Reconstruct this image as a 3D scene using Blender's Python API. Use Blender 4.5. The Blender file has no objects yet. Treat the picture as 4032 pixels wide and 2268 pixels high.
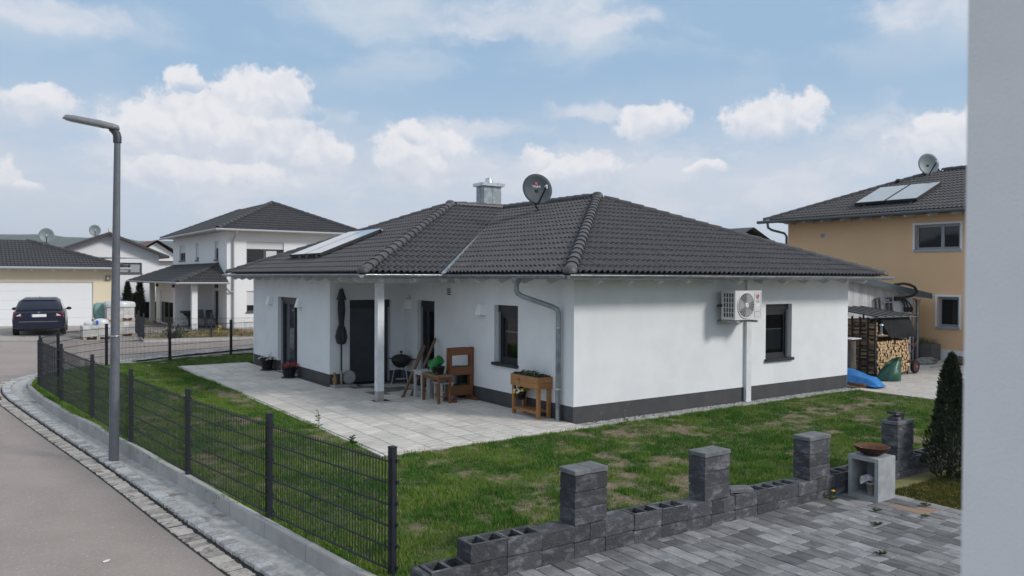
import bpy, bmesh, math, random
import numpy as np
from mathutils import Vector, Matrix

RND = random.Random(11)
scn = bpy.context.scene
COL = scn.collection
rad = math.radians

# ------------------------------------------------------------------ camera
cam_d = bpy.data.cameras.new('camera'); cam = bpy.data.objects.new('camera', cam_d); COL.objects.link(cam)
CAM = Vector((-9.5606, -11.5707, 2.813)); YAW, PITCH, ROLL = 0.96, -0.0141, 0.0049
_fw = Vector((math.cos(YAW)*math.cos(PITCH), math.sin(YAW)*math.cos(PITCH), math.sin(PITCH)))
_r = Vector((math.sin(YAW), -math.cos(YAW), 0)); _u = _r.cross(_fw)
_r2 = _r*math.cos(ROLL) + _u*math.sin(ROLL); _u2 = -_r*math.sin(ROLL) + _u*math.cos(ROLL)
cam.matrix_world = Matrix(((_r2.x, _u2.x, -_fw.x, CAM.x), (_r2.y, _u2.y, -_fw.y, CAM.y), (_r2.z, _u2.z, -_fw.z, CAM.z), (0, 0, 0, 1)))
cam_d.sensor_width = 36.0; cam_d.lens = 36.0*3063.29/4032; cam_d.clip_start = 0.05; cam_d.clip_end = 9000
cam_d.dof.use_dof = True; cam_d.dof.focus_distance = 11.5; cam_d.dof.aperture_fstop = 2.2
scn.camera = cam

# ------------------------------------------------------------------ sun, sky, exposure
SUN = Vector((0.70, -1.0, 0.80)).normalized()
sun_d = bpy.data.lights.new('sun', 'SUN'); sun_d.energy = 2.35; sun_d.angle = rad(11); sun_d.color = (1.0, 0.955, 0.90)
sun = bpy.data.objects.new('sun', sun_d); COL.objects.link(sun)
sun.rotation_euler = (-SUN).to_track_quat('-Z', 'Y').to_euler(); sun.location = (20, -30, 30)

world = bpy.data.worlds.new('World'); scn.world = world; world.use_nodes = True
WT = world.node_tree; WT.nodes.clear()
def wn(t, **kw):
    n = WT.nodes.new(t)
    for k, v in kw.items(): setattr(n, k, v)
    return n
def wm(op, a, b=None, c=None, clamp=False):
    n = wn('ShaderNodeMath', operation=op, use_clamp=clamp)
    for i, s in enumerate((a, b, c)):
        if s is None: continue
        if isinstance(s, (int, float)): n.inputs[i].default_value = s
        else: WT.links.new(s, n.inputs[i])
    return n.outputs[0]
def wv(op, a, b=None, out=0):
    n = wn('ShaderNodeVectorMath', operation=op)
    for i, s in enumerate((a, b)):
        if s is None: continue
        if isinstance(s, (tuple, list)): n.inputs[i].default_value = s
        else: WT.links.new(s, n.inputs[i])
    return n.outputs[out]
def wmix(f, a, b):
    n = wn('ShaderNodeMix', data_type='RGBA')
    if isinstance(f, (int, float)): n.inputs[0].default_value = f
    else: WT.links.new(f, n.inputs[0])
    for i, s in ((6, a), (7, b)):
        if isinstance(s, tuple): n.inputs[i].default_value = (*s, 1)
        else: WT.links.new(s, n.inputs[i])
    return n.outputs[2]
def wsmooth(x, lo, hi):
    n = wn('ShaderNodeMapRange', interpolation_type='SMOOTHSTEP')
    WT.links.new(x, n.inputs[0]); n.inputs[1].default_value = lo; n.inputs[2].default_value = hi
    return n.outputs[0]
def wnoise(vec, scale, detail=5, rough=.55, dist=0.):
    n = wn('ShaderNodeTexNoise'); WT.links.new(vec, n.inputs['Vector'])
    n.inputs['Scale'].default_value = scale; n.inputs['Detail'].default_value = detail
    n.inputs['Roughness'].default_value = rough; n.inputs['Distortion'].default_value = dist
    return n
SKYK = 0.10
sky = wn('ShaderNodeTexSky', sky_type='NISHITA', sun_disc=False)
sky.sun_elevation = math.asin(SUN.z); sky.sun_rotation = math.atan2(SUN.x, SUN.y)
sky.air_density = 1.0; sky.dust_density = 1.2; sky.ozone_density = 1.6; sky.altitude = 300
tc = wn('ShaderNodeTexCoord').outputs['Generated']
dirn = wv('NORMALIZE', tc)
sep = wn('ShaderNodeSeparateXYZ'); WT.links.new(dirn, sep.inputs[0])
az = wm('ARCTAN2', sep.outputs[1], sep.outputs[0]); el = wm('ARCSINE', sep.outputs[2])
cmb = wn('ShaderNodeCombineXYZ'); WT.links.new(az, cmb.inputs[0]); WT.links.new(el, cmb.inputs[1])
P2 = cmb.outputs[0]
warp = wnoise(P2, 22, 6, .62)
wv1 = wv('SUBTRACT', warp.outputs['Color'], (.5, .5, .5))
wv1 = wv('MULTIPLY', wv1, (.045, .038, 0))
PW = wv('ADD', P2, wv1)
# cumulus clouds: (azimuth, elevation, half width, half height) in radians round the horizon
CUMULUS = [(1.2798, 0.2067, 0.0608, 0.0366), (1.2427, 0.2185, 0.0332, 0.0323), (1.3514, 0.1693, 0.0901, 0.0407), (1.3161, 0.1718, 0.1067, 0.0503), (1.3557, 0.2231, 0.020, 0.020), (1.4108, 0.1646, 0.0293, 0.0266), (1.079, 0.1486, 0.0556, 0.0441), (1.0412, 0.1592, 0.0253, 0.0246), (1.0866, 0.173, 0.0251, 0.0243), (1.5087, 0.1851, 0.0379, 0.0209), (1.2046, 0.1495, 0.0387, 0.0264), (1.2798, 0.1174, 0.0419, 0.0238), (0.8783, 0.1352, 0.0554, 0.0223), (0.9292, 0.1503, 0.0254, 0.0149), (0.7836, 0.1925, 0.0441, 0.024), (0.6403, 0.1911, 0.0629, 0.0278), (0.5997, 0.2024, 0.0243, 0.0204), (0.7149, 0.1349, 0.0262, 0.0106), (1.5345, 0.1027, 0.0145, 0.0211), (1.5164, 0.0954, 0.0149, 0.0086), (1.33, .12, .10, .03), (.42, .16, .09, .03), (1.75, .17, .10, .04), (2.05, .14, .12, .035), (.1, .2, .1, .04), (-.3, .15, .14, .04), (2.6, .2, .12, .05), (-.9, .18, .12, .05)]
F = RY = None
for (ca, ce, rx, ry) in CUMULUS:
    d = wv('MULTIPLY', wv('SUBTRACT', PW, (ca, ce, 0)), (1/(rx*1.24), 1/(ry*1.26), 0))
    q = wm('SUBTRACT', 1.0, wv('LENGTH', d, out=1))
    sy = wn('ShaderNodeSeparateXYZ'); WT.links.new(d, sy.inputs[0]); y_ = sy.outputs[1]
    if F is None: F, RY = q, y_
    else:
        g_ = wsmooth(wm('SUBTRACT', q, F), -.15, .15)
        RY = wm('MULTIPLY_ADD', wm('SUBTRACT', y_, RY), g_, RY); F = wm('SMOOTH_MAX', F, q, .12)
fine = wnoise(P2, 55, 7, .66)
Ff = wm('MULTIPLY_ADD', wm('SUBTRACT', fine.outputs['Fac'], .5), .95, F)
big = wnoise(PW, 24, 4, .55)
ryn = wm('MULTIPLY_ADD', wm('SUBTRACT', big.outputs['Fac'], .5), 1.5, RY)
cu_mask = wm('MULTIPLY', wsmooth(Ff, .03, .33), wm('MULTIPLY_ADD', wsmooth(ryn, -1.0, .25), .78, .20))
body = wnoise(PW, 34, 4, .5)
shift = wv('ADD', PW, (-.006, .010, 0)); body2 = wnoise(shift, 34, 4, .5)
relief = wm('MULTIPLY', wm('SUBTRACT', body.outputs['Fac'], body2.outputs['Fac']), 1.5)
lit = wm('ADD', wm('MULTIPLY_ADD', wsmooth(ryn, -.9, .55), .75, .22), relief, clamp=True)
cu_col = wmix(lit, (5.9, 6.45, 7.55), (8.6, 8.6, 8.95))
# high thin veil: streaks above, milky near the horizon
st = wv('MULTIPLY', PW, (3.6, 10.0, 1)); streak = wnoise(st, 1.15, 5, .52, .5)
veil_hi = wm('MULTIPLY', wsmooth(wm('MULTIPLY_ADD', wsmooth(el, .28, .75), .24, streak.outputs['Fac']), .40, .66), wsmooth(el, .19, .32))  # veil thickened overhead, out of view, to whiten the light from there
st2 = wv('MULTIPLY', P2, (5.0, 16.0, 1)); streak2 = wnoise(st2, 1.1, 6, .6, .3)
veil_lo = wm('MULTIPLY', wsmooth(streak2.outputs['Fac'], .30, .60), wsmooth(el, .25, .09))
blue = wmix(.82, sky.outputs[0], (3.65, 5.45, 7.55))
blue = wmix(wsmooth(el, .27, .02), blue, (5.9, 6.9, 8.1))
c1 = wmix(wm('MULTIPLY', veil_hi, .80), blue, (6.7, 7.3, 8.0))
c2 = wmix(wm('MULTIPLY', veil_lo, .85), c1, (6.2, 6.75, 7.75))
G2 = None   # broad soft banks of stratocumulus low over the horizon
for (ca, ce, rx, ry) in ((1.30, .135, .26, .085), (.74, .115, .30, .055), (.50, .15, .14, .05), (1.02, .125, .22, .05), (1.02, .185, .14, .018), (.85, .205, .10, .012), (1.75, .14, .3, .07), (.1, .14, .3, .06), (2.4, .15, .4, .07), (-.6, .15, .5, .07), (1.5, .28, .16, .02), (.42, .30, .16, .035), (.95, .315, .22, .03)):
    d = wv('MULTIPLY', wv('SUBTRACT', PW, (ca, ce, 0)), (1/rx, 1/ry, 0)); q = wm('SUBTRACT', 1.0, wv('LENGTH', d, out=1))
    G2 = q if G2 is None else wm('SMOOTH_MAX', G2, q, .2)
st3 = wv('MULTIPLY', PW, (1.0, 2.2, 1)); bn_ = wnoise(st3, 11, 6, .58)
bank = wm('MULTIPLY', wsmooth(wm('MULTIPLY_ADD', wm('SUBTRACT', bn_.outputs['Fac'], .5), 2.0, G2), -.05, .75), .82)
c2 = wmix(bank, c2, wmix(wsmooth(bn_.outputs['Fac'], .4, .65), (6.3, 6.85, 7.85), (7.3, 7.6, 8.3)))
c3 = wmix(cu_mask, c2, cu_col)
bg = wn('ShaderNodeBackground'); WT.links.new(c3, bg.inputs[0]); bg.inputs[1].default_value = SKYK
wo = wn('ShaderNodeOutputWorld'); WT.links.new(bg.outputs[0], wo.inputs[0])

scn.view_settings.view_transform = 'Standard'; scn.view_settings.look = 'None'
scn.view_settings.exposure = 0.0; scn.view_settings.gamma = 1.0; scn.view_settings.use_curve_mapping = False
scn.render.engine = 'CYCLES'
scn.cycles.max_bounces = 6; scn.cycles.diffuse_bounces = 3; scn.cycles.glossy_bounces = 3; scn.cycles.transparent_max_bounces = 12
scn.cycles.use_denoising = True

# ------------------------------------------------------------------ materials
def mat(name, c1, c2=None, nscale=4., detail=4., rough=.8, bump=0., bscale=60., metal=0., rnd=0., spec=.5, stretch=(1, 1, 1), lo=.35, hi=.65, c3=None, s3=1.0, lo3=.55, hi3=.7, attr=None, bdist=.02, coat=0., rvar=0.):
    m = bpy.data.materials.new(name); m.use_nodes = True
    T = m.node_tree; N = T.nodes; L = T.links
    b = N['Principled BSDF']
    b.inputs['Roughness'].default_value = rough; b.inputs['Metallic'].default_value = metal
    b.inputs['Specular IOR Level'].default_value = spec; b.inputs['Coat Weight'].default_value = coat
    geo = N.new('ShaderNodeNewGeometry'); pos = geo.outputs['Position']
    oi = N.new('ShaderNodeObjectInfo')
    if stretch != (1, 1, 1):
        mp = N.new('ShaderNodeVectorMath'); mp.operation = 'MULTIPLY'; mp.inputs[1].default_value = stretch
        L.new(pos, mp.inputs[0]); vec = mp.outputs[0]
    else: vec = pos
    rsum = None
    if rnd:
        a = N.new('ShaderNodeMath'); a.operation = 'ADD'; L.new(oi.outputs['Random'], a.inputs[0]); L.new(geo.outputs['Random Per Island'], a.inputs[1])
        fr = N.new('ShaderNodeMath'); fr.operation = 'FRACT'; L.new(a.outputs[0], fr.inputs[0]); rsum = fr.outputs[0]
        mv = N.new('ShaderNodeVectorMath'); mv.operation = 'SCALE'; mv.inputs[0].default_value = (37., 53., 29.); L.new(rsum, mv.inputs['Scale'])
        ad = N.new('ShaderNodeVectorMath'); ad.operation = 'ADD'; L.new(vec, ad.inputs[0]); L.new(mv.outputs[0], ad.inputs[1]); vec = ad.outputs[0]
    def noise(v, s, d=4., r=.6):
        n = N.new('ShaderNodeTexNoise'); L.new(v, n.inputs['Vector']); n.inputs['Scale'].default_value = s
        n.inputs['Detail'].default_value = d; n.inputs['Roughness'].default_value = r; return n.outputs['Fac']
    def ramp(v, a, z):
        n = N.new('ShaderNodeMapRange'); n.interpolation_type = 'SMOOTHSTEP'; L.new(v, n.inputs[0]); n.inputs[1].default_value = a; n.inputs[2].default_value = z; return n.outputs[0]
    def mix(f, a, z, bt='MIX'):
        n = N.new('ShaderNodeMix'); n.data_type = 'RGBA'; n.blend_type = bt
        if isinstance(f, float): n.inputs[0].default_value = f
        else: L.new(f, n.inputs[0])
        for i, s in ((6, a), (7, z)):
            if isinstance(s, tuple): n.inputs[i].default_value = (*s[:3], 1)
            else: L.new(s, n.inputs[i])
        return n.outputs[2]
    out = None
    if c2 is not None: out = mix(ramp(noise(vec, nscale, detail), lo, hi), c1, c2)
    if c3 is not None: out = mix(ramp(noise(vec, s3, 4.), lo3, hi3), out if out is not None else c1, c3)
    if attr:
        an = N.new('ShaderNodeAttribute'); an.attribute_name = attr
        out = mix(1.0, out if out is not None else c1, an.outputs['Color'], 'MULTIPLY')
    if rnd:
        mr = N.new('ShaderNodeMapRange'); L.new(rsum, mr.inputs[0]); mr.inputs[3].default_value = 1-rnd; mr.inputs[4].default_value = 1+rnd
        hs = N.new('ShaderNodeHueSaturation'); L.new(mr.outputs[0], hs.inputs['Value'])
        if out is None: hs.inputs['Color'].default_value = (*c1, 1)
        else: L.new(out, hs.inputs['Color'])
        out = hs.outputs[0]
    if out is None: b.inputs['Base Color'].default_value = (*c1, 1)
    else: L.new(out, b.inputs['Base Color'])
    if rvar:
        rr = N.new('ShaderNodeMapRange'); L.new(noise(vec, nscale*1.7, 3.), rr.inputs[0]); rr.inputs[3].default_value = rough-rvar; rr.inputs[4].default_value = rough+rvar
        L.new(rr.outputs[0], b.inputs['Roughness'])
    if bump:
        bn = N.new('ShaderNodeBump'); bn.inputs['Strength'].default_value = bump; bn.inputs['Distance'].default_value = bdist*.28
        L.new(noise(pos, bscale, 3.), bn.inputs['Height']); L.new(bn.outputs[0], b.inputs['Normal'])
    return m

M = {}
M['stucco'] = mat('white_stucco', (.78, .785, .80), (.73, .735, .75), nscale=1.3, rough=.92, bump=.55, bscale=95, bdist=.012, spec=.2)
M['stucco_near'] = mat('white_stucco_coarse', (.86, .865, .88), (.80, .805, .82), nscale=2.2, detail=7, rough=.92, bump=.9, bscale=150, bdist=.016, spec=.2)
M['plinth'] = mat('plinth_paint', (.055, .055, .06), (.068, .067, .07), nscale=3, rough=.8, bump=.2, bscale=80, c3=(.10, .097, .09), s3=2.2, lo3=.62, hi3=.8)
M['tile'] = mat('roof_tile_concrete', (.060, .054, .057), (.076, .068, .071), nscale=7, rough=.52, bump=.12, bscale=150, rnd=.2, spec=.5, c3=(.078, .072, .07), s3=2.3, lo3=.58, hi3=.75)
M['tile_bg'] = mat('roof_tile_far', (.045, .043, .046), (.06, .056, .058), nscale=5, rough=.55, rnd=.12)
M['zinc'] = mat('zinc_sheet', (.24, .265, .29), (.34, .37, .395), nscale=6, rough=.42, metal=.75, rvar=.12, c3=(.22, .24, .26), s3=3.3)
M['steel'] = mat('bright_steel', (.62, .64, .66), (.42, .45, .48), nscale=7, rough=.3, metal=.9, rvar=.12)
M['white_wood'] = mat('white_painted_wood', (.72, .73, .75), (.64, .645, .66), nscale=5, rough=.6, bump=.1, bscale=40)
M['rafter'] = mat('rafter_white_paint', (.60, .61, .63), (.52, .53, .55), nscale=5, rough=.65)
M['anth'] = mat('anthracite_frame', (.022, .024, .028), rough=.45)
M['rail'] = mat('guide_rail_grey', (.36, .37, .39), rough=.5)
M['black'] = mat('black_plastic', (.012, .012, .013), rough=.5)
M['lamp_white'] = mat('wall_lamp_white', (.90, .90, .90), rough=.35)
M['rack_sheet'] = mat('rack_roof_sheet', (.10, .10, .105), (.13, .13, .135), nscale=5, rough=.6)
M['door_slate'] = mat('slate_roller_shutter', (.045, .05, .06), (.055, .06, .07), nscale=3, rough=.4)
M['blackm'] = mat('black_matt', (.018, .018, .02), (.03, .03, .032), nscale=9, rough=.75)
M['fence'] = mat('anthracite_powder_coat', (.014, .018, .024), (.019, .023, .030), nscale=6, rough=.55, spec=.3)
M['lamp_pole'] = mat('grey_lacquered_pole', (.118, .125, .145), (.138, .145, .165), nscale=9, rough=.45, c3=(.10, .105, .12), s3=2)
M['lamp_head'] = mat('lamp_head_grey', (.20, .205, .215), (.23, .235, .24), nscale=9, rough=.4)
M['lamp_dark'] = mat('lamp_joint_dark', (.04, .044, .052), rough=.5)
M['lens'] = mat('lamp_lens', (.35, .36, .38), rough=.15)
M['asphalt'] = mat('asphalt', (.300, .250, .225), (.340, .285, .258), nscale=.8, detail=8, rough=.9, bump=.6, bscale=110, bdist=.02, c3=(.41, .365, .345), s3=30, lo3=.54, hi3=.70)
M['drive'] = mat('driveway_paving', (.34, .31, .285), (.42, .385, .35), nscale=6, rough=.9, c3=(.25, .225, .205), s3=3)
M['granite'] = mat('granite_sett', (.40, .393, .385), (.58, .57, .55), nscale=26, rough=.8, bump=.7, bscale=45, bdist=.05, rnd=.30, c3=(.22, .22, .225), s3=60, lo3=.6, hi3=.75)
M['granite_road'] = mat('granite_sett_road', (.42, .375, .335), (.55, .495, .445), nscale=20, rough=.85, bump=.6, bscale=45, bdist=.04, rnd=.26, c3=(.17, .14, .12), s3=4)
M['joint'] = mat('dark_joint', (.025, .021, .018), (.045, .037, .03), nscale=12, rough=.95)
M['mortar'] = mat('rough_concrete', (.43, .415, .395), (.58, .565, .54), nscale=9, rough=.95, bump=1., bscale=38, bdist=.03, c3=(.24, .21, .18), s3=1.6, lo3=.57, hi3=.72)
M['kerb'] = mat('kerb_concrete', (.35, .34, .328), (.43, .42, .405), nscale=3, rough=.9, bump=.25, bscale=120, rnd=.05, c3=(.22, .215, .21), s3=1.2, lo3=.62, hi3=.8)
M['slab'] = mat('terrace_slab', (.43, .402, .37), (.70, .655, .60), nscale=2.6, detail=6, rough=.85, bump=.25, bscale=110, rnd=.11, stretch=(1.0, 12, 1), c3=(.36, .345, .33), s3=2.2, lo3=.56, hi3=.74)
M['yard'] = mat('yard_slab', (.45, .42, .385), (.54, .505, .465), nscale=5, rough=.9, bump=.2, bscale=110, rnd=.07)
M['paver'] = mat('driveway_paver', (.135, .133, .138), (.255, .25, .25), nscale=2.6, detail=7, rough=.85, bump=.5, bscale=70, rnd=.50, c3=(.085, .083, .085), s3=3.5, lo3=.6, hi3=.78, stretch=(4.5, 1.7, 1), lo=.3, hi=.75)
M['paver_rust'] = mat('rust_stained_paver', (.30, .19, .12), (.24, .18, .14), nscale=8, rough=.85, bump=.3, bscale=110)
M['block'] = mat('split_face_block', (.058, .060, .068), (.20, .202, .215), nscale=7, detail=7, rough=.9, bump=1., bscale=30, bdist=.06, rnd=.34, stretch=(1, 1, 1.9), lo=.45, hi=.80, c3=(.045, .046, .052), s3=3.4, lo3=.55, hi3=.7)
M['cap'] = mat('cap_stone_grey', (.115, .117, .125), (.175, .177, .185), nscale=9, rough=.85, bump=.3, bscale=80, rnd=.1)
M['conc'] = mat('cast_concrete', (.27, .285, .30), (.36, .37, .38), nscale=6, rough=.85, bump=.3, bscale=60, c3=(.16, .168, .178), s3=5, lo3=.6, hi3=.72)
M['rust'] = mat('rusty_steel', (.075, .030, .014), (.135, .058, .024), nscale=9, rough=.85, bump=.2, bscale=60)
M['rust_dark'] = mat('rusty_steel_dark', (.035, .015, .010), (.06, .026, .014), nscale=9, rough=.85)
M['soil'] = mat('lawn_soil', (.135, .100, .064), (.235, .178, .120), nscale=13, detail=8, rough=.97, bump=.8, bscale=40, bdist=.03, c3=(.11, .078, .052), s3=2.3, attr='tint')
M['grass'] = mat('grass_blades', (1, 1, 1), rough=.75, attr='tint', spec=.25)
M['leaf'] = mat('leaf_green', (.05, .095, .025), (.085, .14, .04), nscale=20, rough=.6, rnd=.3)
M['weed'] = mat('paver_weed_green', (.032, .058, .018), (.055, .085, .028), nscale=20, rough=.7, rnd=.3)
M['leaf_dark'] = mat('thuja_green', (.010, .018, .008), (.026, .036, .013), nscale=6, rough=.7, rnd=.35)
M['leaf_far'] = mat('far_thuja_green', (.028, .042, .016), (.05, .068, .024), nscale=6, rough=.7, rnd=.3)
M['bark'] = mat('tree_bark', (.07, .055, .045), (.14, .115, .095), nscale=9, rough=.95, bump=1., bscale=22, bdist=.04, stretch=(1, 1, .3))
M['wood'] = mat('oiled_larch', (.155, .058, .022), (.215, .085, .033), nscale=4, detail=5, rough=.6, rnd=.1, stretch=(9, 9, 9))
M['wood_orange'] = mat('glazed_pine', (.30, .135, .045), (.40, .195, .07), nscale=4, detail=5, rough=.5, rnd=.1, stretch=(3, 3, 16))
M['wood_old'] = mat('weathered_wood', (.17, .11, .075), (.26, .18, .125), nscale=6, rough=.8, stretch=(8, 8, 1.5))
M['wood_grey'] = mat('worn_white_paint', (.52, .52, .51), (.40, .40, .39), nscale=9, rough=.7, c3=(.25, .22, .19), s3=11, lo3=.62, hi3=.75)
M['log_end'] = mat('log_cut_face', (.60, .42, .235), (.45, .29, .145), nscale=16, rough=.85, rnd=.2, c3=(.66, .53, .34), s3=8)
M['log_side'] = mat('log_split_side', (.22, .145, .085), (.31, .215, .13), nscale=12, rough=.9, rnd=.3, stretch=(6, 1, 6))
M['log_bark'] = mat('log_bark', (.06, .043, .032), (.115, .085, .065), nscale=16, rough=.95, rnd=.25)
M['gravel'] = mat('light_gravel', (.44, .43, .42), (.56, .55, .54), nscale=9, rough=.9, rnd=.42)
M['orange'] = mat('ochre_render', (.76, .49, .285), (.79, .515, .30), nscale=.8, rough=.92, bump=.2, bscale=90)
M['cream'] = mat('cream_render', (.74, .645, .47), (.78, .68, .505), nscale=1, rough=.92)
M['white_bg'] = mat('white_render_far', (.80, .80, .81), (.77, .77, .785), nscale=.6, rough=.92)
M['white_door'] = mat('white_garage_door', (.80, .81, .825), rough=.55)
M['teal'] = mat('slate_blue_fascia', (.055, .085, .105), (.065, .095, .115), nscale=4, rough=.5)
M['board'] = mat('grey_white_boards', (.56, .565, .58), (.44, .445, .46), nscale=5, rough=.7, rnd=.12, stretch=(7, 7, 1), c3=(.34, .335, .34), s3=2.2, lo3=.6, hi3=.75)
M['blue_tarp'] = mat('blue_tarpaulin', (.012, .165, .50), (.03, .24, .60), nscale=6, rough=.35, bump=.5, bscale=13, bdist=.05)
M['black_tarp'] = mat('black_tarpaulin', (.012, .013, .015), (.018, .019, .021), nscale=6, rough=.75, spec=.2)
M['green_bag'] = mat('green_woven_bag', (.008, .065, .040), (.018, .095, .062), nscale=8, rough=.4, bump=.5, bscale=16, bdist=.04)
M['green_tub'] = mat('green_plastic', (.010, .155, .030), rough=.4)
M['pot'] = mat('black_pot', (.013, .013, .015), rough=.5)
M['pot_clay'] = mat('pale_clay', (.26, .23, .20), (.33, .30, .27), nscale=12, rough=.9)
M['compost'] = mat('dark_compost', (.018, .014, .012), (.035, .028, .022), nscale=20, rough=1.)
M['pink'] = mat('pale_pink_petal', (.62, .48, .48), rough=.6, rnd=.15)
M['red'] = mat('crimson_petal', (.26, .018, .035), rough=.6, rnd=.3)
M['yellow'] = mat('yellow_petal', (.68, .52, .06), rough=.6, rnd=.15)
M['white_p'] = mat('white_petal', (.75, .75, .70), rough=.6)
M['purple'] = mat('dark_petal', (.03, .01, .03), rough=.6)
M['fabric'] = mat('charcoal_canvas', (.028, .028, .031), (.045, .045, .05), nscale=9, rough=.9, bump=.3, bscale=30)
M['alu_bronze'] = mat('tube_metal', (.30, .27, .23), rough=.4, metal=.6)
M['granite_slab'] = mat('speckled_granite', (.22, .22, .22), (.32, .32, .32), nscale=60, rough=.6)
M['figure'] = mat('carved_figure', (.22, .13, .06), (.32, .21, .10), nscale=20, rough=.7)
M['clear'] = mat('milky_plastic', (.20, .205, .215), (.14, .145, .155), nscale=40, rough=.3)
M['ac_white'] = mat('ac_casing', (.66, .66, .65), (.62, .62, .61), nscale=3, rough=.5)
M['ac_grey'] = mat('ac_grille_grey', (.33, .33, .33), rough=.5)
M['ac_dark'] = mat('ac_shroud', (.10, .10, .10), rough=.6)
M['lg_red'] = mat('logo_red', (.42, .012, .055), rough=.4)
M['lg_grey'] = mat('logo_grey', (.12, .115, .115), rough=.5)
M['print_white'] = mat('print_white', (.75, .75, .75), rough=.5)
M['dish'] = mat('dish_slate', (.048, .060, .072), (.058, .070, .082), nscale=4, rough=.6, spec=.3)
M['dish_far'] = mat('dish_grey', (.20, .24, .25), rough=.5)
M['dish_red'] = mat('dish_red', (.55, .025, .10), rough=.4)
M['collector'] = mat('collector_glass', (.27, .30, .33), (.31, .34, .37), nscale=2, rough=.3, spec=.8, coat=1.0)
M['navy'] = mat('navy_car_paint', (.003, .006, .022), rough=.3, coat=.3)
M['car_glass'] = mat('car_glass', (.035, .04, .045), rough=.08)
M['car_lamp'] = mat('tail_lamp_red', (.42, .02, .025), rough=.25)
M['car_lamp_w'] = mat('tail_lamp_clear', (.70, .50, .48), rough=.25)
M['plate'] = mat('number_plate_white', (.75, .75, .74), rough=.5)
M['plate_blue'] = mat('plate_blue', (.02, .07, .42), rough=.5)
M['tyre'] = mat('tyre_rubber', (.014, .014, .014), rough=.85)
M['rim'] = mat('wheel_rim', (.35, .35, .36), rough=.35, metal=.6)
M['cart_red'] = mat('cart_red', (.13, .018, .018), (.10, .02, .02), nscale=12, rough=.6)
M['dark_glass'] = mat('dark_window_glass', (.012, .013, .015), rough=.06, spec=.6)
M['shutter'] = mat('light_shutter', (.62, .62, .63), rough=.6)
M['grey_win'] = mat('grey_window_frame', (.09, .095, .10), rough=.5)
M['white_win'] = mat('white_window_frame', (.76, .77, .79), rough=.5)
M['win_grey'] = mat('silver_window_frame', (.30, .31, .34), rough=.5)
M['pallet'] = mat('pallet_timber', (.42, .34, .26), (.50, .41, .32), nscale=9, rough=.85)
M['stone_pale'] = mat('pale_concrete_block', (.50, .485, .465), (.62, .60, .58), nscale=4, rough=.85, rnd=.14)
M['wrap'] = mat('plastic_wrap', (.62, .63, .64), (.52, .54, .55), nscale=7, rough=.25)
M['green_wrap'] = mat('green_plastic_wrap', (.20, .36, .32), (.28, .42, .38), nscale=8, rough=.35)
M['bag_blue'] = mat('blue_print', (.02, .06, .36), rough=.5)
M['patio_dark'] = mat('dark_patio_slab', (.055, .058, .064), (.07, .072, .078), nscale=4, rough=.85)
M['dry'] = mat('dry_garden_soil', (.27, .19, .11), (.36, .26, .15), nscale=7, rough=.95, c3=(.20, .22, .08), s3=2)
M['far_lawn'] = mat('far_lawn', (.16, .16, .06), (.24, .21, .09), nscale=2, rough=.95, c3=(.09, .12, .04), s3=1)
M['field'] = mat('far_field', (.10, .12, .06), (.15, .15, .08), nscale=.05, rough=1.)
M['forest'] = mat('far_forest', (.030, .048, .034), (.048, .068, .044), nscale=.03, detail=6, rough=1.)
M['rock'] = mat('garden_rock', (.17, .165, .155), (.27, .26, .245), nscale=7, rough=.9, bump=.8, bscale=12, bdist=.05)
M['brick'] = mat('red_brick', (.30, .11, .065), rough=.9)
M['brown_roof'] = mat('brown_roof_tile', (.16, .075, .05), (.2, .095, .06), nscale=5, rough=.8)
M['planter_grey'] = mat('taupe_planter', (.12, .11, .105), rough=.8)
M['iron'] = mat('rusty_grate', (.17, .085, .055), (.12, .065, .045), nscale=20, rough=.85)
M['cloth'] = mat('white_cloth', (.55, .55, .56), (.42, .42, .44), nscale=10, rough=.9, bump=.6, bscale=22, bdist=.04)
M['dandelion'] = mat('dandelion_yellow', (.78, .42, .02), rough=.6)
M['slab_dark'] = mat('dark_slab', (.15, .14, .13), (.19, .178, .165), nscale=6, rough=.7)  # darker tone of the terrace slab

def glass_mat():
    m = bpy.data.materials.new('window_glass'); m.use_nodes = True
    T = m.node_tree; N = T.nodes; L = T.links; N.clear()
    o = N.new('ShaderNodeOutputMaterial'); mx = N.new('ShaderNodeMixShader'); fr = N.new('ShaderNodeFresnel'); fr.inputs[0].default_value = 1.75
    tr = N.new('ShaderNodeBsdfTransparent'); tr.inputs[0].default_value = (.55, .57, .60, 1)
    gl = N.new('ShaderNodeBsdfGlossy'); gl.inputs['Roughness'].default_value = .02; gl.inputs[0].default_value = (.9, .92, .95, 1)
    bf = N.new('ShaderNodeNewGeometry'); iv = N.new('ShaderNodeMath'); iv.operation = 'SUBTRACT'; iv.inputs[0].default_value = 1.0; L.new(bf.outputs['Backfacing'], iv.inputs[1]); ml = N.new('ShaderNodeMath'); ml.operation = 'MULTIPLY'; L.new(fr.outputs[0], ml.inputs[0]); L.new(iv.outputs[0], ml.inputs[1]); L.new(ml.outputs[0], mx.inputs[0]); L.new(tr.outputs[0], mx.inputs[1]); L.new(gl.outputs[0], mx.inputs[2]); L.new(mx.outputs[0], o.inputs[0])
    return m
M['glass'] = glass_mat()

def haze_mat(dens):
    m = bpy.data.materials.new('haze_air'); m.use_nodes = True; T = m.node_tree; T.nodes.clear()
    o = T.nodes.new('ShaderNodeOutputMaterial'); v = T.nodes.new('ShaderNodeVolumePrincipled'); v.inputs['Color'].default_value = (.93, .96, 1.0, 1); v.inputs['Density'].default_value = dens; v.inputs['Anisotropy'].default_value = .2
    T.links.new(v.outputs[0], o.inputs['Volume']); return m
M['haze'] = haze_mat(.00019)

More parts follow.
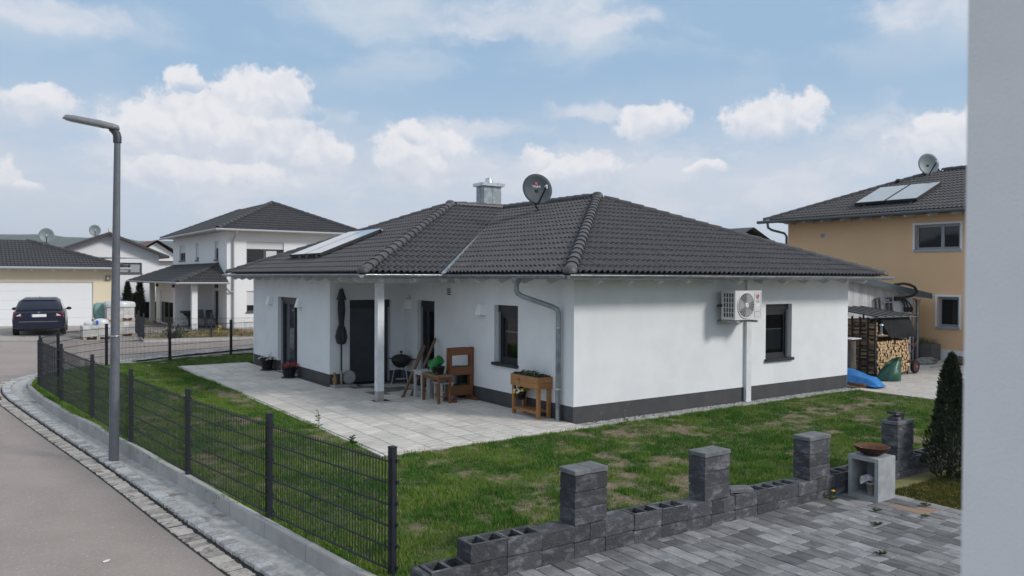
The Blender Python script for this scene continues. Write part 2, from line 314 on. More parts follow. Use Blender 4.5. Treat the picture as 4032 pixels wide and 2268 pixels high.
# ------------------------------------------------------------------ mesh helpers
class MB:
    def __init__(s): s.v = []; s.f = []; s.mi = []; s.sm = []
    def add(s, vs, fs, mi=0, sm=False):
        b = len(s.v); s.v += [tuple(p) for p in vs]
        for f in fs: s.f.append(tuple(b+i for i in f)); s.mi.append(mi); s.sm.append(sm)
    def box(s, x0, y0, z0, x1, y1, z1, mi=0):
        s.add([(x0, y0, z0), (x1, y0, z0), (x1, y1, z0), (x0, y1, z0), (x0, y0, z1), (x1, y0, z1), (x1, y1, z1), (x0, y1, z1)],
              [(3, 2, 1, 0), (4, 5, 6, 7), (0, 1, 5, 4), (1, 2, 6, 5), (2, 3, 7, 6), (3, 0, 4, 7)], mi)
    def cbox(s, x0, y0, z0, x1, y1, z1, c=.006, mi=0):
        s.add([(x0, y0, z0), (x1, y0, z0), (x1, y1, z0), (x0, y1, z0), (x0, y0, z1-c), (x1, y0, z1-c), (x1, y1, z1-c), (x0, y1, z1-c),
               (x0+c, y0+c, z1), (x1-c, y0+c, z1), (x1-c, y1-c, z1), (x0+c, y1-c, z1)],
              [(3, 2, 1, 0), (0, 1, 5, 4), (1, 2, 6, 5), (2, 3, 7, 6), (3, 0, 4, 7), (4, 5, 9, 8), (5, 6, 10, 9), (6, 7, 11, 10), (7, 4, 8, 11), (8, 9, 10, 11)], mi)
    def ob(s, o, u, n, u0, u1, d0, d1, z0, z1, mi=0):
        # box in wall coordinates: u along the wall, d outwards, z up
        o, u, n = Vector(o), Vector(u), Vector(n); vs = []
        for z in (z0, z1):
            for (a, d) in ((u0, d0), (u1, d0), (u1, d1), (u0, d1)): vs.append(o+u*a+n*d+Vector((0, 0, z)))
        s.add(vs, [(3, 2, 1, 0), (4, 5, 6, 7), (0, 1, 5, 4), (1, 2, 6, 5), (2, 3, 7, 6), (3, 0, 4, 7)], mi)
    def beam(s, p, q, w, h, mi=0, up=(0, 0, 1)):
        p, q = Vector(p), Vector(q); d = (q-p).normalized(); up = Vector(up)
        if abs(d.dot(up)) > .98: up = Vector((1, 0, 0))
        a = d.cross(up).normalized()*w/2; b = a.cross(d).normalized()*h/2; vs = []
        for c in (p, q): vs += [c-a-b, c+a-b, c+a+b, c-a+b]
        s.add(vs, [(3, 2, 1, 0), (4, 5, 6, 7), (0, 1, 5, 4), (1, 2, 6, 5), (2, 3, 7, 6), (3, 0, 4, 7)], mi)
    def tube(s, pts, r, seg=8, mi=0, sm=True, cap=True):
        pts = [Vector(p) for p in pts]; n = len(pts); rs = r if isinstance(r, (list, tuple)) else [r]*n
        prev = None; rings = []
        for i, p in enumerate(pts):
            d = (pts[min(i+1, n-1)]-pts[max(i-1, 0)]).normalized()
            if prev is None:
                a = d.cross(Vector((0, 0, 1)) if abs(d.z) < .9 else Vector((1, 0, 0))).normalized()
            else: a = (prev-d*prev.dot(d)).normalized()
            prev = a; b = d.cross(a)
            rings.append([p+(a*math.cos(t)+b*math.sin(t))*rs[i] for t in [2*math.pi*k/seg for k in range(seg)]])
        s.loft(rings, mi, sm, cap)
    def loft(s, rings, mi=0, sm=True, cap=True):
        k = len(rings[0]); vs = [p for r in rings for p in r]; fs = []
        for i in range(len(rings)-1):
            for j in range(k): fs.append((i*k+j, i*k+(j+1) % k, (i+1)*k+(j+1) % k, (i+1)*k+j))
        s.add(vs, fs, mi, sm)
        if cap:
            s.add(rings[0], [tuple(range(k))[::-1]], mi); s.add(rings[-1], [tuple(range(k))], mi)
    def lathe(s, prof, seg=20, c=(0, 0, 0), mi=0, sm=True, cap=True):
        s.loft([[Vector((c[0]+r*math.cos(2*math.pi*j/seg), c[1]+r*math.sin(2*math.pi*j/seg), c[2]+z)) for j in range(seg)] for r, z in prof], mi, sm, cap)
    def poly(s, pts, mi=0): s.add(pts, [tuple(range(len(pts)))], mi)
    def prism(s, pts, h, mi=0):
        n = len(pts); h = Vector(h); vs = [Vector(p) for p in pts]+[Vector(p)+h for p in pts]
        s.add(vs, [tuple(range(n))[::-1], tuple(range(n, 2*n))]+[(i, (i+1) % n, n+(i+1) % n, n+i) for i in range(n)], mi)
    def wall(s, o, u, n, W, z0, z1, holes=(), depth=.15, mi=0, mr=None):
        o, u, n = Vector(o), Vector(u), Vector(n); mr = mi if mr is None else mr
        us = sorted({0, W, *[h[0] for h in holes], *[h[1] for h in holes]}); zs = sorted({z0, z1, *[h[2] for h in holes], *[h[3] for h in holes]})
        P = lambda a, z, d=0: o+u*a+Vector((0, 0, z))+n*d
        flip = u.cross(Vector((0, 0, 1))).dot(n) < 0
        def q(a): s.add(a[::-1] if flip else a, [(0, 1, 2, 3)], mi)
        for i in range(len(us)-1):
            for j in range(len(zs)-1):
                a, b, c, d = us[i], us[i+1], zs[j], zs[j+1]
                if any(h[0] <= a+1e-6 and b <= h[1]+1e-6 and h[2] <= c+1e-6 and d <= h[3]+1e-6 for h in holes): continue
                q([P(a, c), P(b, c), P(b, d), P(a, d)])
        for (a, b, c, d) in holes:
            for (p, r) in (((a, c), (a, d)), ((a, d), (b, d)), ((b, d), (b, c)), ((b, c), (a, c))):
                if p[1] == r[1] == c and c <= z0+1e-6: continue
                s.add([P(*p), P(*r), P(r[0], r[1], -depth), P(p[0], p[1], -depth)], [(0, 1, 2, 3)], mr)
    def build(s, name, mats, parent=None, local=False, loc=None):
        me = bpy.data.meshes.new(name)
        off = Vector((0, 0, 0))
        if loc is not None: off = Vector(loc)
        elif parent is not None and not local: off = wloc(parent)
        me.from_pydata([(p[0]-off.x, p[1]-off.y, p[2]-off.z) for p in s.v], [], s.f)
        for mname in ([mats] if isinstance(mats, str) else mats): me.materials.append(M[mname])
        me.polygons.foreach_set('material_index', s.mi); me.polygons.foreach_set('use_smooth', s.sm); me.update()
        o = bpy.data.objects.new(name, me); COL.objects.link(o)
        if parent is not None: o.parent = parent
        if loc is not None: o.location = off if parent is None else off-wloc(parent)
        return o
def wloc(o):
    v = Vector((0, 0, 0))
    while o is not None: v = v+o.location; o = o.parent
    return v
def tag(o, label=None, cat=None, group=None, kind=None):
    if label: o['label'] = label
    if cat: o['category'] = cat
    if group: o['group'] = group
    if kind: o['kind'] = kind
    return o
def thing(name, label, cat, loc=(0, 0, 0), group=None):
    o = bpy.data.objects.new(name, None); COL.objects.link(o); o.location = loc; o.empty_display_size = .2
    return tag(o, label, cat, group)
KIDS = {}
def copy_tree(o, parent=None):
    c = o.copy(); COL.objects.link(c)
    if parent is not None: c.parent = parent
    for ch in o.children: copy_tree(ch, c)
    return c
def piece(src, parent, loc, rot=None):
    c = src.copy(); COL.objects.link(c); c.parent = parent; c.location = loc
    if rot is not None: c.rotation_euler = rot
    return c
def text_mesh(body, size, name, m, parent, mtx, align='CENTER', ext=.001):
    cu = bpy.data.curves.new(name, 'FONT'); cu.body = body; cu.size = size; cu.align_x = align; cu.align_y = 'CENTER'; cu.extrude = ext; cu.resolution_u = 3
    t = bpy.data.objects.new(name+'_src', cu); COL.objects.link(t)
    me = bpy.data.meshes.new_from_object(t.evaluated_get(bpy.context.evaluated_depsgraph_get()))
    bpy.data.objects.remove(t); bpy.data.curves.remove(cu)
    me.materials.clear(); me.materials.append(M[m]); me.transform(mtx)
    o = bpy.data.objects.new(name, me); COL.objects.link(o); o.parent = parent
    return o

# ------------------------------------------------------------------ terrain heights
def tps(pts):
    p = np.array([(a, b) for a, b, _ in pts], float); z = np.array([q for *_, q in pts], float)
    Uf = lambda r2: np.where(r2 > 0, r2*np.log(np.maximum(r2, 1e-12)), 0)
    n = len(p); K = Uf(((p[:, None]-p[None])**2).sum(-1))+np.eye(n)*1e-3
    Pm = np.c_[np.ones(n), p]; A = np.zeros((n+3, n+3)); A[:n, :n] = K; A[:n, n:] = Pm; A[n:, :n] = Pm.T
    w = np.linalg.solve(A, np.r_[z, 0, 0, 0])
    def g(x, y):
        x = np.clip(np.asarray(x, float), -26, 16); y = np.clip(np.asarray(y, float), -14, 40)
        r2 = (x[..., None]-p[:, 0])**2+(y[..., None]-p[:, 1])**2
        return Uf(r2)@w[:n]+w[n]+w[n+1]*x+w[n+2]*y
    return g
GS = tps([(-7, -12, -.24), (-7, -5, -.21), (-7.4, -1, -.2), (-7.7, 2, -.2), (-8, 5, -.14), (-8.4, 8, -.05), (-8.8, 11, .03), (-8.6, 13, .06),
 (-14, -12, -.24), (-14, -5, -.23), (-14, 2, -.2), (-14, 8, -.02), (-14, 14, .12), (-22, -12, -.24), (-22, 2, -.15), (-22, 14, .15),
 (-13, 20, .3), (-13, 26, .42), (-20, 26, .42), (-8, 16, .12), (-6, 17, .14), (-4, 19, .16), (-1, 21, .16), (-5, 23, .2), (0, 26, .14), (-7, 24, .36), (-6, 32, .38), (4, 24, .12), (10, 26, .1), (0, 34, .13), (-10, 36, .39), (8, 36, .13)])
gs = lambda x, y: float(GS(np.array([x]), np.array([y]))[0])
FENCE = [(-6.37, -5.03, .10), (-6.76, -2.65, .10), (-7.09, -.10, .10), (-7.40, 2.55, .13), (-7.68, 5.0, .18), (-7.98, 7.4, .22), (-8.22, 9.7, .25), (-7.66, 11.9, .26), (-6.30, 13.6, .27), (-4.33, 14.9, .20), (-2.15, 15.95, .17), (.25, 17.0, .15)]
GL = tps([(a, b, z-.095) for a, b, z in FENCE]+[(-4.2, -.4, -.03), (-4.2, 5, -.03), (-4.2, 10, -.02), (-4.2, 14.2, -.01), (-2, 14.2, .0), (0, -.4, -.03), (5, -.4, -.03), (9.1, -.4, -.03), (9.1, -3, -.03), (9.1, -5.4, -.05), (5, -3, -.04), (0, -3, -.04), (-3, -3, -.02), (-6.3, -5.4, .06), (-3, -5.4, .0), (0, -5.4, -.02), (4, -5.4, -.04), (2, 16, .08), (-5.6, 2, .02), (-6, 8, .08)])
gl = lambda x, y: float(GL(np.array([x]), np.array([y]))[0])
_g = np.random.default_rng(5); _lat = _g.random((256, 256))
def vnoise(x, y, s, o=0.):
    x = np.asarray(x)*s+o*17.3+1000; y = np.asarray(y)*s+o*7.7+1000
    xi = np.floor(x).astype(int); yi = np.floor(y).astype(int); fx = x-xi; fy = y-yi
    fx = fx*fx*(3-2*fx); fy = fy*fy*(3-2*fy); g = lambda a, b: _lat[a % 256, b % 256]
    return (g(xi, yi)*(1-fx)+g(xi+1, yi)*fx)*(1-fy)+(g(xi, yi+1)*(1-fx)+g(xi+1, yi+1)*fx)*fy
def fbm(x, y, s, o=0.): return (vnoise(x, y, s, o)+.5*vnoise(x, y, s*2.1, o+1)+.25*vnoise(x, y, s*4.3, o+2)+.125*vnoise(x, y, s*8.7, o+3))/1.875
def inpoly(x, y, poly):
    x = np.asarray(x); y = np.asarray(y); c = np.zeros(x.shape, bool); n = len(poly)
    for i in range(n):
        x1, y1 = poly[i]; x2, y2 = poly[(i+1) % n]
        t = ((y1 > y) != (y2 > y)); c ^= t & (x < (x2-x1)*(y-y1)/((y2-y1) or 1e-9)+x1)
    return c
def smooth_path(pts, step):
    # Catmull-Rom, resampled at equal steps
    P = [Vector(p) for p in pts]; out = []
    for i in range(len(P)-1):
        p0, p1, p2, p3 = P[max(i-1, 0)], P[i], P[i+1], P[min(i+2, len(P)-1)]
        for k in range(20):
            t = k/20; out.append(.5*((2*p1)+(p2-p0)*t+(2*p0-5*p1+4*p2-p3)*t*t+(3*p1-p0-3*p2+p3)*t**3))
    out.append(P[-1]); res = [out[0]]; acc = 0.; want = step
    for a, b in zip(out, out[1:]):
        d = (b-a).length
        while d > 1e-9 and acc+d >= want-1e-9:
            res.append(a+(b-a)*((want-acc)/d)); want += step
            if want > acc+d+1e-9: break
        acc += d
    return res
# ================================================================== ground, road, kerb
EDGE = [(-6.38, -5.75), (-6.55, -4.9), (-6.66, -4.09), (-6.91, -2.0), (-7.15, .26), (-7.46, 2.53), (-7.79, 4.69), (-8.06, 6.3), (-8.30, 8.4), (-8.40, 10.1), (-8.22, 11.5), (-7.7, 12.55), (-7.0, 13.3), (-6.38, 13.8), (-4.4, 15.12), (-2.2, 16.16), (.3, 17.2), (3.0, 18.2)]
LAWN = EDGE+[(3.0, 14.1), (-4.2, 14.1), (-4.2, -.42), (9.0, -.42), (9.0, -5.5), (-6.2, -5.5)]
INNER = EDGE+[(9.3, 18), (9.3, -5.6)]

def grid_mesh(name, xs, ys, zf, m, keep=None, attr=None):
    X, Y = np.meshgrid(xs, ys, indexing='ij'); Z = zf(X, Y); nx, ny = X.shape
    v = np.stack([X, Y, Z], -1).reshape(-1, 3); idx = np.arange(nx*ny).reshape(nx, ny)
    f = np.stack([idx[:-1, :-1], idx[1:, :-1], idx[1:, 1:], idx[:-1, 1:]], -1).reshape(-1, 4)
    if keep is not None:
        cx = (X[:-1, :-1]+X[1:, 1:]).reshape(-1)/2; cy = (Y[:-1, :-1]+Y[1:, 1:]).reshape(-1)/2; f = f[keep(cx, cy)]
    me = bpy.data.meshes.new(name); me.from_pydata(v.tolist(), [], f.tolist()); me.materials.append(M[m])
    me.polygons.foreach_set('use_smooth', [True]*len(me.polygons))
    if attr is not None:
        ca = me.color_attributes.new('tint', 'FLOAT_COLOR', 'POINT'); a = attr(v[:, 0], v[:, 1]); ca.data.foreach_set('color', np.c_[a, np.ones(len(a))].astype(np.float32).ravel())
    me.update(); o = bpy.data.objects.new(name, me); COL.objects.link(o); return o

b = MB(); b.box(-1500, -1500, -.9, 1500, 3000, -.6); tag(b.build('ground', 'field'), kind='structure')
road = grid_mesh('road', np.arange(-34, 13.1, .5), np.arange(-16, 60.1, .5), lambda x, y: GS(x, y), 'asphalt', keep=lambda x, y: ~inpoly(x, y, [(p[0]+.35, p[1]-.2) if i > 2 else p for i, p in enumerate(INNER)]))
tag(road, kind='structure')
# paved forecourt before the cream garage, and the block paving where the pallets stand
fc = grid_mesh('driveway', np.arange(-14, -3.2, .4), np.arange(22.6, 31.3, .4), lambda x, y: GS(x, y)+.012, 'drive', keep=lambda x, y: (y > 22.6+(x+14)*.02))
tag(fc, kind='structure')

# kerb edging stones (1 m each) along the lawn
path = smooth_path([(x, y, 0) for x, y in EDGE], .05)
def frame_at(pth, i):
    d = (pth[min(i+1, len(pth)-1)]-pth[max(i-1, 0)]).normalized(); return d, Vector((d.y, -d.x, 0))   # right side = lawn side
def fence_z(x, y):
    best = min(range(len(FENCE)), key=lambda i: (FENCE[i][0]-x)**2+(FENCE[i][1]-y)**2); tot = 0.; w = 0.
    for a, bb, z in FENCE:
        k = 1/((a-x)**2+(bb-y)**2+.3)**2; tot += k*z; w += k
    return tot/w
edging = thing('edging_wall', 'low grey concrete edging that carries the mesh fence round the lawn corner', 'edging', (-7.4, 2.5, 0))
N1 = 20
for i in range(0, len(path)-N1, N1):
    rings = []
    for j in range(i, i+N1+1, 2):
        jj = min(j, len(path)-1); p = path[jj]; d, r = frame_at(path, jj)
        if j == i: p = p+d*.004
        if j == i+N1: p = p-d*.004
        zt = fence_z(p.x, p.y)-.065; zb = gs(p.x, p.y)-.25; c = .012
        rings.append([p+Vector((0, 0, zb)), p+Vector((0, 0, zt-c)), p+r*c+Vector((0, 0, zt)), p+r*(.09-c)+Vector((0, 0, zt)), p+r*.09+Vector((0, 0, zt-c)), p+r*.09+Vector((0, 0, zb))])
    b = MB(); b.loft(rings, 0, False); b.build('edging_stone', 'kerb', edging)

# rough concrete footing between the edging and the kerb setts, dark drip joint, two rows of granite setts
KERB = [(-6.95, -5.2), (-7.13, -3.95), (-7.39, -1.72), (-7.76, 1.84), (-8.2, 4.95), (-8.62, 7.8), (-8.86, 9.7), (-8.86, 11.1), (-8.55, 12.3), (-7.95, 13.3), (-7.2, 14.1), (-6.4, 14.75), (-4.5, 16.05), (-2.2, 17.1), (.5, 18.2)]
kp = smooth_path([(x, y, 0) for x, y in [(-6.75, -6.6)]+KERB], .13)
def strip(name, pth, offs, zs, m, jit=0., kind='structure'):
    b = MB(); rows = []
    for i, p in enumerate(pth):
        d, r = frame_at(pth, i); zz = gs(p.x, p.y)
        rows.append([p+r*o+Vector((0, 0, zz+z+RND.uniform(-jit, jit))) for o, z in zip(offs, zs)])
    k = len(offs); vs = [q for r in rows for q in r]
    b.add(vs, [(i*k+j, i*k+j+1, (i+1)*k+j+1, (i+1)*k+j) for i in range(len(rows)-1) for j in range(k-1)], 0, True)
    return tag(b.build(name, m), kind=kind)
strip('concrete_footing', smooth_path([(p.x, p.y, 0) for p in kp], .1), [.170, .20, .24, .30, .38, .50], [.030, .050, .046, .040, .042, .048], 'mortar', .010)
strip('kerb_bed', kp, [-.26, -.02, -.012, .19], [.001, .001, .02, .02], 'joint')
def sett(L, W, H):
    b = MB(); j = lambda a: RND.uniform(-a, a); n = 3
    top = []
    for (x, y) in ((-.5, -.5), (0, -.5), (.5, -.5), (.5, .5), (0, .5), (-.5, .5)): top.append(Vector((x*L+j(.006), y*W+j(.010), H-.006+j(.004))))
    bot = [Vector((p.x*1.0, p.y*1.0, -.05)) for p in top]
    c = [Vector((p.x*.86, p.y*.88, H+j(.004))) for p in top]
    b.add(bot+top+c, [(i, (i+1) % 6, 6+(i+1) % 6, 6+i) for i in range(6)]+[(6+i, 6+(i+1) % 6, 12+(i+1) % 6, 12+i) for i in range(6)]+[tuple(range(12, 18))])
    return b
kerb = tag(bpy.data.objects.new('kerb', None), kind='structure'); COL.objects.link(kerb)
gut = tag(bpy.data.objects.new('road_edge_setts', None), kind='structure'); COL.objects.link(gut)
ks = [sett(.112, .165, .065).build('granite_sett', 'granite', kerb, local=True) for _ in range(6)]
gsx = [sett(.114, .20, .004).build('granite_sett', 'granite_road', gut, local=True) for _ in range(6)]
useK = []; 
for i, p in enumerate(kp):
    d, r = frame_at(kp, i); a = math.atan2(d.y, d.x); z = gs(p.x, p.y)
    if i < 2: continue
    for srcs, par, off, dz in ((ks, kerb, .085, 0), (gsx, gut, -.13, .006)):
        k = RND.randrange(6); src = srcs[k]; q = p+r*off+d*RND.uniform(-.004, .004)
        o = src if (id(src) not in useK) else piece(src, par, (0, 0, 0))
        useK.append(id(src)); o.location = (q.x, q.y, z+dz+RND.uniform(-.004, .004)); o.rotation_euler = (RND.uniform(-.03, .03), RND.uniform(-.03, .03), a+RND.uniform(-.03, .03)+(math.pi if RND.random() < .5 else 0))
# street drain grate
z = gs(-8.95, 9.55)
t = thing('drain_grate', 'rusty brown iron drain grate beside the granite kerb at the bend', 'drain grate', (-9.05, 9.5, z))
b = MB(); b.box(-9.28, 9.28, z+.003, -8.96, 9.33, z+.02); b.box(-9.28, 9.67, z+.003, -8.96, 9.72, z+.02); b.box(-9.30, 9.28, z+.003, -9.26, 9.72, z+.021); b.box(-8.98, 9.28, z+.003, -8.94, 9.72, z+.021); b.build('frame', 'iron', t)
for k in range(6):
    b = MB(); b.box(-9.26, 9.345+k*.055, z+.004, -8.98, 9.375+k*.055, z+.018); b.build('bar', 'iron', t)

# ================================================================== lawn
EDGE_IN = []
for _i, (_x, _y) in enumerate(EDGE):
    _a, _c = EDGE[max(_i-1, 0)], EDGE[min(_i+1, len(EDGE)-1)]; _dx, _dy = _c[0]-_a[0], _c[1]-_a[1]; _l = math.hypot(_dx, _dy); EDGE_IN.append((_x+_dy/_l*.05, _y-_dx/_l*.05))
LAWN_IN = EDGE_IN+LAWN[len(EDGE):]
def density(x, y):
    d = fbm(x, y, .75, 3); e = fbm(x, y, 3.6, 9)
    v = np.clip((d-.42)*2.6+(e-.5)*4.4+.84, 0, 1)
    # worn strips: beside the terrace edge, and the sparse middle of the front lawn
    edge = np.exp(-((x+4.45)/.30)**2)*(y > -.6)*(y < 9)*.75
    mid = np.exp(-((y+2.0)/1.25)**2)*np.clip((x+1.5)/3., 0, 1)*.26+np.exp(-(((x-.6)/1.5)**2+((y+1.1)/.5)**2))*.55+np.exp(-(((x+2.4)/.5)**2+((y+3.7)/.45)**2))*.25
    lush = np.exp(-(((x-4.2)/2.2)**2+((y+.85)/.38)**2))*.8+.5*(y > 9)+np.exp(-(((x+5.3)/1.1)**2+((y+3.6)/1.6)**2))*.5
    near = np.exp(-((y+4.9)/.5)**2)*.25
    return np.clip(v-edge*.55-mid+lush+near, 0, 1)
def soil_tint(x, y):
    d = density(x, y)[:, None]
    return (1-d)*np.array([1.0, 1.0, 1.0])+d*np.array([.42, .66, .28])
lawn = grid_mesh('lawn', np.arange(-8.6, 9.01, .1), np.arange(-5.75, 18.3, .1), lambda x, y: GL(x, y)+(fbm(x, y, 3., 1)-.5)*.03, 'soil', keep=lambda x, y: inpoly(x, y, LAWN_IN), attr=soil_tint)
tag(lawn, kind='structure')
def blades(name, x, y, z, h, spread, per, tints, width=(.003, .006), lean=.6, seed=1):
    g = np.random.default_rng(seed); n = len(x); N = n*per
    px = np.repeat(x, per)+g.normal(0, 1, N)*spread; py = np.repeat(y, per)+g.normal(0, 1, N)*spread; pz = np.repeat(z, per)-.01
    hh = np.repeat(h, per)*g.uniform(.55, 1.25, N); a = g.uniform(0, 2*np.pi, N); w = g.uniform(*width, N)
    le = hh*g.uniform(.1, lean, N); b = g.uniform(0, 2*np.pi, N)
    p0 = np.stack([px-np.cos(a)*w, py-np.sin(a)*w, pz], -1); p1 = np.stack([px+np.cos(a)*w, py+np.sin(a)*w, pz], -1)
    p2 = np.stack([px+np.cos(b)*le, py+np.sin(b)*le, pz+hh], -1)
    v = np.stack([p0, p1, p2], 1).reshape(-1, 3)
    c = np.repeat(tints, per, 0)*g.uniform(.72, 1.3, (N, 1)); c = np.repeat(c, 3, 0)
    me = bpy.data.meshes.new(name); me.vertices.add(N*3); me.vertices.foreach_set('co', v.astype(np.float32).ravel())
    me.loops.add(N*3); me.loops.foreach_set('vertex_index', np.arange(N*3, dtype=np.int32)); me.polygons.add(N)
    me.polygons.foreach_set('loop_start', np.arange(0, N*3, 3, dtype=np.int32)); me.polygons.foreach_set('loop_total', np.full(N, 3, np.int32))
    me.update(calc_edges=True); me.materials.append(M['grass'])
    ca = me.color_attributes.new('tint', 'FLOAT_COLOR', 'POINT'); ca.data.foreach_set('color', np.c_[c, np.ones(len(c))].astype(np.float32).ravel())
    o = bpy.data.objects.new(name, me); COL.objects.link(o); return o
g = np.random.default_rng(3)
n = 230000; x = g.uniform(-8.4, 9, n); y = g.uniform(-5.55, 17.6, n); ok = inpoly(x, y, LAWN_IN); x, y = x[ok], y[ok]
dist = np.hypot(x-CAM.x, y-CAM.y); dn = density(x, y); keep = g.random(len(x)) < np.clip(dn*.85+.62*fbm(x, y, 8., 12)**1.2, 0, 1)*np.clip(13/dist, .45, 1.0)
x, y, dn, dist = x[keep], y[keep], dn[keep], dist[keep]
t1 = fbm(x, y, 1.6, 21)[:, None]; t2 = g.random((len(x), 1))
green = np.array([.075, .185, .018]); yel = np.array([.165, .24, .040]); dark = np.array([.028, .098, .012]); straw = np.array([.30, .25, .13])
tint = green*(1-t1)+(dark*(t1 < .5)+yel*(t1 >= .5))*t1
tint = np.where(t2 > .92-.35*np.clip(.6-dn, 0, 1)[:, None], straw*.85, tint)
h = .026+.052*dn*np.clip(fbm(x, y, 1.9, 33)*1.9-.25, .1, 1.6)
o = blades('grass', x, y, GL(x, y), h, .028, 9, tint, (.003, .0065), .8, 4); tag(o, kind='stuff')
# taller tufts along the fence foot and the edging strips
xs, ys, hs = [], [], []
for i in range(900):
    k = g.integers(0, len(path)-1); p = path[k]; d, r = frame_at(path, k); q = p+r*g.uniform(.15, .36); xs.append(q.x); ys.append(q.y); hs.append(g.uniform(.04, .11))
for i in range(260): xs.append(g.uniform(-4.5, -4.24)); ys.append(g.uniform(-.3, 12)); hs.append(g.uniform(.03, .10))
for i in range(420): xs.append(g.uniform(-2, 9)); ys.append(g.uniform(-.62, -.40)); hs.append(g.uniform(.03, .10))
for i in range(500): xs.append(g.uniform(-6.1, 2)); ys.append(g.uniform(-5.5, -5.1)); hs.append(g.uniform(.05, .13))
xs, ys, hs = map(np.array, (xs, ys, hs)); tt = fbm(xs, ys, 2., 4)[:, None]
o = blades('tall_grass', xs, ys, GL(xs, ys), hs, .03, 10, green*(1-tt)+yel*tt, (.003, .006), .7, 8); tag(o, kind='stuff')
# neighbour's small lawn patch right of the concrete stand
b = MB(); b.add([(.42, -5.7, -.03), (.42, -10.4, -.03), (18.3, -10.4, -.03), (18.3, -5.45, -.03), (3.3, -5.45, -.03)], [(0, 1, 2, 3, 4)]); tag(b.build('lawn_patch', 'far_lawn'), kind='structure')
n = 5200; x = g.uniform(.44, 3.4, n); y = g.uniform(-7.3, -6.0, n); tt = fbm(x, y, 2., 6)[:, None]
o = blades('grass_patch', x, y, np.full(n, -.03), g.uniform(.03, .06, n), .02, 8, np.array([.045, .075, .016])*(1-tt)+np.array([.15, .115, .02])*tt, (.003, .006), .8, 5); tag(o, kind='stuff')

o = MB(); o.add([(-8.40, -2.48, 0), (-8.35, -2.47, .004), (-8.33, -2.43, .010), (-8.37, -2.41, .005), (-8.41, -2.44, .003)], [(0, 1, 2, 3, 4)]); zz_ = gs(-8.4, -2.4)+.006; o.v = [(a, b_, c+zz_) for a, b_, c in o.v]; tag(o.build('paper_scrap', 'white_p'), 'small white paper scrap lying on the asphalt road', 'scrap')
# broad-leaved weeds, each a thing
def leaf_quad(b, p, d, L, W, up=.3, mi=0):
    d = Vector(d).normalized(); s = Vector((-d.y, d.x, 0)).normalized() if abs(d.z) < .95 else Vector((1, 0, 0)); u = Vector((0, 0, 1)); p = Vector(p)
    m = p+d*L*.5+u*up*L*.35; e = p+d*L+u*up*L*.1
    b.add([p, m+s*W/2, e, m-s*W/2], [(0, 1, 2), (0, 2, 3)], mi)
def weed(x, y, z, h, n, name, label, cat='weed', stem=True, m='leaf', k=1.0):
    t = thing(name, label, cat, (x, y, z)); b = MB()
    for i in range(n):
        a = RND.uniform(0, 6.28); f = RND.random(); zz = z+h*f if stem else z+.01
        leaf_quad(b, (x+RND.uniform(-.01, .01), y, zz), (math.cos(a), math.sin(a), .3 if stem else .25), k*RND.uniform(.05, .11)*(1.2-.5*f), k*RND.uniform(.02, .045), .8)
    b.build('leaves', m, t)
    if stem: b = MB(); b.tube([(x, y, z-.02), (x+.01, y, z+h*.6), (x-.01, y+.01, z+h)], .006, 5); b.build('stem', 'leaf', t)
    return t
weed(-4.28, 2.15, gl(-4.28, 2.15), .34, 16, 'thistle_plant', 'upright spiky weed with toothed leaves growing at the terrace edge')
weed(-4.30, .55, gl(-4.3, .55), .16, 34, 'weed_plant', 'bushy dark green weed at the near corner of the terrace edge')
weed(-4.45, 2.55, gl(-4.4, 2.5), .05, 16, 'weed_rosette', 'flat bright green weed rosette in the bare strip beside the terrace', stem=False)
weed(.75, -.62, gl(.75, -.62), .28, 9, 'weed_stalk', 'single tall dark weed stalk before the gravel strip near the house corner')
weed(-.2, -3.1, gl(-.2, -3.1), .10, 40, 'weed_clump', 'broad-leaved green weed clump in the middle of the front lawn', stem=False)
weed(-7.05, .85, gs(-7.05, .85)+.06, .08, 12, 'kerb_weed', 'small green weed in the concrete strip just past the lamp post', stem=False)
weed(-6.93, -1.25, gs(-6.93, -1.25)+.06, .09, 14, 'kerb_weed', 'dark green weed in the concrete strip below the second fence post', stem=False)

# ================================================================== terrace
ter = tag(MB(), None) if False else None
b = MB(); b.box(-4.17, -.37, -.20, 0, 7.26, -.022); b.box(-4.17, 7.26, -.20, -2.03, 14.13, -.022); terrace = tag(b.build('terrace', 'joint'), kind='structure')
b = MB()
for k in range(16):
    y0 = -.40+k*.92; b.cbox(-4.235, y0+.003, -.2, -4.18, min(y0+.917, 14.18), -.004, .006)
b.build('edge_strip', 'slab', terrace)
b = MB()
for k in range(5): b.cbox(-4.17+k*.84+.003, -.435, -.2, -4.17+(k+1)*.84-.003, -.378, -.004, .006)
b.build('edge_strip', 'slab', terrace)
slab_src = {}
def slab_at(x0, x1, y0, y1, parent, m, dz=0., th=.06, name='paving_slab', zbase=0., g=.0075):
    key = (round(x1-x0, 3), round(y1-y0, 3), m); lx, ly = (x1-x0)/2-g, (y1-y0)/2-g
    z = zbase+RND.uniform(-.0015, .0015)+dz; r = (RND.uniform(-.002, .002), RND.uniform(-.002, .002), 0)
    loc = Vector(((x0+x1)/2, (y0+y1)/2, z))-wloc(parent)
    if key not in slab_src:
        b = MB(); b.cbox(-lx, -ly, -th, lx, ly, 0, .005); o = b.build(name, m, parent, local=True); o.location = loc; slab_src[key] = o
    else: o = piece(slab_src[key], parent, loc)
    o.rotation_euler = r; return o
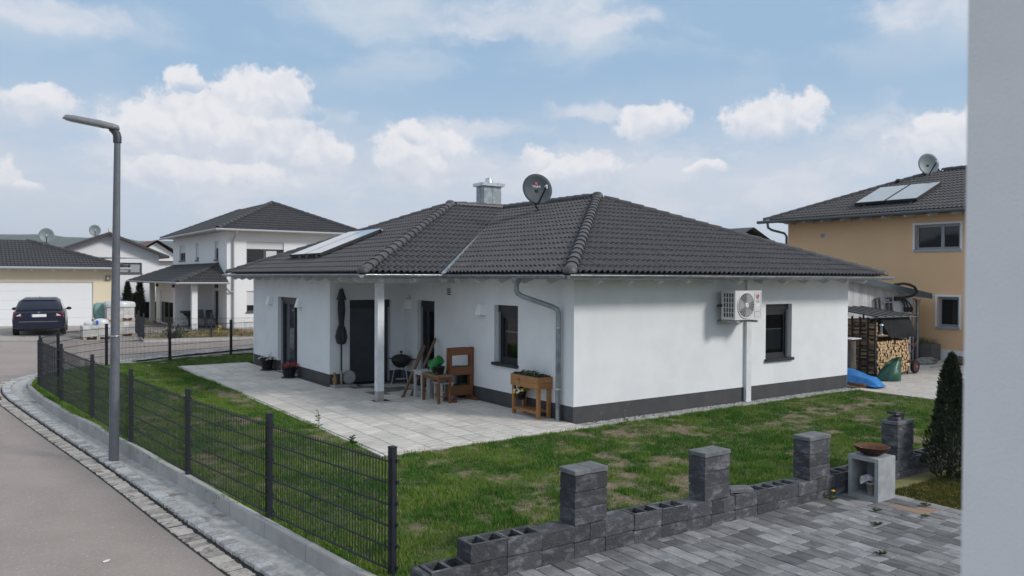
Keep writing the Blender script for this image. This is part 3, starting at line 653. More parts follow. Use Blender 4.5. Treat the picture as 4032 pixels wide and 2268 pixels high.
for i in range(10):
    x0 = -4.165+.417*i; x1 = x0+.417; ymax = 14.10 if x1 < -2.0 else 7.25; x1 = min(x1, -.003)
    y = -.365-(.315 if i % 2 else 0.)-(.21 if i % 3 == 2 else 0)
    while y < ymax-.02:
        a, c = max(y, -.365), min(y+.63, ymax)
        if c-a > .06:
            if x0 < -1.93 < x1 and a < 4.55 < c:
                if 4.40-a > .06: slab_at(x0, x1, a, 4.40, terrace, 'slab')
                if c-4.72 > .06: slab_at(x0, x1, 4.72, c, terrace, 'slab')
            else:
                tinted = (x0 > -1.75 and a > 4.7 and RND.random() < .5)  # about half the slabs under the porch roof get the darker tone
                slab_at(x0, x1, a, c, terrace, 'slab_dark' if tinted else 'slab')
        y += .63
# gravel strip with its edging along the right wall
b = MB(); b.box(0, -.30, -.2, 9.2, 0, -.05); tag(b.build('gravel_bed', 'joint'), kind='structure')
b = MB()
for k in range(9): b.cbox(.003+k*1.02, -.365, -.2, (k+1)*1.02-.003, -.305, -.004, .006)
tag(b.build('gravel_edging', 'kerb'), kind='structure')
g = np.random.default_rng(9); b = MB()
for i in range(5200):
    x, y = g.uniform(0.02, 9.15), g.uniform(-.30, -.005); s = g.uniform(.010, .019); z = -.045+g.uniform(0, .022); a = g.uniform(0, 6.28); ca, sa = math.cos(a)*s, math.sin(a)*s
    b.add([(x-ca, y-sa, z), (x+sa*.8, y-ca*.8, z-.004), (x+ca, y+sa, z+.003), (x-sa*.8, y+ca*.8, z+.002), (x+ca*.2, y+sa*.2, z+s*.75), (x, y, z-s*.6)], [(0, 1, 4), (1, 2, 4), (2, 3, 4), (3, 0, 4), (1, 0, 5), (2, 1, 5), (3, 2, 5), (0, 3, 5)])
tag(b.build('gravel', 'gravel'), kind='stuff')
# paved yard behind the house
b = MB(); b.box(9.0, -5.5, -.3, 18.3, 9, -.035); yard = tag(b.build('yard', 'joint'), kind='structure')
for i in range(24):
    x0 = 9.0+.4*i; y = -5.1-(.3 if i % 2 else 0)
    if x0 > 18.2: break
    while y < 2.35:
        if not (x0 < 9.2 and y > -.6): slab_at(x0, min(x0+.4, 18.28), y, y+.6, yard, 'yard', dz=-.004)
        y += .6
# neighbour's driveway pavers in front of the block wall
pav = lambda x: float(np.interp(x, [-7, -4.7, -3, -1.1, 0, 3], [.09, .06, .025, -.005, -.02, -.02]))
b = MB(); b.add([(x, y, pav(x)-.012) for x in (-8, -4.7, -3, -1.1, 0, .42) for y in (-5.7, -10.4)], [(2*i+1, 2*i+3, 2*i+2, 2*i) for i in range(5)])
drv = tag(b.build('neighbour_driveway', 'joint'), kind='structure')
def visible(x, y, z, mx=.02, my=.03):
    d = Vector((x, y, z))-CAM; zz = d.dot(_fw)
    if zz < .3: return False
    px, py = .5+.7597*d.dot(_r2)/zz, .5-.7597*d.dot(_u2)/zz*16/9
    return -mx < px < .94+mx and -my < py < 1+my
cand = []
for i in range(40):
    x0 = -7.6+.2006*i; x1 = x0+.2006; y = -5.72
    if x1 > .43: break
    y += RND.choice((0, .1, .2, .28))-.02; first = True; yy = y
    while yy > -10:
        L = RND.choice((.17, .22, .22, .28, .28)); a, c = yy-L, yy; yy -= L
        if first: c = -5.715; first = False
        cx, cy = (x0+x1)/2, (a+c)/2
        if visible(cx, cy, pav(cx)): cand.append((math.hypot(cx-CAM.x, cy-CAM.y), x0, x1, round(a, 3), round(c, 3)))
cand.sort(); rest = MB()
for k, (dd, x0, x1, a, c) in enumerate(cand):
    cx = (x0+x1)/2; z = pav(cx); slope = math.atan2(pav(x1)-pav(x0), x1-x0); rusty = abs(cx-.05) < .2 and -6.72 < (a+c)/2 < -6.38 and RND.random() < .6
    if k < 298:
        o = slab_at(x0, x0+.2, (a+c)/2-round((c-a), 2)/2, (a+c)/2+round((c-a), 2)/2, drv, 'paver_rust' if rusty else 'paver', zbase=z, name='paver', g=.0045); o.rotation_euler.y = -slope
    else: rest.cbox(x0+.0045, a+.0045, z-.06, x1-.0045, c-.0045, z, .005)
if rest.v: tag(rest.build('paver_field', 'paver', drv), kind='stuff')
# ================================================================== roof tile fields
TW, TR = .30, .345
_prof = [0, .55, 1, 1, .55, 0, 0, .55, 1, 1, .55, 0, 0]
def th(u, v):
    # height of a tile's surface over the roof plane at u across, v up the tile
    f = (u/TW) % 1*12; i = int(f); fr = f-i; a = _prof[i]*(1-fr)+_prof[min(i+1, 12)]*fr
    return .010+.046*a+.026*(1-v/TR)
def clip2(poly, a, b_, c):
    out = []
    for i in range(len(poly)):
        p, q = poly[i], poly[(i+1) % len(poly)]; dp, dq = a*p[0]+b_*p[1]-c, a*q[0]+b_*q[1]-c
        if dp <= 0: out.append(p)
        if dp*dq < 0: t = dp/(dp-dq); out.append((p[0]+(q[0]-p[0])*t, p[1]+(q[1]-p[1])*t))
    return out
def strips(u0, v0, halves=None, n=12, nv=1, tr=TR+.05):
    # one tile as strips in roof coordinates; halves = half-planes to cut it to
    V, Fc = [], []
    for k in range(n):
        a, c = u0+TW*k/n, u0+TW*(k+1)/n; e = 1e-6
        poly = [(a, v0), (c, v0), (c, v0+tr), (a, v0+tr)]
        if halves:
            for hh in halves: poly = clip2(poly, *hh) if poly else poly
        if len(poly) < 3: continue
        bl = len(V)
        for (u, v) in poly: V.append((u, v, th(min(max(u-u0, 0), TW-1e-6), v-v0)))
        Fc.append(tuple(range(bl, bl+len(poly))))
        low = [(u, v) for u, v in poly if abs(v-v0) < 1e-5]
        if len(low) == 2:
            (ua, _), (uc, _) = sorted(low); bl = len(V)
            V += [(ua, v0, th(min(max(ua-u0, 0), TW-1e-6), 0)), (uc, v0, th(min(max(uc-u0, 0), TW-1e-6), 0)), (uc, v0+.012, .0), (ua, v0+.012, .0)]
            Fc.append((bl+3, bl+2, bl+1, bl))
    return V, Fc
def roof_face(O, e, s, poly, n=12):
    """tiles of one roof face: O corner on the eave, e along it, s up the slope; poly convex, counter-clockwise, in (e, s) metres"""
    O, e, s = Vector(O), Vector(e).normalized(), Vector(s).normalized(); nn = e.cross(s)
    hv = []
    for i in range(len(poly)):
        (x1, y1), (x2, y2) = poly[i], poly[(i+1) % len(poly)]
        a, b_ = y2-y1, -(x2-x1); hv.append((a, b_, a*x1+b_*y1))
    umin, umax = min(p[0] for p in poly), max(p[0] for p in poly); vmax = max(p[1] for p in poly)
    full, cut = [], []
    for j in range(int(vmax/TR)+1):
        for i in range(int(math.floor(umin/TW)), int(umax/TW)+1):
            u0, v0 = i*TW, j*TR; c = [(u0, v0), (u0+TW, v0), (u0+TW, v0+TR+.05), (u0, v0+TR+.05)]
            ins = [all(a*u+b_*v-d <= 1e-6 for a, b_, d in hv) for u, v in c]
            if all(ins): full.append((u0, v0))
            else:
                V, Fc = strips(u0, v0, hv, n)
                if Fc: cut.append((u0, v0, V, Fc))
    mtx = Matrix(((e.x, s.x, nn.x), (e.y, s.y, nn.y), (e.z, s.z, nn.z)))
    return O, mtx, full, cut
def facing(O, mtx, u, v):
    p = O+mtx@Vector((u+TW/2, v+TR/2, 0)); d = CAM-p
    return max(0, (mtx.col[2]).dot(d))/d.length**3
def field(name, faces, parent, m, n=12):
    b = MB()
    for (O, mtx, full, cut) in faces:
        base = strips(0, 0, None, n)
        for (u0, v0) in full: b.add([O+mtx@Vector((p[0]+u0, p[1]+v0, p[2])) for p in base[0]], base[1])
        for (_, _, V, Fc) in cut: b.add([O+mtx@Vector(p) for p in V], Fc)
    return tag(b.build(name, m, parent), kind='stuff') if b.f else None
def cap_mesh(L=.40, r0=.135, r1=.105, seg=8):
    b = MB(); R0, R1 = [], []
    for k in range(seg+1):
        t = math.pi*k/seg; R0.append((math.cos(t)*r0, 0, math.sin(t)*r0*.9-.02)); R1.append((math.cos(t)*r1, L, math.sin(t)*r1*.9-.02))
    R0b = [(p[0]*.86, 0, (p[2]+.02)*.86-.02) for p in R0]
    n = seg+1
    b.add(R0+R1, [(i, i+1, n+i+1, n+i)[::-1] for i in range(seg)], 0, True)
    b.add(R0+R0b, [(i, i+1, n+i+1, n+i) for i in range(seg)])
    return b
def ridge_line(p, q, parent, src, step=.355, lift=.035, end=True):
    # overlapping half-round tiles from p (low) to q (high)
    p, q = Vector(p), Vector(q); d = (q-p); L = d.length; d.normalize(); n = int(L/step)
    side = d.cross(Vector((0, 0, 1))).normalized(); up = side.cross(d)
    rot = Matrix(((side.x, d.x, up.x), (side.y, d.y, up.y), (side.z, d.z, up.z))).to_euler()
    for i in range(n):
        c = piece(src, parent, (0, 0, 0), rot); c.location = p+d*(i*step+.02)+up*lift-wloc(parent)
    if end:
        b = MB(); seg = 8; rings = []
        for k in range(6):
            a = k/5*math.pi/2; rr = math.cos(a)*.137; rings.append([(math.cos(math.pi*j/seg)*rr, .03-math.sin(a)*.14, math.sin(math.pi*j/seg)*rr*.9-.02) for j in range(seg+1)])
        vs = [x for r in rings for x in r]; nn = seg+1
        b.add(vs, [(i*nn+j, i*nn+j+1, (i+1)*nn+j+1, (i+1)*nn+j) for i in range(5) for j in range(seg)], 0, True)
        o = b.build('ridge_end_cap', 'tile', parent, local=True); o.location = p+d*.02+up*lift-wloc(parent); o.rotation_euler = rot

# ================================================================== windows and doors
def window(parent, o, u, n, u0, u1, z0, z1, depth=.15, frame='anth', fw=.07, style='window', name='window', pane='glass', sill=True, mull=(), shutter=0., sillm='anth', rails=True, room=True, box=.0):
    """frame, panes, guide rails, sill set into a wall opening; returns the frame object"""
    b = MB(); d0, d1 = -depth-.05, -depth+.01
    zt = z1-box
    for (a, c, e, f) in ((u0, u0+fw, z0, zt), (u1-fw, u1, z0, zt), (u0+fw, u1-fw, z0, z0+fw), (u0+fw, u1-fw, zt-fw, zt)): b.ob(o, u, n, a, c, d0, d1, e, f)
    edges = [u0+fw]+[x for x in mull]+[u1-fw]
    for x in mull: b.ob(o, u, n, x-fw*.6, x+fw*.6, d0, d1+.004, z0+fw, zt-fw)
    fr = b.build(name, frame, parent)
    for i in range(len(edges)-1):
        a = edges[i]+(fw*.6 if i else 0); c = edges[i+1]-(fw*.6 if i < len(edges)-2 else 0)
        if style != 'plain':
            b = MB(); s = .05
            for (p, q, e, f) in ((a, a+s, z0+fw, zt-fw), (c-s, c, z0+fw, zt-fw), (a+s, c-s, z0+fw, z0+fw+s), (a+s, c-s, zt-fw-s, zt-fw)): b.ob(o, u, n, p, q, d0-.004, d1-.018, e, f)
            b.build('sash', frame, fr); a, c = a+s, c-s; zz0, zz1 = z0+fw+s, zt-fw-s
        else: zz0, zz1 = z0+fw, zt-fw
        b = MB(); b.ob(o, u, n, a, c, d0+.016, d0+.022, zz0, zz1); b.build('pane', pane, fr)
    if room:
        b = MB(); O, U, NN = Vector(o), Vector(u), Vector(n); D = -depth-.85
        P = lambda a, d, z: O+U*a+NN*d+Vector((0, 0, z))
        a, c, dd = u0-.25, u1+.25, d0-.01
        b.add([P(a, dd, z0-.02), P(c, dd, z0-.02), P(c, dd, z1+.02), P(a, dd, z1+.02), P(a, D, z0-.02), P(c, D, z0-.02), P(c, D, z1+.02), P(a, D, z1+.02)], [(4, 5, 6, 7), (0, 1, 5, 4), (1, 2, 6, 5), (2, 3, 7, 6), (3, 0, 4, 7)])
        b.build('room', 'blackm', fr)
    if box: b = MB(); b.ob(o, u, n, u0+.002, u1-.002, d0, d1+.035, zt, z1-.002); b.build('shutter_box', frame, fr)
    if rails:
        for a in (u0+.001, u1-.046): b = MB(); b.ob(o, u, n, a, a+.045, d1, d1+.05, z0, zt); b.build('guide_rail', 'rail', fr)
    if shutter: b = MB(); b.ob(o, u, n, u0+.045 if rails else u0+.002, u1-.045 if rails else u1-.002, d1+.008, d1+.03, z1-(z1-z0)*shutter, z1-.003); b.build('shutter', 'shutter', fr)
    if sill: b = MB(); b.ob(o, u, n, u0-.04, u1+.04, -depth, .055, z0-.035, z0+.006); b.ob(o, u, n, u0-.04, u1+.04, .04, .058, z0-.06, z0+.005); b.build('window_sill', sillm, fr)
    return fr

# ================================================================== the bungalow
D, WG, Y1, Y2 = 9.22, 2.02, 7.27, 13.70
OV, ZE, TS = .67, 2.86, .4045
rz = lambda dist: ZE+TS*dist
house = thing('bungalow', 'white bungalow with dark hipped tile roof and roofed terrace corner', 'house', (0, 0, 0))
WT_ = 2.98
b = MB()
b.wall((0, 0, 0), (0, 1, 0), (-1, 0, 0), Y1, .31, WT_, [(1.86, 2.76, .93, 2.20), (5.46, 6.36, .31, 2.20)], .15)
b.build('front_wall', 'stucco', house)
b = MB(); b.wall((0, 0, 0), (1, 0, 0), (0, -1, 0), D, .31, WT_, [(5.84, 6.84, .90, 2.20)], .15); b.build('side_wall', 'stucco', house)
b = MB(); b.wall((-WG, Y1, 0), (1, 0, 0), (0, -1, 0), WG, .31, WT_, [(.54, 1.72, .31, 2.20)], .15); b.build('porch_wall', 'stucco', house)
b = MB(); b.wall((-WG, Y1, 0), (0, 1, 0), (-1, 0, 0), Y2-Y1, .31, WT_, [(2.38, 4.03, .31, 2.20)], .15); b.build('wing_wall', 'stucco', house)
b = MB(); b.wall((-WG, Y2, 0), (1, 0, 0), (0, 1, 0), D+WG, 0, WT_); b.wall((D, 0, 0), (0, 1, 0), (1, 0, 0), Y2, 0, WT_); b.build('rear_wall', 'stucco', house)
q = -.012
for (o, u, n, segs) in (((0, 0, 0), (0, 1, 0), (-1, 0, 0), ((.02, 5.46), (6.36, Y1))), ((0, 0, 0), (1, 0, 0), (0, -1, 0), ((.0, D),)), ((-WG, Y1, 0), (1, 0, 0), (0, -1, 0), ((.0, .54), (1.72, WG))), ((-WG, Y1, 0), (0, 1, 0), (-1, 0, 0), ((.02, 2.38), (4.03, Y2-Y1)))):
    for (a, c) in segs: b = MB(); b.ob(o, u, n, a, c, -.3 if a > .015 else -.28, q, -.25, .309); b.build('plinth', 'plinth', house)
# window beside the downpipe
w = window(house, (0, 0, 0), (0, 1, 0), (-1, 0, 0), 1.86, 2.76, .93, 2.20, box=.16)
b = MB(); b.ob((0, 0, 0), (0, 1, 0), (-1, 0, 0), 2.02, 2.60, -.188, -.183, 1.60, 1.625); b.build('blind_rail', 'rail', w)
# narrow terrace door with a dark insect screen
w = window(house, (0, 0, 0), (0, 1, 0), (-1, 0, 0), 5.46, 6.36, .02, 2.20, sill=False, name='terrace_door', box=.16)
b = MB(); b.ob((0, 0, 0), (0, 1, 0), (-1, 0, 0), 5.55, 6.24, -.135, -.13, .9, .93); b.build('screen_bar', 'anth', w)
# window in the right wall, half covered by a pleated blind
w = window(house, (0, 0, 0), (1, 0, 0), (0, -1, 0), 5.84, 6.84, .90, 2.20, box=.14)
b = MB()
for k in range(16): b.ob((0, 0, 0), (1, 0, 0), (0, -1, 0), 5.97, 6.70, -.20-(k % 2)*.012, -.195, 1.10+k*.03, 1.127+k*.03)
b.build('pleated_blind', 'grey_win', w)
b = MB(); b.ob((0, 0, 0), (1, 0, 0), (0, -1, 0), 5.97, 6.70, -.21, -.186, 1.585, 1.605); b.build('blind_rail', 'shutter', w)
# dark terrace door in the porch
w = window(house, (-WG, Y1, 0), (1, 0, 0), (0, -1, 0), .54, 1.72, .02, 2.20, sill=False, name='porch_door', fw=.06, box=.2)
b = MB(); b.ob((-WG, Y1, 0), (1, 0, 0), (0, -1, 0), .56, 1.70, -.13, -.12, .05, 1.98); b.build('roller_shutter', 'door_slate', w)
# two-leaf french door in the wing with pale curtains
w = window(house, (-WG, Y1, 0), (0, 1, 0), (-1, 0, 0), 2.38, 4.03, .02, 2.20, sill=False, name='french_door', mull=(3.0,), box=.10, fw=.065)
for (a, c) in ((2.62, 2.78), (3.35, 3.90)):
    b = MB(); n_ = 10; vs = []
    for k in range(n_+1):
        yy = Y1+a+(c-a)*k/n_; xx = -WG+.24+.025*(k % 2); vs += [(xx, yy, .06), (xx, yy, 2.05)]
    b.add(vs, [(2*k, 2*k+2, 2*k+3, 2*k+1) for k in range(n_)]); b.build('curtain', 'shutter', w)
b = MB(); b.ob((-WG, Y1, 0), (0, 1, 0), (-1, 0, 0), 2.38, 4.03, -.15, .02, .0, .018); b.build('threshold', 'rail', w)
# vent grille
t = MB(); t.ob((0, 0, 0), (0, 1, 0), (-1, 0, 0), 4.62, 4.84, .0, .02, 2.35, 2.56); v_ = t.build('wall_vent', 'white_wood', house)
for k in range(4):
    b = MB(); b.ob((0, 0, 0), (0, 1, 0), (-1, 0, 0), 4.645, 4.80, .0195, .022, 2.375+k*.043, 2.40+k*.043); b.build('louver', 'blackm', v_)
# porch post with grey foot
b = MB(); b.box(-2.01, 4.47, .22, -1.85, 4.63, 2.66); b.build('porch_post', 'white_wood', house)
b = MB(); b.box(-2.006, 4.474, -.05, -1.854, 4.626, .22); b.build('post_foot', 'kerb', house)
b = MB(); b.box(-2.0, 4.55-.08, 2.66, -1.86, Y1, 2.84); b.box(-1.86, 4.47, 2.66, 0, 4.61, 2.84); b.build('porch_beam', 'rafter', house)
# soffit boards and rafters
def soffit(pts): 
    b = MB(); b.poly([(x, y, rz(d)-.07) for x, y, d in pts]); return b
eo = OV-.06
b = MB()
faces_s = [[(-eo, -eo, .06), (D+eo, -eo, .06), (D/2, D/2, D/2+OV)], [(-eo, 3.89, .06), (-eo, -eo, .06), (D/2, D/2, D/2+OV), (D/2, 9.12, D/2+OV)],
           [(-WG-eo, 3.89, .06), (-eo+.0, 3.89, .06), (D/2, 9.12, D/2+OV), (2.6, 9.12, D/2+OV)], [(-WG-eo, Y2+eo, .06), (-WG-eo, 3.89, .06), (2.6, 9.12, D/2+OV)],
           [(D+eo, Y2+eo, .06), (-WG-eo, Y2+eo, .06), (2.6, 9.12, D/2+OV), (D/2, 9.12, D/2+OV)], [(D+eo, -eo, .06), (D+eo, Y2+eo, .06), (D/2, 9.12, D/2+OV), (D/2, D/2, D/2+OV)]]
for f in faces_s: b.poly([(x, y, rz(d)-.075) for x, y, d in f])
b.build('soffit', 'rafter', house)
def rafter(p, inward, ln=.95):
    p = Vector(p); i = Vector(inward); b = MB(); s = Vector((-i.y, i.x, 0))*.05; vs = []
    prof = [(.0, rz(.07)-.08), (.0, rz(.07)-.15), (.10, rz(.17)-.245), (ln, rz(ln+.07)-.245), (ln, rz(ln+.07)-.08)]
    b.prism([p+i*a-s+Vector((0, 0, z)) for a, z in prof], s*2); return b
for k in range(12): rafter((.15+k*.81, -OV+.07, 0), (0, 1, 0), min(.95, .5+k*.8, .5+(11-k)*.8)).build('rafter', 'rafter', house)
for k in range(5): rafter((-OV+.07, .15+k*.82, 0), (1, 0, 0), min(.95, .5+k*.8)).build('rafter', 'rafter', house)
for k in range(3): rafter((-WG-.15+k*.8, 3.90, 0), (0, 1, 0), min(.95, .32+k*.8)).build('rafter', 'rafter', house)
for k in range(13): rafter((-WG-OV+.07, 4.4+k*.8, 0), (1, 0, 0), min(.95, .35+k*.8, .3+(12-k)*.8)).build('rafter', 'rafter', house)
# hip roof
roof = tag(bpy.data.objects.new('roof', None)); COL.objects.link(roof); roof.parent = house
cs = 1/math.sqrt(1+TS*TS); H = D/2+OV; er = .055   # er: tiles start this far inside the gutter lip
SL = lambda d: d/cs
e0 = er
A1 = (D/2, D/2); Jx, Jy = D/2, 9.12; YW = 3.83+.0; A2 = (YW*0+2.6, 9.12)
f1 = roof_face((-OV, -OV, ZE), (1, 0, 0), (0, cs, TS*cs), [(e0, SL(e0)), (D+2*OV-e0, SL(e0)), (H, SL(H))])
f2 = roof_face((-OV, YW, ZE), (0, -1, 0), (cs, 0, TS*cs), [(0+e0, SL(e0)), (YW+OV-e0, SL(e0)), (YW-A1[1], SL(H)), (YW-Jy, SL(H))])
f3 = roof_face((-WG-OV, YW, ZE), (1, 0, 0), (0, cs, TS*cs), [(e0, SL(e0)), (WG-e0, SL(e0)), (Jx+WG+OV, SL(Jy-YW)), (A2[0]+WG+OV, SL(Jy-YW))])
f4 = roof_face((-WG-OV, Y2+OV, ZE), (0, -1, 0), (cs, 0, TS*cs), [(e0, SL(e0)), (Y2+OV-YW-e0, SL(e0)), (Y2+OV-9.12, SL(A2[0]+WG+OV))])
tiles = []
for fi, (O, mtx, full, cut) in enumerate((f1, f2, f3, f4)):
    for (u0, v0) in full: tiles.append((facing(O, mtx, u0, v0), fi, u0, v0, None))
    for (u0, v0, V, Fc) in cut: tiles.append((facing(O, mtx, u0, v0)*.5, fi, u0, v0, (V, Fc)))
tiles.sort(key=lambda t: -t[0])
sv, sf = strips(0, 0); sb = MB(); sb.add(sv, sf, 0, False); proto = None; restb = MB(); FF = (f1, f2, f3, f4)
for k, (w_, fi, u0, v0, cutd) in enumerate(tiles):
    O, mtx = FF[fi][0], FF[fi][1]
    if k < 300:
        if cutd is None:
            if proto is None: proto = sb.build('roof_tile', 'tile', roof, local=True); o = proto
            else: o = piece(proto, roof, (0, 0, 0))
            o.location = O+mtx@Vector((u0, v0, RND.uniform(-.002, .002))); o.rotation_euler = mtx.to_euler()
        else:
            b = MB(); b.add([Vector(p)-Vector((u0, v0, 0)) for p in cutd[0]], cutd[1]); o = b.build('roof_tile', 'tile', roof, local=True); o.location = O+mtx@Vector((u0, v0, 0)); o.rotation_euler = mtx.to_euler()
    else:
        V, Fc = cutd if cutd else ([(p[0]+u0, p[1]+v0, p[2]) for p in sv], sf)
        restb.add([O+mtx@Vector(p) for p in V], Fc)
tag(restb.build('roof_tile_field', 'tile', roof), kind='stuff')
b = MB()   # faces turned away from the street and the battens' dark underside
for f in faces_s[:4]: b.poly([(x, y, rz(d)-.01) for x, y, d in f])
for f in faces_s[4:]: b.poly([(x, y, rz(d)+.03) for x, y, d in f])
b.build('roof_underlay', 'tile', roof)
cp = cap_mesh(); cap0 = cp.build('ridge_tile', 'tile', roof, local=True)
zr_ = rz(H)
def P3(x, y, d): return Vector((x, y, rz(d)+.01))
ridge_line(P3(-OV+.05, -OV+.05, .05), P3(A1[0], A1[1], H), roof, cap0)
ridge_line(P3(D+OV-.05, -OV+.05, .05), P3(A1[0], A1[1], H), roof, cap0)
ridge_line(P3(-WG-OV+.05, YW+.05, .05), P3(A2[0], A2[1], A2[0]+WG+OV), roof, cap0)
ridge_line(P3(-WG-OV+.05, Y2+OV-.05, .05), P3(A2[0], A2[1], A2[0]+WG+OV), roof, cap0)
ridge_line(P3(Jx, Jy, H), P3(A1[0], A1[1], H), roof, cap0, lift=.05, end=False)
ridge_line(P3(Jx, Jy, H), P3(A2[0], A2[1], H), roof, cap0, lift=.05, end=False)
cap0.location = P3(Jx, Jy, H)+Vector((0, 0, .045)); cap0.rotation_euler = (0, 0, rad(60))
for ap in (A1, A2):
    b = MB(); b.lathe([(.17, -.06), (.165, .02), (.14, .09), (.08, .13), (.0, .145)], 12, (ap[0], ap[1], zr_+.03), cap=False); b.build('ridge_end_cap', 'tile', roof)
# valley flashing
b = MB(); p, q = Vector((-OV+.0, YW, rz(0)+.02)), Vector((Jx, Jy, rz(H)+.035)); s1, s2 = Vector((0, -.085, .012)), Vector((-.085, 0, .012))
b.add([p+s1, p, p+s2, q+s1*.6, q, q+s2*.6], [(0, 1, 4, 3), (1, 2, 5, 4)]); b.build('valley_flashing', 'zinc', roof)
# chimney clad in steel sheet
ch = MB(); ch.box(4.85, 10.69, 3.9, 5.55, 11.19, 5.92); chim = ch.build('chimney', 'zinc', roof)
b = MB(); b.box(4.76, 10.60, 5.92, 5.64, 11.28, 6.03); b.build('chimney_cap', 'steel', chim)
b = MB(); b.lathe([(.16, 0), (.13, .06), (.115, .17), (.10, .19), (.0, .19)], 14, (5.2, 10.94, 6.03)); b.build('flue_cowl', 'steel', chim)
for yy in (10.80,): b = MB(); b.box(4.844, 10.93, 4.2, 4.85, 10.95, 5.92); b.box(5.19, 10.683, 4.2, 5.21, 10.69, 5.92); b.build('sheet_seam', 'zinc', chim)
# gutters: half-round channel along three visible eaves
def gutter(p, q, out):
    p, q, out = Vector(p), Vector(q), Vector(out); r = .068; b = MB(); n = 8; d = (q-p).normalized()
    for (rr, fl) in ((r, 0), (r-.006, 1)):
        A = [out*(-math.cos(math.pi*k/n)*rr)+Vector((0, 0, -math.sin(math.pi*k/n)*rr)) for k in range(n+1)]
        vs = [p+a for a in A]+[q+a for a in A]; b.add(vs, [(i, i+1, n+2+i, n+1+i)[::-1 if fl else 1] for i in range(n)], 0, True)
    g_ = b.build('gutter', 'zinc', house)
    b = MB(); b.tube([p+out*r+Vector((0, 0, .004)), q+out*r+Vector((0, 0, .004))], .009, 6); b.build('gutter_bead', 'steel', g_)
    L = (q-p).length; k = .5
    while k < L:
        b = MB(); c = p+d*k; A = [out*(-math.cos(math.pi*j/n)*(r+.004))+Vector((0, 0, -math.sin(math.pi*j/n)*(r+.004))) for j in range(n+1)]
        vs = [c-d*.012+a for a in A]+[c+d*.012+a for a in A]; b.add(vs, [(i, i+1, n+2+i, n+1+i) for i in range(n)]); b.build('gutter_bracket', 'zinc', g_); k += .81
    for c in (p, q):
        b = MB(); b.poly([c+out*(-math.cos(math.pi*j/n)*r)+Vector((0, 0, -math.sin(math.pi*j/n)*r)) for j in range(n+1)]); b.build('gutter_end', 'zinc', g_)
gz = ZE-.012
gutter((-OV-.06, -OV-.04, gz), (D+OV+.18, -OV-.04, gz), (0, -1, 0))
gutter((-OV-.04, -OV+.03, gz-.004), (-OV-.04, YW-.02, gz-.004), (-1, 0, 0))
gutter((-WG-OV+.03, YW-.04, gz-.002), (-OV-.10, YW-.04, gz-.002), (0, -1, 0))
gutter((-WG-OV-.04, YW-.10, gz), (-WG-OV-.04, Y2+OV+.12, gz), (-1, 0, 0))
# downpipe with swan neck
b = MB(); b.lathe([(.10, 0), (.10, -.04), (.055, -.14), (.055, -.18)], 14, (-OV-.04, .92, gz-.05)); dpo = b.build('downpipe', 'zinc', house)
px, py = -.09, .37
b = MB(); b.tube([(-OV-.04, .92, gz-.2), (-OV-.04, .92, gz-.30), (-OV-.02, .90, gz-.36), (-OV+.06, .84, gz-.42), (px-.10, py+.12, gz-.60), (px-.02, py+.02, gz-.66), (px, py, gz-.74), (px, py, 1.2), (px, py, .02)], .05, 14); b.build('pipe_run', 'zinc', dpo)
for zz in (1.82, .62): b = MB(); b.lathe([(.052, -.02), (.058, -.015), (.058, .015), (.052, .02)], 14, (px, py, zz)); b.build('pipe_clip', 'steel', dpo)
b = MB(); b.lathe([(.066, 0), (.066, .025), (.052, .03)], 14, (px, py, .0)); b.build('pipe_collar', 'zinc', dpo)

# ================================================================== fixed to the house: lamps, dish, collectors, heat pump
def wall_lamp(y, x, z0, z1, label, hw=.13):
    t = thing('wall_lamp', label, 'wall lamp', (x, y, z0), 'white wedge wall lamps on the bungalow')
    b = MB(); vs = []
    for z, w_, d in ((z0, hw, .15), (z1, hw*.72, .09)): vs += [(x, y-w_, z), (x, y+w_, z), (x-d, y+w_*.82, z), (x-d, y-w_*.82, z)]
    b.add(vs, [(0, 1, 2, 3), (7, 6, 5, 4), (1, 0, 4, 5), (2, 1, 5, 6), (3, 2, 6, 7), (0, 3, 7, 4)]); b.build('lamp_shade', 'lamp_white', t)
    b = MB(); b.box(x-.10, y-.07, z0-.012, x-.01, y+.07, z0-.001); b.build('lens', 'lens', t); return t
wall_lamp(11.90, -WG, 1.95, 2.19, 'white wedge wall lamp on the far side of the glazed french door')
wall_lamp(9.37, -WG, 1.95, 2.19, 'white wedge wall lamp between french door and closed parasol')
lm = wall_lamp(6.82, 0, 1.95, 2.20, 'white wedge wall lamp in the porch behind the white post')
b = MB(); b.lathe([(.0, -.05), (.03, -.045), (.045, -.01), (.045, .03), (.02, .05), (0, .05)], 10, (-.07, 6.78, 2.27)); b.build('motion_sensor', 'white_wood', lm)
wall_lamp(3.24, 0, 1.95, 2.19, 'white wedge wall lamp between tall shelf planter and window')

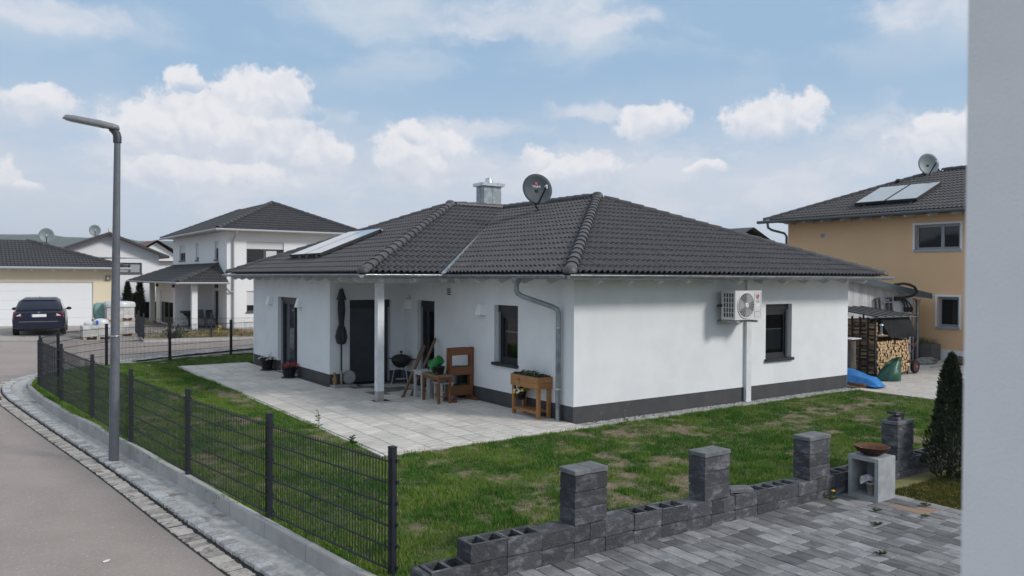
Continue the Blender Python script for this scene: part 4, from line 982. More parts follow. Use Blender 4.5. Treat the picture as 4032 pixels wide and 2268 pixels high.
def sat_dish(c, nrm, rx, ry, mdish, label, foot, lnb_len=.55, marks=False, arm_side=1, group=None):
    c = Vector(c); nrm = Vector(nrm).normalized(); side = Vector((0, 0, 1)).cross(nrm).normalized(); up = nrm.cross(side)
    t = thing('satellite_dish', label, 'satellite dish', foot, group)
    b = MB(); rings = []
    for k in range(6):
        f = k/5; rings.append([c+side*(math.cos(a)*rx*f)+up*(math.sin(a)*ry*f)+nrm*(.09*(f*f-1)) for a in [2*math.pi*j/32 for j in range(32)]])
    for r in rings[::-1][:1]: rings.append([p-nrm*.012+ (p-c)*.012 for p in r]); 
    rings += [[p-nrm*.03 for p in r] for r in rings[4:3:-1]]
    vs = [p for r in rings for p in r]; b.add(vs, [(i*32+j, i*32+(j+1) % 32, (i+1)*32+(j+1) % 32, (i+1)*32+j) for i in range(len(rings)-1) for j in range(32)], 0, True)
    b.build('reflector', mdish, t)
    base = c-up*ry*.97; lnb = c-up*ry*.22+nrm*lnb_len+side*.02*arm_side
    b = MB(); b.beam(base-nrm*.05, lnb-up*.03, .035, .035); b.build('feed_arm', 'blackm', t)
    b = MB(); b.tube([lnb-nrm*(-.06), lnb-nrm*.02], [.03, .035], 10); b.tube([lnb+nrm*.05, lnb+nrm*.06-up*.09], .022, 8); b.build('feed_horn', 'shutter', t)
    f = Vector(foot); m = c-nrm*.15-up*.1
    b = MB(); b.tube([f, Vector((m.x, m.y, f.z+.12)), m], .026, 8); b.tube([m, c-nrm*.085], .05, 8); b.build('mast', 'blackm', t)
    b = MB(); b.beam(f+Vector((-.12, .05, -.02)), f+Vector((.12, -.05, .03)), .10, .03); b.build('foot', 'blackm', t)
    if marks:
        mt = Matrix(((side.x, up.x, nrm.x, 0), (side.y, up.y, nrm.y, 0), (side.z, up.z, nrm.z, 0), (0, 0, 0, 1)))
        pos = c+up*ry*.20-nrm*.075
        text_mesh('TRIAX', .092, 'lettering', 'print_white', t, Matrix.Translation(pos-f)@mt)
        b = MB(); q = c+up*ry*.40-nrm*.066; s = .034
        b.add([q-side*s-up*s, q+side*s-up*s, q+side*s+up*s, q-side*s+up*s], [(0, 1, 2, 3)]); b.build('red_square', 'dish_red', t)
        for (a, h_) in ((-.13, -.05), (.13, -.05), (-.09, -.37), (.14, -.37), (.04, .41)):
            b = MB(); q = c+side*a+up*h_; rr = ((a/rx)**2+(h_/ry)**2); q = q+nrm*(.09*(rr-1)+.004); b.lathe([(0, 0), (.010, 0), (.010, .006), (0, .006)], 8, q); b.build('bolt', 'print_white', t)
    return t
sat_dish((3.62, 6.02, 5.30), (-.25, -.945, .20), .445, .445, 'dish', 'dark slate satellite dish with white lettering on the bungalow roof', (3.75, 6.12, rz(3.75+OV)+.05), marks=True)

# two flat collectors on the wing roof
def roof_pt(x, y, h=0.): return Vector((x, y, rz(x+WG+OV)))+Vector((-TS*cs, 0, cs))*h
t = thing('solar_collector', 'pair of flat solar collectors on the bungalow wing roof', 'solar panel', roof_pt(-1.68, 9.9, .05))
nrmR = Vector((-TS*cs, 0, cs))
for (ya, yb) in ((8.66, 9.86), (9.88, 11.10)):
    b = MB(); c4 = [roof_pt(x, y, .09) for x, y in ((-1.68, yb), (-1.68, ya), (.20, ya), (.20, yb))]; b.prism(c4, nrmR*.085); pn = b.build('collector_frame', 'blackm', t)
    c4 = [roof_pt(x, y, .1775) for x, y in ((-1.65, yb-.03), (-1.65, ya+.03), (.17, ya+.03), (.17, yb-.03))]; b = MB(); b.add(c4, [(0, 1, 2, 3)]); b.build('collector_glass', 'collector', pn)
for y in (8.85, 9.6, 10.15, 10.9):
    for x in (-1.72, .1): b = MB(); p = roof_pt(x, y, .02); b.beam(p, p+nrmR*.12, .05, .05); b.build('bracket', 'steel', t)
for x in (-1.5, .0): b = MB(); b.beam(roof_pt(x, 8.7, .07), roof_pt(x, 11.05, .07), .04, .04); b.build('rail', 'blackm', t)
b = MB(); b.tube([roof_pt(.12, 8.66, .14), roof_pt(.12, 8.58, .14)], .03, 8); b.build('pipe_stub', 'steel', t)

# heat pump unit on the right wall
ac = thing('air_conditioner', 'white outdoor air conditioning unit with round fan grille', 'air conditioner', (4.5, -.33, 1.9))
X0, X1, YF, YB, Z0, Z1 = 4.06, 4.95, -.55, -.17, 1.90, 2.54
b = MB(); b.wall((X0, YF, 0), (1, 0, 0), (0, -1, 0), X1-X0, Z0, Z1); b.add([(X0, YF, Z1), (X1, YF, Z1), (X1, YB, Z1), (X0, YB, Z1)], [(0, 1, 2, 3)]); b.add([(X0, YF, Z0), (X1, YF, Z0), (X1, YB, Z0), (X0, YB, Z0)], [(3, 2, 1, 0)])
b.add([(X1, YF, Z0), (X1, YB, Z0), (X1, YB, Z1), (X1, YF, Z1)], [(0, 1, 2, 3)]); b.add([(X0, YB, Z0), (X1, YB, Z0), (X1, YB, Z1), (X0, YB, Z1)], [(3, 2, 1, 0)])
holes = [(.06+c*.072, .06+c*.072+.052, Z0+.06+r*.108, Z0+.06+r*.108+.090) for c in range(4) for r in range(5)]
b.wall((X0, YB, 0), (0, -1, 0), (-1, 0, 0), YB-YF, Z0, Z1, holes, .02); b.build('casing', 'ac_white', ac)
b = MB(); b.box(X0+.021, YF+.02, Z0+.04, X0+.03, YB-.02, Z1-.04); b.build('coil', 'black', ac)
fc_ = Vector((4.42, YF, 2.215)); fr_ = .275
ringp = lambda r, y, n=40: [Vector((fc_.x+r*math.cos(2*math.pi*k/n), y, fc_.z+r*math.sin(2*math.pi*k/n))) for k in range(n)]
b = MB(); b.loft([ringp(.30, YF-.001), ringp(.295, YF-.014), ringp(fr_, YF-.016), ringp(fr_-.012, YF-.004)], cap=False); b.build('fan_ring', 'ac_white', ac)
b = MB(); b.add(ringp(fr_, YF-.003), [tuple(range(40))]); b.build('fan_opening', 'ac_dark', ac)
for k in range(3):
    b = MB(); a0 = k*2.094+.4
    vs = []
    for i in range(8):
        a = a0+i*.16
        for r in (.06, .25): vs.append((fc_.x+r*math.cos(a), YF-.0045-i*.0006, fc_.z+r*math.sin(a)))
    b.add(vs, [(2*i, 2*i+1, 2*i+3, 2*i+2) for i in range(7)]); b.build('fan_blade', 'ac_grey', ac)
b = MB()
for k in range(22):
    a = k*2*math.pi/22; pts = []
    for i in range(6): r = .055+i*.045; aa = a+.55*math.sin(i/5*2.4); pts.append((fc_.x+r*math.cos(aa), YF-.014-.012*math.sin(i/5*3.1), fc_.z+r*math.sin(aa)))
    b.tube(pts, .0032, 4, cap=False)
tag(b.build('fan_guard', 'ac_white', ac), kind='stuff')
b = MB(); b.loft([ringp(.06, YF-.010, 20), ringp(.06, YF-.028, 20), ringp(.045, YF-.033, 20)]); b.build('fan_hub', 'ac_white', ac)
b = MB(); b.wall((4.715, YF-.004, 0), (1, 0, 0), (0, -1, 0), .20, Z0+.06, Z1-.05); b.build('badge_panel', 'ac_white', ac)
b = MB()
for (x_, z_, xx, zz) in ((4.712, Z0+.056, 4.918, Z0+.062), (4.712, Z1-.05, 4.918, Z1-.044), (4.712, Z0+.056, 4.717, Z1-.044), (4.913, Z0+.056, 4.918, Z1-.044), (4.712, Z0+.21, 4.918, Z0+.214), (4.712, Z0+.12, 4.918, Z0+.124)): b.box(x_, YF-.0062, z_, xx, YF-.002, zz)
b.build('badge_border', 'ac_grey', ac)
lc = Vector((4.815, YF-.0055, 2.405)); 
b = MB(); n = 28; b.add([(lc.x+.058*math.cos(2*math.pi*k/n), lc.y, lc.z+.058*math.sin(2*math.pi*k/n)) for k in range(n)], [tuple(range(n))]); lg = b.build('logo_disc', 'lg_red', ac)
b = MB(); y_ = lc.y-.0012; b.tube([(lc.x+.042*math.cos(a), y_, lc.z+.042*math.sin(a)) for a in [rad(d) for d in range(75, 361, 15)]]+[(lc.x+.012, y_, lc.z)], .0045, 5)
b.tube([(lc.x-.004, y_, lc.z+.024), (lc.x-.004, y_, lc.z-.022), (lc.x+.012, y_, lc.z-.022)], .0045, 5); b.lathe([(0, 0), (.006, 0), (0, .002)], 8, (lc.x-.020, y_, lc.z+.018)); b.build('logo_mark', 'print_white', lg)
RXm = Matrix.Rotation(rad(90), 4, 'X')
text_mesh('LG', .085, 'lettering', 'lg_grey', ac, Matrix.Translation(Vector((4.815, YF-.0065, 2.30))-ac.location)@RXm)
text_mesh('DUAL INVERTER', .019, 'small_lettering', 'ac_grey', ac, Matrix.Translation(Vector((4.815, YF-.0065, 2.075))-ac.location)@RXm)
b = MB(); b.box(4.775, YF-.0068, 2.18, 4.855, YF-.002, 2.25); b.build('sticker', 'print_white', ac)
for x_ in (4.17, 4.80):
    b = MB(); b.box(x_-.02, YF-.02, Z0-.065, x_+.02, 0, Z0-.015); b.box(x_-.02, -.035, Z0-.35+.25, x_+.02, 0, Z0-.01); b.build('bracket_arm', 'rail', ac)
b = MB(); b.box(4.10, -.075, Z0-.10, 4.90, -.03, Z0-.05); b.box(4.12, YF-.01, Z0-.07, 4.20, YF+.28, Z0-.02); b.build('bracket_rail', 'rail', ac)
b = MB(); b.box(5.06, -.075, -.05, 5.23, 0, 1.95); b.box(5.085, -.06, 1.95, 5.205, 0, 2.78); b.build('duct_cover', 'white_wood', ac)
b = MB(); b.tube([(X1, -.3, 2.05), (5.08, -.26, 2.0), (5.14, -.06, 1.93)], .025, 8); b.tube([(4.0, -.1, 2.2), (4.05, -.2, 2.21)], .03, 6); b.build('coolant_pipe', 'blackm', ac)
# ================================================================== mesh fence round the lawn
fence = thing('mesh_fence', 'anthracite wire mesh fence round the lawn beside the street', 'fence', (-7.4, 2.5, .1))
def mesh_panel(p, q, za, zb, parent, rows=6, pitch=.2, wire=.0036, bar=.0052, step=.05, name='fence_panel', m='fence'):
    p, q = Vector((*p, 0)), Vector((*q, 0)); d = q-p; L = d.length; d.normalize(); s = Vector((-d.y, d.x, 0)); n = max(2, int(L/step))
    pn = thing(name, None, None, p-wloc(parent)+Vector((0, 0, za))); pn.parent = parent
    b = MB()
    for i in range(n+1):
        f = i/n; c = p+d*(L*f); z = za+(zb-za)*f
        b.beam(c+Vector((0, 0, z)), c+Vector((0, 0, z+(rows-1)*pitch+.03)), wire*2, wire*2)
    tag(b.build('mesh_wires', m, pn), kind='stuff')
    for r in range(rows):
        b = MB()
        for o in (-1, 1): b.beam(p+s*o*.006+Vector((0, 0, za+r*pitch)), q+s*o*.006+Vector((0, 0, zb+r*pitch)), bar*2, bar*2)
        b.build('double_bar', m, pn)
    return pn
def fpost(x, y, z, ang, parent, h=1.12, m='fence', w=.04, dep=.06):
    b = MB(); c, s = math.cos(ang), math.sin(ang)
    b.box(-dep/2, -w/2, -.25, dep/2, w/2, h); b.box(-dep/2-.002, -w/2-.002, h, dep/2+.002, w/2+.002, h+.012)
    o = b.build('fence_post', m, parent, local=True); o.location = Vector((x, y, z))-wloc(parent); o.rotation_euler = (0, 0, ang)
    for k in range(6):
        b = MB(); b.box(-dep/2-.012, w/2+.0, k*.2-.016, -dep/2+.012, w/2+.014, k*.2+.016); b.box(-dep/2-.014, -.012, k*.2-.014, -dep/2, .012, k*.2+.014)
        c_ = b.build('clamp', m, o, local=True)
    return o
for i in range(len(FENCE)):
    x, y, z = FENCE[i]; a = FENCE[max(i-1, 0)]; c = FENCE[min(i+1, len(FENCE)-1)]; ang = math.atan2(c[1]-a[1], c[0]-a[0])
    sx, sy = math.sin(ang)*.045, -math.cos(ang)*.045      # posts stand on the lawn side of the mesh
    fpost(x+sx, y+sy, z, ang+math.pi/2, fence, w=.074, dep=.05)
    if i < len(FENCE)-1:
        n = FENCE[i+1]
        if i in (6, 7):   # the two panels at the bend are bent
            pts = smooth_path([(f[0], f[1], f[2]) for f in FENCE[i-1:i+3]], .05); A = Vector(FENCE[i]); Bq = Vector(FENCE[i+1])
            ia = min(range(len(pts)), key=lambda k: (pts[k]-A).length); ib = min(range(len(pts)), key=lambda k: (pts[k]-Bq).length); im = (ia+ib)//2
            mesh_panel((x, y), pts[im][:2], z, pts[im].z, fence); mesh_panel(pts[im][:2], n[:2], pts[im].z, n[2], fence)
        else: mesh_panel((x, y), n[:2], z, n[2], fence)

# ================================================================== street lamp
lx, ly = -7.66, 2.20; lz = gs(lx, ly)+.02
lamp = thing('street_lamp', 'grey street lamp post with flat head rising from the granite kerb', 'street lamp', (lx, ly, lz))
b = MB(); b.lathe([(.076, -.1), (.074, .9), (.064, 2.6), (.052, 4.4), (.047, 4.93-lz)], 22, (lx, ly, lz)); b.v = [(x+.057*(z-lz)/5.1, y-.04*(z-lz)/5.1, z) for x, y, z in b.v]; b.build('pole', 'lamp_pole', lamp)
hd = Vector((-.819, .574, 0))           # the arm points over the street
tp = Vector((lx+.057, ly-.04, 4.91))
b = MB(); b.tube([tp, tp+Vector((0, 0, .09)), tp+Vector((0, 0, .14))+hd*.01, tp+Vector((0, 0, .20))+hd*.06, tp+Vector((0, 0, .225))+hd*.11], [.062, .062, .060, .055, .04], 16); b.build('bracket', 'lamp_dark', lamp)
ax = (hd+Vector((0, 0, .195))).normalized(); sd = ax.cross(Vector((0, 0, 1))).normalized(); up = sd.cross(ax)
st = tp+Vector((0, 0, .215))-ax*.01
def hring(t, w, zt, zb): 
    c = st+ax*t; zt *= .82; return [c-sd*w+up*zb, c-sd*w*.96+up*(zb+(zt-zb)*.55), c-sd*w*.62+up*zt, c+sd*w*.62+up*zt, c+sd*w*.96+up*(zb+(zt-zb)*.55), c+sd*w+up*zb]
b = MB(); b.loft([hring(0, .05, .05, .01), hring(.03, .10, .085, -.012), hring(.25, .115, .10, -.018), hring(.70, .115, .095, -.018), hring(.82, .105, .075, -.015), hring(.85, .08, .03, -.01)]); b.build('lamp_head', 'lamp_head', lamp)
b = MB(); b.prism([st+ax*.26-sd*.08-up*.0185, st+ax*.26+sd*.08-up*.0185, st+ax*.80+sd*.08-up*.0185, st+ax*.80-sd*.08-up*.0185], -up*.006); b.build('lens', 'lens', lamp)
b = MB(); b.lathe([(.064, -.012), (.072, -.012), (.072, .012), (.064, .012)], 22, (lx+.022, ly-.016, lz+2.02)); b.build('pole_clamp', 'steel', lamp)

# ================================================================== block wall with four pillars
TOPX = lambda x: float(np.interp(x, [-7, -5.9, -4.7, -2.4, -.9, 2, 4], [.445, .425, .385, .305, .268, .245, .24]))
bw = thing('block_wall', 'unfinished dark grey hollow block wall with four pillars', 'wall', (-2, -5.6, 0))
WY0, WY1, CH = -5.72, -5.48, .168
def hollow(L, cav=True):
    b = MB(); h = CH-.004; l = L/2-.0025; w = (WY1-WY0)/2
    if not cav: b.cbox(-l, -w, 0, l, w, h-.005, .013); return b
    t = .034; nc = 2 if L > .3 else 1; xs = [-l]; 
    for k in range(nc): a = -l+t+k*(2*l-t)/nc; xs += [a, a+(2*l-t)/nc-t]
    xs.append(l); ys = [-w, -w+t, w-t, w]
    b.add([(-l, -w, 0), (l, -w, 0), (l, w, 0), (-l, w, 0), (-l, -w, h), (l, -w, h), (l, w, h), (-l, w, h)], [(3, 2, 1, 0), (0, 1, 5, 4), (1, 2, 6, 5), (2, 3, 7, 6), (3, 0, 4, 7)])
    for i in range(len(xs)-1):
        for j in range(3):
            a, c, d, e = xs[i], xs[i+1], ys[j], ys[j+1]
            if j == 1 and i % 2 == 1:
                z = h-.10
                b.add([(a, d, h), (c, d, h), (c, e, h), (a, e, h), (a, d, z), (c, d, z), (c, e, z), (a, e, z)], [(0, 4, 5, 1), (1, 5, 6, 2), (2, 6, 7, 3), (3, 7, 4, 0), (4, 7, 6, 5)])
            else: b.add([(a, d, h), (c, d, h), (c, e, h), (a, e, h)], [(0, 1, 2, 3)])
    return b
bsrc = {}
def block(x0, L, z, cav, dy=0.):
    key = (round(L, 2), cav); cx = x0+L/2
    loc = Vector((cx, (WY0+WY1)/2+dy+RND.uniform(-.003, .003), z))-wloc(bw)
    if key not in bsrc: o = hollow(L, cav).build('block', 'block', bw, local=True); bsrc[key] = o
    else: o = piece(bsrc[key], bw, (0, 0, 0))
    o.location = loc; o.rotation_euler = (0, math.atan2(TOPX(cx-.3)-TOPX(cx+.3), .6) if cav else 0, RND.uniform(-.006, .006)); return o
PILL = [(-4.70, .42, 2), (-2.82, .42, 2), (-.87, .44, 2), (1.20, .43, 1)]
x = -5.9
while x < 3.2:      # upper course
    cx = x+.2; onp = any(p0-.2 < cx < p0+.62 for p0, _, _ in PILL)
    if any(abs(x-p0) < .21 for p0, _, _ in PILL): block(x, .2, TOPX(x+.1)-CH, False); block(x+.2, .2, TOPX(x+.3)-CH, False)
    else: block(x, .4, TOPX(cx)-CH, not onp)
    x += .4
block(-6.38, .08, TOPX(-6.3)-2*CH, False); x = -6.30
while x < 3.2:      # lower course
    block(x, .4, TOPX(x+.2)-2*CH, x < -5.95); x += .4
x = -6.2
while x < 3.2: block(x, .4, TOPX(x+.2)-3*CH, False); x += .4
for (p0, L, nc) in PILL:
    zt = TOPX(p0+.2)
    for k in range(3):
        block(p0+.0, L, zt+k*.164, False, RND.uniform(-.004, .004)).rotation_euler = (0, 0, RND.uniform(-.01, .01))
    z = zt+3*.164
    w_ = L/nc
    for k in range(nc):
        b = MB(); b.cbox(p0-.008+k*(w_+.006), WY0-.010, z+RND.uniform(0, .004), p0-.008+k*(w_+.006)+w_+.004, WY1+.010, z+.047, .006); o = b.build('cap_stone', 'cap', bw)
z = TOPX(-2.1)
t = MB(); t.cbox(-.15, -.09, 0, .15, .09, .045, .006); o = t.build('loose_slab', 'cap'); o.location = (-2.10, -5.60, z); o.rotation_euler = (.0, .03, -.35); tag(o, 'loose grey slab lying on the low block wall right of the second pillar', 'slab')
z = TOPX(1.4)+3*.164+.047
t = MB(); t.cbox(-.13, -.07, 0, .13, .07, .05, .008); o = t.build('loose_stone', 'block'); o.location = (1.36, -5.60, z); o.rotation_euler = (0, 0, .2); tag(o, 'lower of two dark stones stacked on the pillar behind the fire bowl', 'stone')
t = MB(); t.cbox(-.14, -.065, 0, .14, .065, .045, .008); o = t.build('loose_stone', 'block'); o.location = (1.36, -5.60, z+.072); o.rotation_euler = (.05, .16, .1); tag(o, 'upper tilted dark stone on the pillar behind the fire bowl', 'stone')

# ================================================================== concrete stand, fire bowl, bucket, thuja
sx0, sx1, sy0, sy1, sz = -.13, .27, -6.20, -5.79, -.022
st_ = thing('concrete_stand', 'hollow cast concrete cube stand beside the block wall', 'stand', (.07, -6.0, sz))
t_ = .05; b = MB(); h = .55
b.cbox(sx0, sy0, sz+h-.055, sx1, sy1, sz+h, .006); b.box(sx0, sy0, sz, sx1, sy1, sz+.05)
b.box(sx0, sy0, sz+.05, sx1, sy0+t_, sz+h-.055); b.box(sx0, sy1-t_, sz+.05, sx1, sy1, sz+h-.055); b.build('shell', 'conc', st_)
b = MB(); b.box(sx1-.04, sy0+t_, sz+.05, sx1-.002, sy1-t_, sz+h-.055); b.build('back_panel', 'conc', st_)
bc = (.07, -5.995, sz+h)
t = thing('fire_bowl', 'rusty shallow steel fire bowl resting on the concrete stand', 'fire bowl', bc)
b = MB(); pr = [(.0, .014), (.06, .006), (.11, .018), (.175, .055), (.215, .108)]; b.lathe(pr+[(.219, .110)]+[(r-.004, z+.007) for r, z in pr[::-1][:-1]]+[(0, .03)], 36, bc, cap=False); b.build('bowl', 'rust', t)
b = MB(); b.lathe([(.06, .0), (.112, .0115), (.178, .049), (.219, .105)], 36, bc, cap=False); b.build('underside', 'rust_dark', t)
t = thing('bucket', 'small pale pot standing inside the concrete stand', 'bucket', (-.02, -6.05, sz+.05))
b = MB(); b.lathe([(.045, 0), (.068, .14), (.074, .14), (.074, .165), (.062, .165), (.055, .05), (0, .05)], 16, (-.02, -6.05, sz+.05)); b.build('pot', 'pot_clay', t)
b = MB(); g = np.random.default_rng(2)
rings = []
for k in range(5):
    f = k/4; rings.append([(-.01+.10*(1-f*.75)*math.cos(a)*(1+.35*math.sin(3*a+k)), -6.0+.12*(1-f*.75)*math.sin(a)*(1+.3*math.sin(2*a+2*k)), sz+.215+.085*f+.03*math.sin(4*a)*(1-f)) for a in [2*math.pi*j/18 for j in range(18)]])
b.loft(rings); tag(b.build('crumpled_cloth', 'cloth'), 'crumpled pale cloth draped over the pot inside the concrete stand', 'cloth')
def leaf_cloud(name, m, parent, fn, n, s, seed):
    g = np.random.default_rng(seed); b = MB()
    for i in range(n):
        p, nrm = fn(g); nrm = Vector(nrm).normalized(); a = Vector(g.normal(size=3)).cross(nrm).normalized(); c = nrm.cross(a); k = s*g.uniform(.6, 1.4)
        q = Vector(p); d = (a*.5+nrm*.5+Vector((0, 0, .55))).normalized()
        b.add([q-c*k*.35, q+c*k*.35, q+d*k*1.5+c*k*.1], [(0, 1, 2)])
    return b.build(name, m, parent)
def thuja(x, y, z, h, r, label, m, n, s, seed, group=None):
    t = thing('thuja_tree', label, 'conifer', (x, y, z), group)
    b = MB(); b.tube([(x, y, z-.05), (x, y, z+h*.55), (x, y, z+h*.9)], [.05, .03, .008], 7); b.build('trunk', 'bark', t)
    def fn(g):
        f = g.random()**.8; a = g.uniform(0, 6.283); rr = r*(1-f)**.62*min(1, .55+f*4)*(1+.16*math.sin(3*a+f*9)+.10*math.sin(7*a-f*17))
        k = 1-g.random()**2*.5; return (x+math.cos(a)*rr*k, y+math.sin(a)*rr*k, z+.03+f*h+g.normal()*.02), (math.cos(a), math.sin(a), .35)
    leaf_cloud('crown', m, t, fn, n, s, seed); return t
thuja(1.93, -6.10, -.03, 1.72, .345, 'dark green thuja beside the white house corner at the end of the block wall', 'leaf_dark', 15000, .030, 3)
# dandelion at the foot of the wall
t = thing('dandelion', 'yellow dandelion flower at the foot of the block wall', 'flower', (-.5, -5.80, -.02)); b = MB(); b.tube([(-.5, -5.80, -.02), (-.5, -5.81, .09)], .004, 5); b.build('stem', 'leaf', t)
b = MB(); b.lathe([(0, 0), (.028, .006), (.02, .018), (0, .022)], 10, (-.5, -5.81, .09)); b.build('blossom', 'dandelion', t)
b = MB()
for k in range(9): leaf_quad(b, (-.5, -5.80, -.02), (math.cos(k*.7), math.sin(k*.7), .4), .10, .025, .6)
b.build('leaves', 'leaf', t)
for (x, y, lab) in ((-1.09, -6.73, 'green weed tuft in the paver joints nearest the fire bowl stand'), (-1.98, -7.29, 'dark green weed tuft at the lower edge of the grey pavers'), (.19, -6.63, 'weed tuft in the paver joint next to the small lawn patch'), (-.28, -6.86, 'weed tuft beside the rust stained paver'), (-.54, -6.41, 'small weed in the pavers before the concrete stand')):
    weed(x, y, pav(x), .05, 24, 'paver_weed', lab, stem=False, m='weed', k=.72)

# ================================================================== wall of the photographer's house
t = thing('house_wall', 'coarse white rendered house corner standing close at the street end of the driveway', 'wall', (-7.3, -12, 0))
b = MB(); b.box(-7.46, -13.2, -.3, -7.10, -10.60, 3.95); b.build('wall_face', 'stucco_near', t)

# ================================================================== things on the terrace
def flower_pot(x, y, r, h, m, label, seed, n=46, spread=1.35, fl=.04):
    t = thing('flower_pot', label, 'flower pot', (x, y, 0), 'black flower pots by the french door')
    b = MB(); b.lathe([(r*1.06, 0), (r*1.08, .025), (r*.78, .03)], 20, (x, y, 0)); b.build('saucer', 'pot', t)
    b = MB(); b.lathe([(r*.72, .02), (r, h-.04), (r*1.06, h-.04), (r*1.06, h), (r*.93, h), (r*.9, h-.05), (0, h-.05)], 22, (x, y, 0)); b.build('pot', 'pot', t)
    g = np.random.default_rng(seed); b = MB(); c = MB()
    for i in range(n):
        a = g.uniform(0, 6.28); rr = r*spread*math.sqrt(g.random()); zz = h+.09*(1-(rr/(r*spread))**2)+g.uniform(-.03, .03)
        p = Vector((x+math.cos(a)*rr, y+math.sin(a)*rr, zz)); nrm = Vector((math.cos(a)*.6, math.sin(a)*.6, 1)).normalized(); s = fl*g.uniform(.7, 1.2)
        side = nrm.cross(Vector((0, 1, 0))).normalized(); w = nrm.cross(side)
        b.add([p+(side*math.cos(k*1.0472)+w*math.sin(k*1.0472))*s*(.62 if k % 2 else 1) for k in range(6)]+[p+nrm*s*.3], [(k, (k+1) % 6, 6) for k in range(6)])
    for i in range(n*2):
        a = g.uniform(0, 6.28); rr = r*spread*.9*math.sqrt(g.random()); leaf_quad(c, (x+math.cos(a)*rr*.7, y+math.sin(a)*rr*.7, h-.02+g.uniform(0, .05)), (math.cos(a), math.sin(a), .3), .07, .03, .6)
    b.build('blossoms', m, t); c.build('leaves', 'leaf', t); return t
pf = flower_pot(-2.24, 11.62, .19, .33, 'pink', 'black flower pot with pale pink blossoms left of the french door', 4)
b = MB()
for k in range(3): b.tube([(-2.24+.02*k, 11.45, .33), (-2.25+.03*k, 11.42-.03*k, .50+.03*k)], .004, 4)
b.build('flower_stalks', 'leaf', pf)
flower_pot(-2.28, 9.56, .20, .33, 'red', 'black flower pot with crimson blossoms in front of the french door', 7, 60)

# parasol on granite base
pb = thing('parasol_stand', 'speckled granite slab base under the closed parasol', 'parasol base', (-1.73, 7.12, 0))
b = MB(); b.cbox(-2.02, 6.92, .004, -1.42, 7.24, .055, .008); b.build('base_slab', 'granite_slab', pb)
b = MB(); b.lathe([(.035, 0), (.032, .34), (.026, .35), (.026, .345), (0, .345)], 14, (-1.76, 7.14, .055)); b.build('tube_holder', 'alu_bronze', pb)
px, py = -1.76, 7.14
ps = thing('parasol', 'closed charcoal parasol tied together on its dark pole', 'parasol', (px, py, .06))
b = MB(); b.tube([(px, py, .10), (px, py, 2.42)], .021, 10); b.build('pole', 'black', ps)
def folds(z, r, amp, ph=0., n=48, k=8): return [(px+(r+amp*math.cos(k*a+ph))*math.cos(a), py+(r+amp*math.cos(k*a+ph))*math.sin(a), z+(.02*math.cos(k*a) if amp > .02 else 0)) for a in [2*math.pi*j/n for j in range(n)]]
b = MB(); b.loft([folds(1.10, .10, .028, .3), folds(1.25, .135, .032, .2), folds(1.42, .105, .022), folds(1.58, .062, .012), folds(1.64, .055, .010), folds(1.70, .072, .013), folds(1.95, .088, .016), folds(2.15, .080, .014), folds(2.25, .068, .010)]); b.build('canopy', 'fabric', ps)
b = MB(); b.loft([folds(1.58, .066, .011), folds(1.66, .064, .010)], cap=False); b.build('tie_strap', 'black', ps)
b = MB(); b.loft([folds(2.21, .125, .012), folds(2.34, .085, .008), folds(2.46, .055, .004), folds(2.50, .03, .001)]); b.build('vent_cap', 'fabric', ps)
# carved animal figure: an upright meerkat
fx, fy, fz = -1.915, 7.17, .055
t = thing('meerkat_figure', 'small carved upright meerkat figure beside the parasol pole', 'figurine', (fx, fy, fz))
b = MB(); b.loft([[(fx+rx*math.cos(a)+ox, fy+ry*math.sin(a), fz+z) for a in [2*math.pi*j/14 for j in range(14)]] for z, rx, ry, ox in ((0, .045, .05, 0), (.04, .055, .058, 0), (.10, .058, .056, 0), (.17, .046, .045, 0), (.21, .034, .034, -.004), (.235, .030, .030, -.008), (.26, .040, .036, -.014), (.285, .038, .035, -.014), (.31, .020, .020, -.008))]); b.build('body', 'figure', t)
b = MB(); b.loft([[(fx-.04-k*.014, fy+r*math.cos(a), fz+.268-k*.004+r*math.sin(a)) for a in [2*math.pi*j/8 for j in range(8)]] for k, r in ((0, .022), (1, .017), (2, .010))]); b.build('muzzle', 'figure', t)
for s in (-1, 1):
    b = MB(); b.tube([(fx-.01, fy+s*.045, fz+.18), (fx-.045, fy+s*.05, fz+.13), (fx-.065, fy+s*.018, fz+.125)], [.016, .014, .012], 7); b.build('arm', 'figure', t)
    b = MB(); b.lathe([(.0, 0), (.014, .004), (.012, .016), (0, .02)], 8, (fx-.008, fy+s*.034, fz+.285)); b.build('ear', 'figure', t)
t = thing('lantern', 'small dark lantern hanging low beside the meerkat figure', 'lantern', (fx-.02, fy+.14, fz-.05)); b = MB(); lz_ = .004
b.box(fx-.06, fy+.09, lz_, fx+.02, fy+.17, lz_+.02); b.box(fx-.06, fy+.09, lz_+.16, fx+.02, fy+.17, lz_+.18); b.build('frame', 'blackm', t)
for (a, c) in ((-.058, .092), (.012, .092), (-.058, .162), (.012, .162)): b = MB(); b.box(fx+a, fy+c, lz_+.02, fx+a+.006, fy+c+.006, lz_+.16); b.build('strut', 'blackm', t)
b = MB(); b.lathe([(.02, .02), (.02, .10), (0, .10)], 10, (fx-.02, fy+.13, lz_)); b.build('candle', 'figure', t)
# round milky plastic cover leaning on the pole
dc = Vector((-1.585, 7.055, .235)); nr = Vector((-.62, -.76, .20)).normalized(); s_ = nr.cross(Vector((0, 0, 1))).normalized(); u_ = s_.cross(nr)
t = MB(); 
t.loft([[dc+(s_*math.cos(a)+u_*math.sin(a))*r+nr*d for a in [2*math.pi*j/30 for j in range(30)]] for r, d in ((.175, -.012), (.18, 0), (.165, .012), (.12, .02), (.05, .018), (.02, .03))]); tag(t.build('plastic_disc', 'clear'), 'round milky plastic disc leaning against the parasol stand', 'disc')
